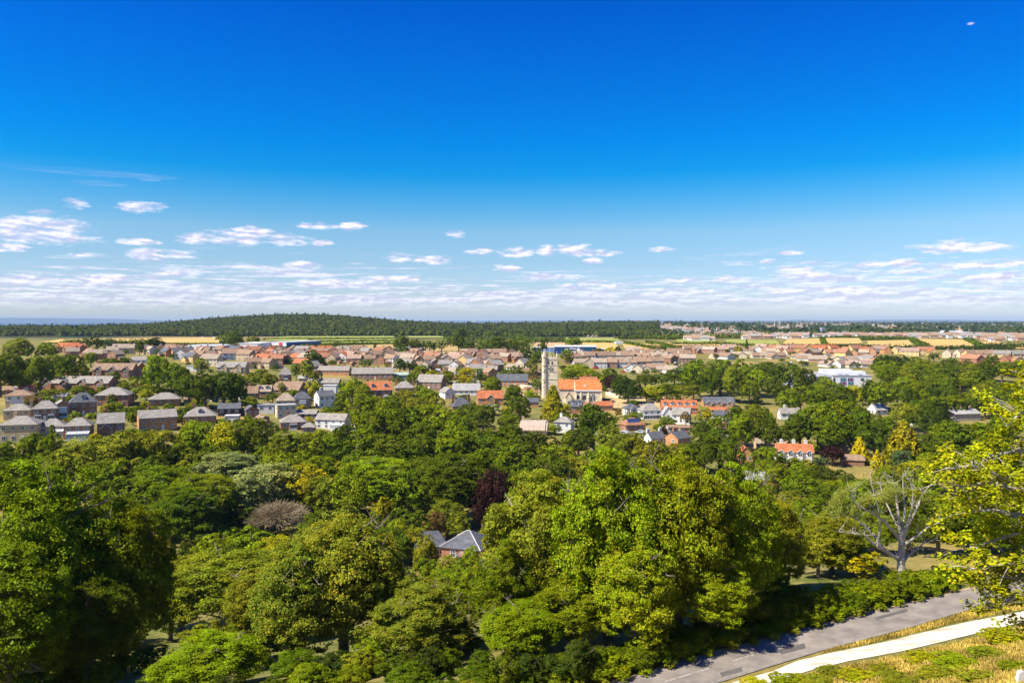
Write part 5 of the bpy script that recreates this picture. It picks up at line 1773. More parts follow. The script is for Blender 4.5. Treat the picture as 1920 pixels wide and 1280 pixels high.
# ------------------------------------------------------------------ cars and poles
def car(px, py, col, label, rot, van=False):
    x, y, z = P(px, py)
    rt = empty('van' if van else 'parked_car', (x, y, z + 0.3), R(rot))
    m = MB()
    if van: m.solid([(-2.4, 0.3), (2.4, 0.3), (2.4, 1.1), (1.9, 1.3), (1.5, 2.1), (-2.4, 2.15)], 'y', -0.95, 0.95)
    else:
        m.solid([(-2.1, 0.3), (2.1, 0.3), (2.15, 0.75), (1.2, 0.95), (-1.9, 1.0), (-2.15, 0.8)], 'y', -0.87, 0.87)
        m.solid([(-1.65, 0.95), (1.1, 0.94), (0.45, 1.45), (-1.2, 1.48)], 'y', -0.76, 0.76)
    m.build('body', M['solid'], rt, col)
    m = MB()
    if van: m.solid([(0.6, 1.3), (1.75, 1.3), (1.45, 1.95), (0.6, 1.95)], 'y', -0.97, 0.97)
    else: m.solid([(-1.45, 1.02), (0.95, 1.0), (0.42, 1.38), (-1.1, 1.4)], 'y', -0.79, 0.79)
    m.build('window', M['glass'], rt)
    for a in (-1.35, 1.35):
        for b in (-0.88, 0.7):
            m = MB(); m.tube([(a, b, 0.32), (a, b + 0.2, 0.32)], [0.33, 0.33], 10)
            m.build('wheel', mat('tyre', (0.03, 0.03, 0.03)) if 'tyre' not in M else M['tyre'], rt)
    tag(rt, label, 'van' if van else 'car', 'parked vehicles in the town')


M['tyre'] = mat('tyre', (0.03, 0.03, 0.03))
WHT, RED, SIL, BLK, BLU = (0.75, 0.75, 0.74), (0.5, 0.03, 0.02), (0.4, 0.41, 0.43), (0.03, 0.03, 0.035), (0.05, 0.12, 0.3)
car(998, 723, WHT, 'white car parked beside the churchyard wall', 20)
car(992, 722, RED, 'red car parked beside the churchyard wall', 60)
car(1077, 683, WHT, 'white van parked on the pink estate road', 70, True)
car(1146, 739, SIL, 'silver car half hidden under the yew tree by the church', 40)
car(1186, 675, RED, 'red car parked among the white-walled terrace', 0)
car(560, 655.5, SIL, 'silver car outside the red-signed white shed', 0)
car(522, 656, BLK, 'black car outside the red-signed white shed', 5)
car(620, 790, BLU, 'blue car parked beside the lane', 60)
car(648, 795, WHT, 'white van parked in the lane', 70, True)
car(1615, 681, BLK, 'black car on the small estate road', 60)
car(1622, 678, WHT, 'white car on the small estate road', 60)
car(402, 633.5, WHT, 'white lorry on the far road by the golden field', 0, True)
car(380, 633.8, WHT, 'distant white van beside the golden field', 0, True)
for (px, yt, yb, lab) in [(1472, 896, 917, 'wooden pole standing by the tiny white shed'), (613, 744, 772, 'telegraph pole in front of the white lane-corner house'), (137, 768, 792, 'telegraph pole beside the dormered villa'),
                          (59, 650, 676, 'tall pole rising from trees at far left'), (475, 634, 648, 'lamp mast above the white warehouses'), (1377, 752, 800, 'pale pole rising among trees right of the modern slate block')]:
    x, y, z = P(px, yb)
    m = MB(); h_ = (yb - yt) / F * y; m.tube([(0, 0, -1), (0, 0, h_)], [0.16, 0.11], 6); m.box(-0.8, 0.8, -0.06, 0.06, h_ - 0.7, h_ - 0.55)
    o = m.build('telegraph_pole', M['bark']); o.location = (x, y, z); tag(o, lab, 'pole', 'poles')
x, y, z = P(1507, 965)
m = MB(); m.solid([(-1.9, 0), (1.9, 0), (0, 3.2)], 'y', 0, 3.5); m.solid([(-2.1, -0.1), (-1.9, -0.1), (0.0, 3.25), (1.9, -0.1), (2.1, -0.1), (0, 3.5)], 'y', -0.2, 3.7)
o = m.build('white_tent', M['paint']); o.location = (x, y, z); tag(o, 'small white pointed tent among bushes left of the pale-trunked tree', 'tent')
x, y, z = P(1912, 1284)
m = MB(); m.solid([(-0.1, -0.3), (0.4, -0.3), (0.4, 0.7), (0.2, 0.8), (0.0, 0.72), (-0.08, 0.4)], 'y', 0, 0.25); o = m.build('stone_marker', mat('white_stone', (0.7, 0.68, 0.64))); o.location = (x, y, z)
tag(o, 'pale stone marker at the bottom right corner', 'stone')
# wall of the churchyard and garden walls
for pts, lab in (([(975, 727), (1012, 731)], 'low stone churchyard wall left of the tower'), ([(1136, 741), (1150, 744), (1172, 750)], 'stone churchyard wall right of the church')):
    m = MB()
    P3 = [P(*q) for q in pts]
    for a, b in zip(P3[:-1], P3[1:]):
        d = Vector((b[0] - a[0], b[1] - a[1], 0)).normalized()
        n = Vector((-d.y, d.x, 0)) * 0.3
        A, B = Vector(a), Vector(b)
        lo, hi = Vector((0, 0, -0.5)), Vector((0, 0, 2.2))
        q = [A - n, A + n, B + n, B - n]
        m.face([v + hi for v in (q[0], q[3], q[2], q[1])])
        for i in range(4):
            u, v = q[i], q[(i + 1) % 4]
            m.face([u + lo, v + lo, v + hi, u + hi])
    o = m.build('stone_wall', M['stone']); tag(o, lab, 'wall')

# ------------------------------------------------------------------ trees, front to back
T = tree
G1 = 'trees in the wood below the viewpoint'
# big left sycamores
T(60, 862, 1345, 330, 'green', dist=82, label='huge leafy sycamore filling the lower left corner', var=1, group=G1, low=0.02)
T(228, 905, 1340, 215, 'green', dist=86, label='tall sycamore with dark shaded side right of the lower-left giant', var=0, group=G1, low=0.02)
T(20, 1010, 1420, 260, 'green', dist=72, label='leafy sycamore crown cut by the bottom left edge', var=2, group=G1, low=0.02)
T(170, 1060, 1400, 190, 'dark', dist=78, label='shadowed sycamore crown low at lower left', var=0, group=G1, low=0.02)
# centre lime tree with fruit
T(645, 944, 1370, 262, 'olive', dist=76, label='wide lime tree speckled with yellow fruit at bottom centre', var=0, group=G1, yellow=0.13, low=0.0, name='lime_tree')
T(555, 1010, 1390, 210, 'olive', dist=72, label='fruiting lime tree forming the left shoulder of the bottom centre clump', var=2, group=G1, yellow=0.13, low=0.0, name='lime_tree')
T(790, 1095, 1400, 210, 'olive', dist=70, label='darker fruiting lime tree at the right of the bottom centre clump', var=1, group=G1, yellow=0.10, low=0.0, name='lime_tree')
T(395, 1185, 1420, 200, 'lime', dist=66, label='yellow-green bushy tree at the bottom edge beside the footpath', var=1, group=G1, low=0.0)
# beech group by the road
T(1015, 878, 1320, 225, 'olive', dist=76, label='open olive ash tree with pale limbs at centre', var=1, group=G1, trunkpale=True, yellow=0.04, low=0.02)
T(1140, 836, 1290, 245, 'lime', dist=71, label='tall sunlit beech, leftmost of the roadside beeches', var=1, group=G1, yellow=0.07, low=0.02, name='beech_tree')
T(1270, 830, 1260, 240, 'lime', dist=72, label='tallest bright beech in the middle of the roadside group', var=0, group=G1, yellow=0.08, low=0.02, name='beech_tree')
T(1380, 866, 1225, 190, 'lime', dist=75, label='right-hand beech overhanging the road', var=1, group=G1, yellow=0.06, low=0.04, name='beech_tree')
T(1450, 925, 1195, 150, 'olive', dist=82, label='rounded olive tree ending the roadside beeches', var=2, group=G1, yellow=0.05, low=0.02)
T(950, 1010, 1330, 140, 'green', dist=72, label='mid green tree at bottom centre left of the beeches', var=1, group=G1, yellow=0.08, low=0.0)
T(980, 1120, 1350, 190, 'green', dist=68, label='low leafy tree at the bottom edge left of the road', var=0, group=G1, yellow=0.05, low=0.0)
T(1190, 1000, 1290, 215, 'lime', dist=67, label='low yellow-green beech crown above the road edge', var=2, group=G1, yellow=0.09, low=0.0, name='beech_tree')
T(1085, 1070, 1320, 190, 'green', dist=70, label='dim green crown tucked under the olive ash', var=1, group=G1, yellow=0.05, low=0.0)
T(1325, 1030, 1240, 190, 'lime', dist=70, label='shaded lower beech crown over the tree shadows on the road', var=1, group=G1, yellow=0.06, low=0.14, name='beech_tree')
T(1425, 1050, 1205, 120, 'green', dist=80, label='low green crown beside the roadside shrubs', var=2, group=G1, low=0.0)
# behind the roadside, towards the pale tree
T(1560, 960, 1130, 150, 'olive', dist=93, label='olive rounded thorn tree between road hedge and tent', group=G1)
T(1535, 1000, 1150, 110, 'olive', dist=90, label='bushy olive thorn tree above the roadside hedge', group=G1)
T(1610, 1035, 1125, 110, 'yel', dist=90, label='bright bushy shrub-like tree left of the pale trunk', group=G1, form='bush')
T(1500, 975, 1160, 110, 'green', dist=97, label='green tree right of the olive roadside tree', group=G1)
T(1760, 945, 1085, 120, 'dark', dist=97, label='dark spreading tree right of the pale trunk', group=G1)
T(1850, 960, 1100, 170, 'dark', dist=100, label='dark tree behind the bright yellow-green branches', group=G1)
# valley trees
for a in [
    (345, 908, 1052, 168, 'dark'), (370, 880, 1000, 170, 'green'), (300, 872, 990, 180, 'green'), (245, 890, 1010, 120, 'green'), (430, 1020, 1190, 230, 'olive'), (340, 1040, 1180, 160, 'olive'),
    (480, 1060, 1210, 150, 'olive'), (320, 1110, 1200, 90, 'dark'), (470, 990, 1070, 110, 'lime'), (520, 1000, 1075, 90, 'yel'), (290, 1000, 1090, 90, 'yel'), (400, 1000, 1090, 90, 'lime'),
    (430, 845, 925, 140, 'silver'), (392, 856, 930, 90, 'silver'), (500, 864, 960, 130, 'silver'), (465, 890, 985, 100, 'silver'), (570, 870, 960, 110, 'yel'), (610, 885, 975, 90, 'olive'),
    (640, 940, 1050, 100, 'olive'), (712, 848, 975, 165, 'lime'), (665, 870, 985, 110, 'lime'), (770, 880, 990, 90, 'green'), (720, 925, 1000, 50, 'yel'), (760, 950, 1040, 100, 'dark'),
    (780, 985, 1060, 70, 'olive'), (838, 938, 1010, 80, 'olive'), (860, 960, 1020, 60, 'olive'), (815, 955, 1020, 50, 'brown'), (855, 838, 990, 150, 'dark'), (805, 850, 975, 110, 'dark'), (900, 850, 985, 110, 'dark'),
    (640, 1075, 1160, 80, 'green'), (880, 1062, 1150, 80, 'green'), (800, 1044, 1110, 60, 'green'), (846, 1036, 1120, 62, 'olive'), (886, 1024, 1100, 46, 'lime'), (870, 1045, 1125, 50, 'green'), (815, 1078, 1150, 80, 'olive'), (745, 1065, 1140, 60, 'green'),
    (928, 874, 1003, 84, 'copper'), (905, 905, 1006, 60, 'copper'), (995, 858, 980, 90, 'dark'), (1040, 845, 960, 90, 'dark'), (960, 830, 930, 110, 'green'),
    # front line under the left houses
    (165, 818, 915, 130, 'olive'), (225, 812, 915, 110, 'olive'), (130, 838, 930, 90, 'olive'), (285, 800, 900, 110, 'olive'), (330, 830, 900, 80, 'green'), (95, 850, 930, 60, 'green'), (10, 828, 885, 60, 'green'), (5, 862, 940, 90, 'green'),
    (200, 855, 940, 110, 'green'), (265, 855, 930, 90, 'olive'), (380, 785, 880, 90, 'lime'), (420, 792, 885, 80, 'yel'), (352, 800, 875, 60, 'green'), (480, 778, 880, 85, 'dark'), (446, 800, 880, 60, 'green'), (530, 808, 890, 80, 'olive'),
    (565, 845, 920, 80, 'green'), (560, 810, 890, 60, 'olive'), (600, 800, 890, 75, 'green'), (640, 830, 915, 90, 'dark'), (600, 850, 930, 90, 'green'), (540, 860, 930, 80, 'dark'), (690, 800, 890, 100, 'green'), (740, 810, 900, 120, 'dark'),
    (660, 850, 930, 90, 'green'), (800, 790, 880, 110, 'dark'), (850, 800, 890, 90, 'green'), (760, 760, 850, 110, 'dark'), (810, 752, 850, 120, 'green'), (700, 765, 850, 90, 'green'), (860, 775, 860, 70, 'green'), (730, 742, 820, 70, 'green'),
    (690, 742, 810, 70, 'green'),  (900, 800, 890, 100, 'dark'), (955, 790, 880, 110, 'dark'), (1000, 808, 890, 100, 'dark'), (930, 820, 900, 90, 'green'), (1045, 830, 910, 90, 'green'), (1075, 850, 930, 80, 'olive'),
    (660, 706, 762, 54, 'lime'), (652, 716, 756, 28, 'green'), (682, 722, 780, 46, 'green'), (700, 740, 795, 46, 'lime'), (690, 765, 815, 40, 'green'),
    (880, 752, 800, 55, 'green'), (905, 755, 815, 50, 'dark'), (870, 780, 830, 60, 'olive'), (800, 725, 775, 50, 'green'), (760, 725, 790, 50, 'olive'), (812, 738, 790, 50, 'olive'), (783, 742, 800, 60, 'olive'),
    # trees between the left houses
    (295, 666, 742, 62, 'lime'), (330, 678, 745, 52, 'green'), (355, 697, 765, 55, 'dark'), (385, 694, 772, 62, 'dark'), (420, 692, 772, 62, 'dark'), (445, 700, 770, 45, 'dark'), (378, 670, 705, 36, 'olive'),
    (370, 712, 765, 40, 'green'), (470, 706, 735, 30, 'green'), (490, 690, 730, 40, 'olive'), (505, 700, 735, 40, 'olive'), (528, 716, 740, 16, 'green'), (576, 673, 716, 30, 'lime'), (590, 692, 722, 30, 'olive'), (590, 710, 755, 30, 'yel'),
    (555, 680, 712, 20, 'green'), (100, 664, 708, 56, 'green'), (130, 660, 722, 60, 'dark'), (60, 666, 725, 56, 'dark'), (20, 662, 730, 64, 'dark'), (75, 668, 735, 55, 'green'), (0, 670, 745, 60, 'dark'), (40, 690, 742, 40, 'green'),
    (150, 680, 725, 40, 'dark'), (115, 690, 725, 45, 'green'), (35, 634, 682, 60, 'olive'), (90, 640, 680, 45, 'green'), (5, 662, 700, 46, 'dark'), (180, 628, 662, 30, 'dark'), (203, 634, 662, 28, 'blue'), (290, 633, 662, 42, 'deep'),
    (163, 628, 660, 18, 'silver'), (130, 640, 660, 30, 'dark'), (262, 640, 668, 18, 'dark'), (205, 670, 690, 45, 'dark'), (235, 668, 690, 26, 'dark'), (170, 660, 688, 30, 'lime'), (65, 812, 862, 46, 'green'), (140, 770, 800, 24, 'lime'),
    (210, 738, 765, 22, 'olive'), (220, 752, 768, 26, 'yel'), (255, 760, 775, 22, 'green'), (270, 752, 768, 18, 'yel'), (290, 760, 772, 20, 'lime'), (235, 715, 735, 30, 'olive'), (150, 722, 742, 40, 'olive'), (100, 728, 750, 50, 'olive'), (60, 740, 762, 36, 'brown'),
    (130, 742, 762, 40, 'green'), (340, 770, 792, 20, 'green'), (265, 806, 828, 24, 'lime'), (178, 812, 832, 30, 'yel'), (350, 808, 830, 34, 'green'), (205, 822, 850, 40, 'olive'), (98, 795, 830, 14, 'green'),
]:
    if len(a) == 5: T(*a, group=G1 if a[2] > 790 else 'garden and street trees in the town')
T(525, 933, 1010, 112, 'grey', 'twig', group=G1, label='rounded grey-brown leafless tree among green crowns')
T(715, 930, 1005, 34, 'yel', 'cone', group=G1)
T(863, 981, 995, 22, 'gold', 'bush', group='garden shrubs', label='clipped golden-orange shrub behind the hidden slate house', low=0.0)
# a Scots pine in front of the slate house
T(800, 1004, 1100, 58, 'olive', group=G1, label='airy pale green pine in front of the hidden slate house', var=1)
G2 = 'garden and street trees in the town'
G3 = 'trees of the right-hand woods'
for a in [
    (420, 626, 652, 30, 'green'), (440, 622, 655, 40, 'dark'), (476, 628, 648, 30, 'olive'), (588, 655, 690, 34, 'dark'), (598, 668, 690, 26, 'green'), (703, 641, 662, 8, 'deep'), (755, 630, 663, 40, 'dark'), (780, 635, 665, 36, 'dark'), (805, 637, 662, 34, 'dark'),
    (828, 634, 660, 30, 'silver'), (750, 672, 700, 28, 'dark'), (768, 675, 700, 30, 'dark'), (754, 646, 672, 32, 'dark'), (693, 655, 668, 24, 'dark'), (718, 650, 665, 28, 'dark'), (630, 654, 668, 12, 'dark'), (790, 684, 712, 34, 'green'), (685, 672, 692, 30, 'green'),
    (876, 686, 724, 38, 'yel'), (840, 695, 720, 30, 'green'), (862, 700, 722, 26, 'green'), (925, 706, 748, 40, 'green'), (900, 690, 720, 16, 'dark'), (945, 690, 715, 26, 'green'), (860, 628, 660, 30, 'dark'), (880, 640, 664, 28, 'dark'),
    (905, 640, 665, 30, 'dark'), (930, 630, 668, 40, 'dark'), (960, 636, 668, 36, 'dark'), (980, 632, 660, 30, 'green'), (845, 630, 650, 26, 'olive'), (865, 615, 640, 22, 'dark'), (1018, 634, 668, 20, 'dark'), (985, 645, 680, 24, 'dark'), (1005, 650, 690, 26, 'dark'), (995, 668, 700, 24, 'olive'),
    (963, 722, 760, 42, 'dark'), (975, 740, 790, 46, 'dark'), (1007, 708, 738, 24, 'dark'), (1063, 653, 682, 26, 'green'), (1075, 631, 652, 34, 'green'), (1085, 682, 712, 60, 'lime'), (1070, 692, 716, 40, 'green'), (1100, 690, 716, 50, 'lime'), (1118, 698, 720, 40, 'green'), (1133, 698, 726, 30, 'olive'),
    (1145, 690, 730, 30, 'dark'), (1122, 652, 665, 24, 'dark'), (1145, 650, 668, 26, 'gold'), (1158, 649, 668, 16, 'deep'), (1150, 700, 735, 40, 'copper'),
    (1178, 710, 757, 62, 'deep'), (1165, 700, 748, 40, 'dark'), (1210, 700, 728, 40, 'dark'), (1240, 698, 726, 46, 'dark'), (1225, 722, 752, 50, 'yel'), (1250, 718, 752, 46, 'green'), (1275, 720, 752, 46, 'lime'), (1300, 718, 750, 40, 'green'), (1212, 730, 755, 30, 'lime'), (1265, 690, 722, 40, 'dark'),
    (1295, 695, 730, 50, 'dark'), (1112, 754, 848, 84, 'dark'), (1085, 800, 860, 60, 'dark'), (1140, 790, 860, 60, 'olive'), (1160, 810, 870, 70, 'olive'), (1190, 812, 870, 60, 'olive'), (1060, 758, 774, 22, 'yel'), (1052, 772, 800, 36, 'green'), (958, 770, 806, 36, 'green'),
    (1040, 796, 815, 30, 'green'), (950, 800, 832, 40, 'dark'), (950, 775, 812, 40, 'green'), (1188, 770, 796, 44, 'green'), (1286, 770, 800, 26, 'brown'), (1252, 780, 802, 36, 'green'), (1234, 794, 812, 26, 'green'), (1324, 762, 796, 34, 'yel'), (1345, 778, 806, 34, 'lime'), (1314, 788, 830, 50, 'dark'),
    (1350, 800, 880, 70, 'dark'), (1320, 812, 890, 80, 'dark'), (1370, 820, 900, 60, 'dark'), (1290, 828, 890, 60, 'green'), (1245, 800, 818, 18, 'copper'), (1225, 806, 826, 12, 'yel'), (1390, 775, 850, 60, 'green'), (1380, 760, 810, 46, 'dark'), (1415, 752, 830, 60, 'olive'), (1435, 780, 850, 60, 'dark'),
    (1438, 835, 885, 60, 'green'), (1460, 870, 925, 60, 'green'), (1500, 868, 910, 60, 'green'), (1535, 870, 925, 70, 'dark'), (1580, 880, 930, 60, 'dark'), (1560, 835, 872, 50, 'copper'), (1540, 855, 885, 30, 'blue'), (1500, 885, 960, 80, 'green'), (1550, 895, 960, 90, 'green'),
    (1610, 895, 960, 90, 'green'), (1480, 915, 990, 70, 'olive'), (1430, 900, 960, 60, 'olive'), (1520, 930, 1010, 80, 'green'), (1690, 840, 890, 44, 'blue'), (1665, 870, 905, 40, 'green'), (1730, 862, 920, 90, 'yel'), (1690, 870, 925, 70, 'olive'), (1790, 850, 930, 90, 'green'), (1650, 895, 960, 80, 'olive'),
    (1400, 838, 860, 20, 'lime'), (1440, 860, 890, 40, 'green'), (1520, 825, 850, 30, 'olive'),
    # right grove behind the row
    (1310, 672, 745, 62, 'green'), (1350, 668, 740, 66, 'green'), (1392, 672, 742, 56, 'green'), (1335, 690, 752, 60, 'dark'), (1375, 688, 755, 54, 'olive'), (1290, 680, 722, 46, 'green'), (1440, 674, 735, 66, 'dark'), (1480, 678, 738, 60, 'dark'), (1420, 690, 745, 50, 'lime'),
    (1510, 690, 752, 50, 'dark'), (1405, 710, 758, 44, 'green'), (1455, 705, 760, 50, 'dark'), (1500, 718, 772, 60, 'green'), (1480, 728, 778, 50, 'green'), (1545, 706, 765, 52, 'green'), (1565, 715, 768, 50, 'green'), (1600, 718, 770, 46, 'yel'), (1530, 722, 775, 56, 'green'),
    (1580, 722, 775, 50, 'dark'), (1630, 712, 772, 48, 'dark'), (1652, 715, 775, 56, 'green'), (1670, 664, 712, 50, 'deep'), (1690, 665, 705, 50, 'dark'), (1655, 678, 710, 20, 'green'), (1715, 668, 700, 26, 'lime'), (1725, 682, 712, 40, 'silver'), (1790, 686, 715, 40, 'silver'),
    (1780, 670, 700, 44, 'dark'), (1815, 672, 698, 30, 'dark'), (1830, 680, 702, 36, 'olive'), (1690, 690, 720, 40, 'green'), (1750, 660, 678, 26, 'dark'), (1860, 664, 690, 30, 'dark'), (1890, 676, 705, 40, 'olive'),
    (1575, 750, 835, 110, 'green'), (1535, 752, 838, 90, 'green'), (1620, 762, 845, 80, 'dark'), (1500, 770, 845, 70, 'dark'), (1640, 790, 860, 70, 'dark'), (1560, 780, 850, 90, 'dark'), (1480, 790, 850, 60, 'dark'),
    (1700, 752, 808, 66, 'olive'), (1735, 765, 820, 70, 'dark'), (1755, 770, 830, 60, 'deep'), (1780, 790, 860, 90, 'green'), (1830, 790, 860, 90, 'green'), (1740, 810, 870, 70, 'dark'), (1880, 780, 850, 80, 'green'), (1860, 820, 900, 90, 'dark'),
]:
    T(*a, group=G3 if a[0] > 1290 else G2)
T(1037, 720, 790, 50, 'goldgreen', 'cone', label='golden-green conifer in front of the church tower', group=G2)
T(1695, 788, 880, 84, 'goldgreen', 'cone', label='broad gold-green conifer right of the two yellow conifers', group=G3)
T(1612, 818, 868, 40, 'gold', 'cone', label='taller bright yellow conifer beside the brown roofs', group=G3)
T(1645, 842, 880, 30, 'gold', 'cone', label='shorter bright yellow conifer beside the brown roofs', group=G3)
T(1400, 634, 664, 9, 'deep', 'cone', label='slim dark poplar-like tree above the orange roofs', group=G2)
T(1384, 648, 668, 20, 'yel', group=G2)
for a in [(1620, 905, 1010, 90, 'green'), (1678, 898, 1012, 100, 'dark'), (1735, 895, 1005, 90, 'green'), (1580, 950, 1030, 80, 'olive'), (1640, 960, 1040, 90, 'green'), (1705, 955, 1035, 90, 'dark'),
          (1780, 930, 1020, 90, 'green'), (1600, 930, 990, 70, 'dark'), (1840, 900, 990, 90, 'olive'), (1660, 880, 940, 70, 'green'), (1720, 875, 940, 70, 'olive'), (1560, 905, 975, 70, 'dark'), (1900, 880, 980, 110, 'green')]:
    T(*a, group=G3)
for (px, yt_, yb_, w_, c_) in [(1560, 1095, 1140, 60, 'green'), (1600, 1085, 1125, 60, 'dark'), (1640, 1085, 1118, 60, 'green'), (1535, 1110, 1150, 60, 'olive'), (1500, 1115, 1160, 60, 'dark'), (1470, 1120, 1170, 60, 'green'), (1580, 1110, 1140, 50, 'lime')]:
    T(px, yt_, yb_, w_, c_, 'bush', group='undergrowth behind the roadside shrubs', low=0)
for (px, yt_, yb_, w_, c_) in [(1490, 857, 882, 34, 'green'), (1517, 859, 886, 34, 'olive'), (1466, 854, 880, 26, 'lime'), (1535, 858, 880, 24, 'green'), (1405, 862, 884, 30, 'green')]:
    T(px, yt_, yb_, w_, c_, 'bush', group='garden shrubs around the four-gabled house', low=0)
rf_ = random.Random(31)
k = 0
while k < 42:
    px, yb = rf_.uniform(1375, 1900), rf_.uniform(790, 905)
    w_ = rf_.uniform(36, 62)
    if any(a - w_ * 0.5 < px < b + w_ * 0.5 and yb > t_ and yb - 48 < bb for (a, b, t_, bb, yy) in BOX): k += 0.05; continue
    T(px, yb - rf_.uniform(34, 50), yb, w_, rf_.choice(['green', 'dark', 'olive', 'green', 'deep', 'lime']), group=G3)
    k += 1
rw_ = random.Random(41)
for (x0_, x1_, y0_, y1_, n_) in ((-20, 480, 880, 1010, 24), (480, 980, 860, 960, 22), (230, 760, 960, 1080, 16), (960, 1340, 880, 960, 12), (480, 900, 1090, 1190, 10)):
    for k in range(n_):
        px, yb = rw_.uniform(x0_, x1_), rw_.uniform(y0_, y1_)
        if 770 < px < 910 and 985 < yb < 1120: continue
        w_ = rw_.uniform(60, 100)
        T(px, yb - rw_.uniform(52, 80), yb, w_, rw_.choice(['green', 'dark', 'olive', 'green', 'lime', 'dark']), group='young trees filling the wood below the viewpoint', low=0.0, name='young_tree')
# thick right-hand wood
k = 0
ys = []
while k < 92:
    px = rnd.uniform(1635, 1930) if k < 60 else rnd.uniform(1690, 1800); yb = rnd.uniform(706, 800)
    w_ = rnd.uniform(38, 56)
    if any(a - w_ * 0.35 < px < b + w_ * 0.35 and yb - 50 < bb and yb > bb - 4 for (a, b, t_, bb, yy) in BOX): k += 0.5; continue
    ys.append((yb, px, w_)); k += 1
for yb, px, w_ in ys:
    T(px, yb - rnd.uniform(36, 46), yb, w_, rnd.choice(['green', 'dark', 'dark', 'olive', 'green', 'deep']), group=G3)
# garden shrubs among the near houses
def gardens(n, x0, x1, y0, y1, grp, seed, hh=(8, 18), ww=(12, 30), tree_=False):
    r = random.Random(seed)
    k = tries = 0
    while k < n and tries < 4000:
        tries += 1
        px, yb = r.uniform(x0, x1), r.uniform(y0, y1)
        w_ = r.uniform(*ww); h_ = r.uniform(*hh)
        if any(a - w_ * 0.3 < px < b + w_ * 0.3 and bb - 9 < yb < bb + h_ * 0.5 for (a, b, t_, bb, yy) in BOX[:NB]): continue
        T(px, yb - h_, yb, w_, r.choice(['green', 'dark', 'olive', 'lime', 'green', 'yel', 'dark', 'brown' if not tree_ else 'green']), 'round' if tree_ else 'bush', group=grp, low=0 if not tree_ else 0.12, name='garden_tree' if tree_ else None)
        k += 1


gardens(95, 0, 480, 708, 830, 'garden shrubs around the left houses', 1)
gardens(36, 470, 680, 718, 812, 'garden shrubs beside the lane', 2)
gardens(34, 735, 1010, 705, 790, 'garden shrubs left of the church', 3)
gardens(46, 1050, 1420, 745, 850, 'garden shrubs right of the church', 4)
gardens(14, 1400, 1700, 845, 930, 'garden shrubs around the four-gabled house', 5)
GT = dict(hh=(15, 28), ww=(18, 32), tree_=True)
gardens(84, 0, 480, 706, 828, 'garden trees around the left houses', 11, **GT)
gardens(16, 470, 650, 718, 790, 'garden trees beside the lane', 12, **GT)
gardens(30, 735, 1010, 705, 780, 'garden trees left of the church', 13, **GT)
gardens(20, 1060, 1420, 765, 850, 'garden trees right of the church', 14, **GT)
# sheds, greenhouses and cars among the gardens
SHD = []
for col_, rc_, nm_ in (((0.16, 0.10, 0.06), (0.12, 0.11, 0.10), 'brown timber garden shed'), ((0.72, 0.71, 0.68), (0.5, 0.5, 0.5), 'small white outbuilding'), ((0.36, 0.19, 0.12), (0.3, 0.2, 0.14), 'small brick garage')):
    SHD.append((wall_mesh(3.4, 2.8, 2.1, 2.9, 'gable').mesh('wall', M['solid']), roof_mesh(3.4, 2.8, 2.1, 2.9, 'gable', 0.2, 0.1).mesh('roof', M['solid']), col_, rc_, nm_))
rs = random.Random(5)
k = tries = 0
while k < 46 and tries < 3000:
    tries += 1
    x0_, x1_, y0_, y1_ = rs.choice([(0, 480, 712, 826), (470, 680, 722, 800), (735, 1010, 708, 785), (1060, 1400, 768, 840), (560, 1000, 680, 712)])
    px, py = rs.uniform(x0_, x1_), rs.uniform(y0_, y1_)
    if any(a - 9 < px < b + 9 and py > t_ and py - 8 < bb for (a, b, t_, bb, yy) in BOX[:NB]): continue
    wm2, rm2, c1, c2, nm_ = SHD[k % 3]
    x, y, z = P(px, py)
    rt = empty('garden_shed', (x, y, z), R(rs.uniform(-50, 50)))
    rt.scale = (rs.uniform(0.9, 1.8), rs.uniform(0.9, 1.5), rs.uniform(0.9, 1.2))
    put('wall', wm2, rt, c1); put('roof', rm2, rt, c2)
    auto(rt, nm_, (x, y, z), 'shed', 'sheds and outbuildings in the gardens')
    k += 1
CB, CG = MB(), MB()
CB.solid([(-2.1, 0.3), (2.1, 0.3), (2.15, 0.75), (1.2, 0.95), (0.45, 1.45), (-1.2, 1.48), (-1.9, 1.0), (-2.15, 0.8)], 'y', -0.87, 0.87)
CG.solid([(-1.45, 1.02), (0.95, 1.0), (0.42, 1.38), (-1.1, 1.4)], 'y', -0.89, 0.89)
cbm, cgm = CB.mesh('body', M['solid']), CG.mesh('window', M['glass'])
k = tries = 0
while k < 44 and tries < 3000:
    tries += 1
    x0_, x1_, y0_, y1_ = rs.choice([(60, 480, 735, 815), (330, 660, 672, 704), (640, 1000, 676, 712), (1060, 1300, 680, 704), (1480, 1660, 672, 690), (1160, 1300, 785, 815), (500, 640, 730, 790)])
    px, py = rs.uniform(x0_, x1_), rs.uniform(y0_, y1_)
    if any(a - 5 < px < b + 5 and py > t_ and py - 4 < bb for (a, b, t_, bb, yy) in BOX[:NB]): continue
    cn, cc_ = rs.choice([('white', WHT), ('silver', SIL), ('black', BLK), ('blue', BLU), ('red', RED), ('white', WHT), ('silver', SIL)])
    x, y, z = P(px, py)
    rt = empty('parked_car', (x, y, z + 0.2), R(rs.uniform(0, 180)))
    put('body', cbm, rt, cc_); put('window', cgm, rt)
    auto(rt, 'tiny %s parked car' % cn, (x, y, z), 'car', 'parked vehicles in the town')
    k += 1


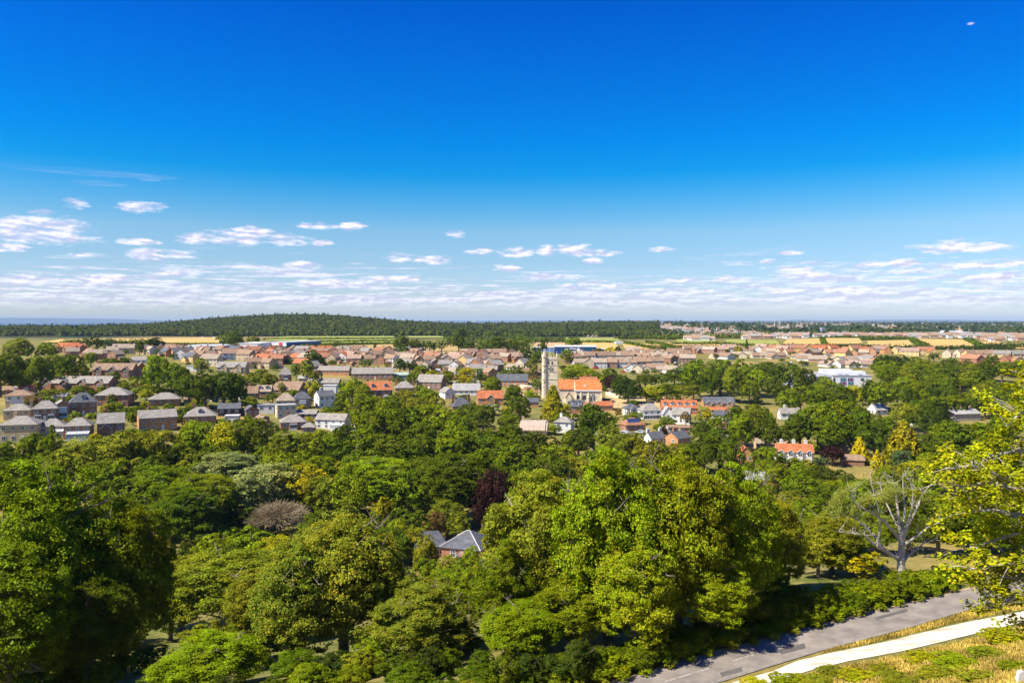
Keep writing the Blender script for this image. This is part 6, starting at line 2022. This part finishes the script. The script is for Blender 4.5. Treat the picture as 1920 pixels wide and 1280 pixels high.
# small trees between the estate roofs
n = 0
while n < 150:
    px = rnd.uniform(210, 1910); yb = rnd.uniform(664, 706)
    if 1480 < px < 1660 and yb > 694: continue
    if 1290 < px < 1500 and yb > 680: continue
    if px > 1640 and yb > 672: continue
    if any(a - 8 < px < b + 8 and bb - 6 < yb < bb + 7 for (a, b, t_, bb, yy) in BOX[:NB]): n += 0.05; continue
    T(px, yb - rnd.uniform(8, 13), yb, rnd.uniform(9, 19), rnd.choice(['green', 'dark', 'olive', 'deep', 'dark']), group='small trees between the estate roofs', name='garden_tree')
    n += 1
# ------------------------------------------------------------------ the pale-limbed roadside tree
bx, by, bz = P(1686, 1097)
pt = empty('pale_trunked_tree', (bx, by, bz))
Dq = by


def q3(px, py, dy=0.0):
    yy = Dq + dy
    return ((px - 960) / F * yy - bx, dy, -(py - Y0) / F * yy - bz)


LIMBS = [([(1686, 1102), (1690, 1072), (1689, 1046), (1691, 1020), (1690, 1000)], [.46, .40, .36, .30, .22], [0, 0, 0, 0, 0]),
         ([(1688, 1050), (1670, 1038), (1656, 1030), (1637, 1018), (1620, 1002), (1598, 999), (1572, 996)], [.22, .2, .18, .15, .11, .07, .03], [0, 0, -.5, -1, -1.3, -1.5, -2]),
         ([(1658, 1031), (1640, 1005), (1624, 988), (1604, 971), (1580, 966), (1562, 972)], [.16, .13, .11, .08, .05, .02], [-.5, 0, .5, 1, 1.5, 2]),
         ([(1690, 1018), (1682, 1003), (1658, 977), (1636, 962), (1616, 952), (1600, 938), (1596, 920)], [.2, .16, .13, .1, .08, .05, .02], [0, 0, -1, -1.5, -2, -2, -2]),
         ([(1691, 1015), (1686, 980), (1682, 943), (1678, 912), (1672, 895)], [.22, .17, .12, .07, .03], [0, .4, .8, 1, 1.2]),
         ([(1692, 1012), (1702, 980), (1711, 950), (1712, 920), (1706, 900)], [.2, .15, .1, .06, .03], [0, -.5, -1, -1.4, -1.5]),
         ([(1694, 1008), (1708, 976), (1720, 951), (1730, 925), (1748, 905)], [.17, .13, .1, .06, .03], [0, .6, 1.2, 1.6, 2]),
         ([(1692, 1024), (1708, 1012), (1722, 1003), (1740, 988), (1762, 978)], [.17, .13, .1, .06, .03], [0, -.6, -1.2, -1.8, -2]),
         ([(1691, 1058), (1702, 1042), (1716, 1031), (1732, 1018), (1750, 1012)], [.15, .12, .09, .06, .03], [0, .5, 1, 1.4, 1.8]),
         ([(1645, 1024), (1650, 990), (1648, 960), (1640, 930), (1634, 905)], [.12, .1, .08, .05, .02], [-1, -1.5, -2, -2, -2]),
         ([(1682, 985), (1668, 955), (1655, 930), (1650, 905)], [.1, .08, .05, .02], [.4, 1.2, 2, 2.6]),
         ([(1690, 1000), (1697, 960), (1694, 925), (1692, 893)], [.14, .1, .06, .02], [0, 1, 2, 2.6])]
m = MB()
tips = []
for pts, rad, dys in LIMBS:
    p3 = [q3(a, b, d) for (a, b), d in zip(pts, dys)]
    m.tube(p3, [q * 1.08 for q in rad], 8)
    if len(pts) > 4 or rad[0] < 0.2:
        for i in range(2, len(p3)):
            for _ in range(5):
                e = Vector(p3[i]) + Vector((rnd.uniform(-1.3, 1.3), rnd.uniform(-1.2, 1.2), rnd.uniform(0.1, 1.5)))
                mid = (Vector(p3[i]) + e) / 2 + Vector((rnd.uniform(-.2, .2), 0, -0.1))
                m.tube([p3[i], tuple(mid), tuple(e)], [rad[i] * 0.35 + .015, .02, .008], 4)
                if rnd.random() < 0.4: tips.append(tuple(e))
m.build('trunk', M['palebark'], pt)
tips = np.array(tips)
ex = []
for k in range(900):
    a = rnd.uniform(-0.1, math.pi + 0.1)
    rr_ = rnd.uniform(0.55, 1.06)
    if math.sin(5 * a + 1.0) + math.sin(9 * a + 2.0) + 1.4 * math.sin(13 * rr_ + 3 * a) < 0.25 + rnd.uniform(-0.5, 0.5): continue
    px_, py_ = 1655 + 104 * math.cos(a) * rr_, 985 - 94 * math.sin(a) * rr_ * (0.93 + 0.1 * math.sin(3 * a))
    ex.append(q3(px_, py_, rnd.uniform(-3.4, 3.4) * (1.1 - 0.6 * abs(math.cos(a)))))
cen = np.concatenate([tips, np.array(ex)])
ow = unit(cen - np.array(q3(1675, 1000)))
put('crown', leafmesh('crown', [leafcloud(cen, np.full(len(cen), 0.42), ow, 30, 0.072, flat=0.6)]), pt, (0.20, 0.235, 0.035, 0.03))
tag(pt, 'roadside tree with pale bare branching limbs and thin olive crown', 'tree')
AUTO_SKIP = pt

# the near tree at the right edge with big bright leaves
DN = 30.0
nx, ny = (2085 - 960) / F * DN, DN
nt = empty('near_broadleaf_tree', (nx, ny, gz(nx, ny)))


def n3(px, py, dy=0.0):
    yy = DN + dy
    return ((px - 960) / F * yy - nx, dy, -(py - Y0) / F * yy - gz(nx, ny))


BOUGHS = [([(2070, 980), (2000, 935), (1930, 915), (1880, 908), (1830, 885), (1790, 872), (1745, 880)], -1.5), ([(1935, 917), (1880, 918), (1820, 905), (1775, 912), (1730, 900)], -1.0),
          ([(2070, 900), (1990, 850), (1940, 838), (1890, 845), (1850, 850), (1815, 862)], 1.0), ([(2060, 830), (1980, 780), (1930, 765), (1885, 775), (1860, 800)], 0.5),
          ([(2060, 760), (1990, 730), (1930, 720), (1895, 745)], -0.8), ([(2070, 720), (2000, 690), (1950, 690), (1915, 705)], 0.8), ([(2075, 1060), (1990, 1040), (1930, 1035), (1880, 1055), (1830, 1060), (1785, 1068)], -1.2),
          ([(2075, 1020), (1990, 990), (1930, 985), (1880, 1000), (1830, 1015), (1780, 1030)], 0.7), ([(2075, 1100), (2000, 1085), (1950, 1085), (1890, 1085), (1840, 1080)], 0.0), ([(1990, 1085), (1930, 1110), (1880, 1115), (1850, 1135), (1825, 1140)], -0.9),
          ([(2075, 1160), (2000, 1165), (1940, 1185), (1905, 1195)], -0.4), ([(2000, 935), (1940, 950), (1890, 965), (1830, 955), (1790, 960)], 1.4), ([(1990, 850), (1930, 880), (1880, 885), (1840, 905), (1775, 925)], 2.0),
          ([(1930, 1035), (1880, 1085), (1850, 1095), (1800, 1090)], 1.2)]
m = MB()
gt = gz(nx, ny)
m.tube([(0, 0, -1), (0.1, 0, 2), (0, 0.1, 5), (0.2, 0, 9), (0.1, 0, 12.5), (0, 0, 14.5)], [.5, .42, .36, .28, .16, .05], 10)
cens, ows = [], []
for pts, dy in BOUGHS:
    p3 = [n3(a, b, dy * (0.3 + 0.7 * i / len(pts))) for i, (a, b) in enumerate(pts)]
    n = len(p3)
    p3 = [(p[0] + 0.55, p[1], p[2]) for p in p3]
    m.tube(p3, [0.10 * (1 - i / n) + 0.012 for i in range(n)], 6)
    for i in range(1, n):
        A, B = Vector(p3[i - 1]), Vector(p3[i])
        for _ in range(9 if i > 1 else 4):
            s = A.lerp(B, rnd.random())
            e = s + Vector((rnd.uniform(-1.0, 0.35), rnd.uniform(-1.1, 1.1), rnd.uniform(-0.55, 0.75)))
            if rnd.random() < 0.6: m.tube([tuple(s), tuple((s + e) / 2 + Vector((0, 0, 0.08))), tuple(e)], [.022, .014, .006], 4)
            cens.append(tuple(e)); ows.append((rnd.uniform(-.6, .2), rnd.uniform(-.5, .3), 1.0))
m.build('trunk', M['palebark'], nt)
cens = np.array(cens)
xs_ = []
for k in range(520):      # the body of the crown beyond the frame edge
    d = unit(nrg.normal(size=3))
    c = np.array(n3(2080, 920, 0)) + d * np.array([5.6, 5.2, 5.4]) * rnd.uniform(0.72, 1.0)
    if c[0] < n3(1925, 900)[0] and rnd.random() < 0.95: continue
    xs_.append(c)
xs_ = np.array(xs_)
cc_ = np.concatenate([cens, xs_])
oo = np.concatenate([unit(np.array(ows)), unit(xs_ - np.array(n3(2080, 920, 0)) + np.array([0, 0, 0.5]))])
put('crown', leafmesh('crown', [leafcloud(cc_, np.full(len(cc_), 0.34), oo, 40, 0.070, flat=0.45, up=0.5, asp=1.2)]), nt, (0.31, 0.35, 0.006, 0.10))
tag(nt, 'near tree with bright yellow-green leaves and pale twigs at the right edge', 'tree')

# ------------------------------------------------------------------ roadside shrubs, hedges, grass
T(1700, 1070, 1112, 90, 'green', 'bush', group='roadside shrubs', dist=86, low=0); T(1750, 1078, 1110, 70, 'dark', 'bush', group='roadside shrubs', dist=87, low=0)
SH = [(1120, 1288, 70), (1160, 1283, 60), (1200, 1272, 70), (1245, 1258, 60), (1285, 1245, 60), (1320, 1236, 50), (1365, 1225, 50), (1405, 1216, 46), (1440, 1205, 60), (1480, 1194, 60), (1520, 1182, 70),
      (1560, 1170, 66), (1600, 1160, 70), (1640, 1150, 66), (1675, 1142, 60), (1712, 1132, 60), (1745, 1123, 56), (1778, 1115, 46), (1080, 1290, 70), (1040, 1295, 80)]
for i, (px, yb, w_) in enumerate(SH):
    hgt = (34, 26, 42, 30)[i % 4]
    if 1300 < px < 1480: hgt *= 0.6
    T(px, yb - 15 - hgt, yb - 15, w_ * 0.95, ('green', 'lime', 'dark', 'green', 'green')[i % 5], 'bush', group='roadside shrubs', low=0)
    T(px + 22, yb - hgt * 1.25 - 24, yb - 27, w_, ('lime', 'green', 'green')[i % 3], 'bush', group='roadside shrubs', low=0)
    T(px + 10, yb - 14 - 7, yb - 5, w_ * 0.4, ('olive', 'green', 'lime')[i % 3], 'bush', group='low weeds at the road edge', low=0)
rb = random.Random(77)
for i in range(34):
    px = 880 + 640 * (i + 0.5) / 34 + rb.uniform(-12, 12)
    yb_ = float(np.interp(px, [a for a, b in ROAD_U], [b for a, b in ROAD_U]))
    T(px, yb_ - rb.uniform(55, 100), yb_ - rb.uniform(22, 42), rb.uniform(60, 95), rb.choice(['dark', 'green', 'deep', 'dark']), 'bush', group='undergrowth below the roadside beeches', low=0)
for i in range(46):
    px = -20 + 930 * (i + 0.5) / 46 + rb.uniform(-10, 10)
    if 300 < px < 345: continue
    yb = rb.uniform(1205, 1330)
    T(px, yb - rb.uniform(36, 60), yb, rb.uniform(70, 105), rb.choice(['dark', 'green', 'olive', 'deep', 'dark']), 'bush', group='undergrowth at the bottom edge', low=0)
for i, (px, yb, w_, hh_) in enumerate([(1660, 1262, 40, 14), (1730, 1240, 50, 16), (1790, 1250, 60, 22), (1850, 1232, 50, 18), (1560, 1268, 50, 14), (1610, 1276, 50, 18), (1480, 1284, 60, 16), (1530, 1288, 50, 20), (1760, 1272, 60, 18), (1880, 1205, 60, 24), (1900, 1255, 40, 14), (1830, 1278, 60, 18), (1690, 1285, 60, 18), (1420, 1290, 50, 14)]):
    T(px, yb - hh_, yb + 1, w_ * 1.5, ('olive', 'yel', 'lime', 'olive')[i % 4], 'bush', group='weedy clumps on the dry bank', low=0)

HG = [([(500, 646), (600, 642), (745, 640.5)], 3.2, 5, 'dark'), ([(495, 637), (560, 635.5), (745, 635.5)], 2.5, 4, 'dark'), ([(600, 650), (680, 646.5), (750, 646)], 3.5, 6, 'dark'), ([(560, 665), (600, 655), (640, 648)], 3, 6, 'dark'),
      ([(1465, 651), (1560, 650.5), (1640, 652)], 3.6, 7, 'deep'), ([(1615, 637.5), (1700, 637), (1712, 638)], 4, 6, 'dark'), ([(1708, 637), (1722, 645), (1740, 653)], 4.5, 7, 'dark'), ([(1812, 638), (1828, 645), (1846, 653)], 4.5, 7, 'dark'),
      ([(1542, 636), (1544, 641), (1546, 648)], 4.5, 5, 'dark'), ([(1640, 653), (1740, 655), (1850, 655), (1900, 656)], 4.5, 8, 'deep'), ([(1850, 653), (1900, 652), (1940, 653)], 6, 12, 'deep'), ([(1060, 642.5), (1110, 643), (1166, 643.5)], 3.5, 7, 'dark'),
      ([(1168, 644), (1195, 649), (1230, 656)], 3.5, 6, 'dark'), ([(1238, 656), (1300, 654), (1352, 653)], 4, 6, 'dark'), ([(1215, 643), (1240, 647), (1262, 654)], 4, 6, 'dark'), ([(1262, 646), (1300, 646), (1352, 646)], 3.5, 6, 'dark'),
      ([(300, 647), (350, 646), (410, 646)], 2.5, 4, 'olive'), ([(960, 642), (1000, 643), (1058, 641)], 9, 14, 'dark'), ([(500, 629.5), (640, 629), (760, 629.5)], 7, 14, 'dark'), ([(120, 645), (200, 646), (300, 645)], 7, 10, 'dark'), ([(1352, 646), (1420, 651), (1470, 652)], 4, 6, 'dark'),
      ([(400, 658), (450, 659), (500, 660)], 3, 5, 'dark'), ([(520, 664), (580, 654), (600, 649)], 3.5, 6, 'dark'), ([(215, 776), (260, 779), (340, 776)], 1.8, 2, 'dark'), ([(235, 735), (275, 737), (310, 733)], 1.8, 2.5, 'green'),
      ([(318, 778), (360, 775), (400, 771)], 2.2, 2.5, 'dark'), ([(168, 785), (190, 782), (215, 778)], 1.8, 2, 'lime'), ([(322, 792), (350, 787), (372, 783)], 2, 2, 'yel'), ([(645, 742), (660, 775), (680, 808)], 1.6, 2, 'lime'), ([(1128, 732), (1140, 734)], 3.5, 3, 'dark'),
      ([(1740, 1108), (1765, 1104), (1792, 1099)], 1.3, 1.6, 'green'), ([(1655, 700), (1700, 712), (1760, 716)], 5, 10, 'green'), ([(1230, 636), (1330, 634), (1450, 633)], 8, 16, 'dark'), ([(1160, 636), (1220, 635), (1270, 637)], 7, 12, 'dark'),
      ([(820, 648), (900, 646), (985, 648)], 9, 14, 'dark'), ([(830, 640), (900, 638), (1000, 637)], 10, 18, 'dark'), ([(1540, 634), (1620, 633), (1700, 634)], 3, 6, 'dark')]
for i, (pts, h_, w_, c_) in enumerate(HG):
    hedge(pts, h_ * (0.62 if pts[0][1] < 662 else 1), w_ * (0.75 if pts[0][1] < 662 else 1), c_, desc='%s field hedge' % COL[c_][1] if pts[0][1] < 700 else '%s garden hedge' % COL[c_][1])

# dry grass on the bank and verge
def grass():
    r = np.random.default_rng(9)
    poly = []
    N = 60000
    px = r.uniform(1380, 1960, N * 3)
    py = r.uniform(1135, 1300, N * 3)
    up = np.interp(px, [a for a, b in ROAD_D[1:]], [b for a, b in ROAD_D[1:]])
    pu = np.interp(px, [1393, 1448, 1493, 1541, 1658, 1796, 1920, 2040], [1274, 1259, 1240, 1228, 1204, 1170, 1146, 1120])
    pd = np.interp(px, [1400, 1470, 1520, 1589, 1692, 1796, 1920, 2040], [1292, 1272, 1257, 1240, 1221, 1196, 1166, 1142])
    k1 = (py > up + 3) & (py < pu - 4) & (px > 1530)
    k2 = (py > pd + 9)
    k = k1 | (k2 & (r.random(len(px)) < 0.75))
    px, py = px[k][:N], py[k][:N]
    # ray to the local ground by fixed point steps
    Y_ = np.full(len(px), 60.0)
    for _ in range(40):
        X_ = (px - 960) / F * Y_
        z = ground(X_, Y_)
        Y_ = 0.5 * Y_ + 0.5 * np.clip(-z * F / (py - Y0), 20, 120)
    X_ = (px - 960) / F * Y_
    Z_ = ground(X_, Y_)
    n = len(px)
    h = 0.09 + 0.24 * r.random(n) ** 2
    c = np.stack([X_, Y_, Z_], 1)
    a = r.uniform(0, 6.28, n)
    s = np.stack([np.cos(a), np.sin(a), np.zeros(n)], 1) * (0.02 + 0.03 * r.random((n, 1)))
    lean = np.stack([r.normal(size=n) * 0.3, r.normal(size=n) * 0.3, np.ones(n)], 1) * h[:, None]
    V = np.stack([c - s, c + s, c + lean + s * 0.5, c + lean - s * 0.5], 1).reshape(-1, 3)
    v = np.stack([r.random(n), 0.5 + 0.5 * np.sin(X_ * 0.9 + np.sin(Y_)), r.random(n) * 0.3], 1)
    me = npmesh('dry_grass', V, np.arange(len(V)).reshape(-1, 4), M['leaf'], v)
    o = put('dry_grass', me, None, (0.5, 0.37, 0.08, 0.0))
    tag(o, 'tall dry golden grass on the bank beside the chalk track', 'grass', None, 'stuff')


grass()

# ------------------------------------------------------------------ air
m = MB(); m.box(-16000, 16000, -60, 24500, -130, 62)
mm = bpy.data.materials.new('air_haze'); mm.use_nodes = True
t = mm.node_tree; t.nodes.clear()
pv = t.nodes.new('ShaderNodeVolumePrincipled')
pv.inputs['Color'].default_value = (0.55, 0.75, 1.0, 1)
pv.inputs['Density'].default_value = 0.000036
pv.inputs['Anisotropy'].default_value = 0.0
om = t.nodes.new('ShaderNodeOutputMaterial'); t.links.new(pv.outputs[0], om.inputs['Volume'])
hz = m.build('haze', mm)
tag(hz, 'pale blue summer haze over the far country', 'haze', None, 'stuff')

# ------------------------------------------------------------------ finish the labels
MARKS = [('the church tower', 1030, 700), ('the orange church roof', 1088, 722), ('the long blue building', 1080, 657), ('the red-signed white shed', 540, 648), ('the white flat-roofed block', 1600, 712),
         ('the dark purple tree', 925, 920), ('the hidden slate house', 835, 1025), ('the pale-trunked tree', 1686, 1000), ('the white lane', 650, 785), ('the tall orange-roofed house', 706, 738),
         ('the long grey-roofed terrace', 137, 717), ('the leafless grey tree', 525, 965), ('the broad gold-green conifer', 1695, 835), ('the four-gabled white house', 1495, 850), ('the slate pyramid-roofed house', 863, 762),
         ('the thatched cottage', 1000, 800), ('the red-tiled row', 1276, 763), ('the wide grey-roofed bungalow', 297, 750), ('the long glazed conservatory', 140, 812), ('the golden stubble fields', 1680, 645),
         ('the peach gable-ended house', 280, 790), ('the road', 1500, 1210), ('the modern slate block', 1350, 752), ('the grey stone house', 1815, 778), ('the dark brown terrace', 208, 694),
         ('the fruiting lime trees', 680, 1150), ('the lower-left sycamores', 130, 1080), ('the roadside beeches', 1250, 1000), ('the white tent', 1507, 955), ('the weathered barn roof', 1430, 898), ('the long white cottage', 874, 730)]
tmp = {}
for o, desc, px, py in AUTO:
    best = min(MARKS, key=lambda q: math.hypot(q[1] - px, (q[2] - py) * 1.3))
    dx, dy = px - best[1], py - best[2]
    if abs(dx) >= abs(dy): dr = 'left of' if dx < 0 else 'right of'
    else: dr = 'beyond' if dy < 0 else 'nearer than'
    tmp.setdefault((desc, dr, best[0]), []).append((math.hypot(dx, dy), o))
for (desc, dr, nm), lst in tmp.items():
    lst.sort(key=lambda t: t[0])
    for i, (d, o) in enumerate(lst):
        if len(lst) == 1: o['label'] = '%s %s %s' % (desc, dr, nm)
        else: o['label'] = '%s, %s out %s %s' % (desc, ordw(i + 1), dr, nm)
print('trees', ntree, 'estate', nest, 'objects', len(C.objects))
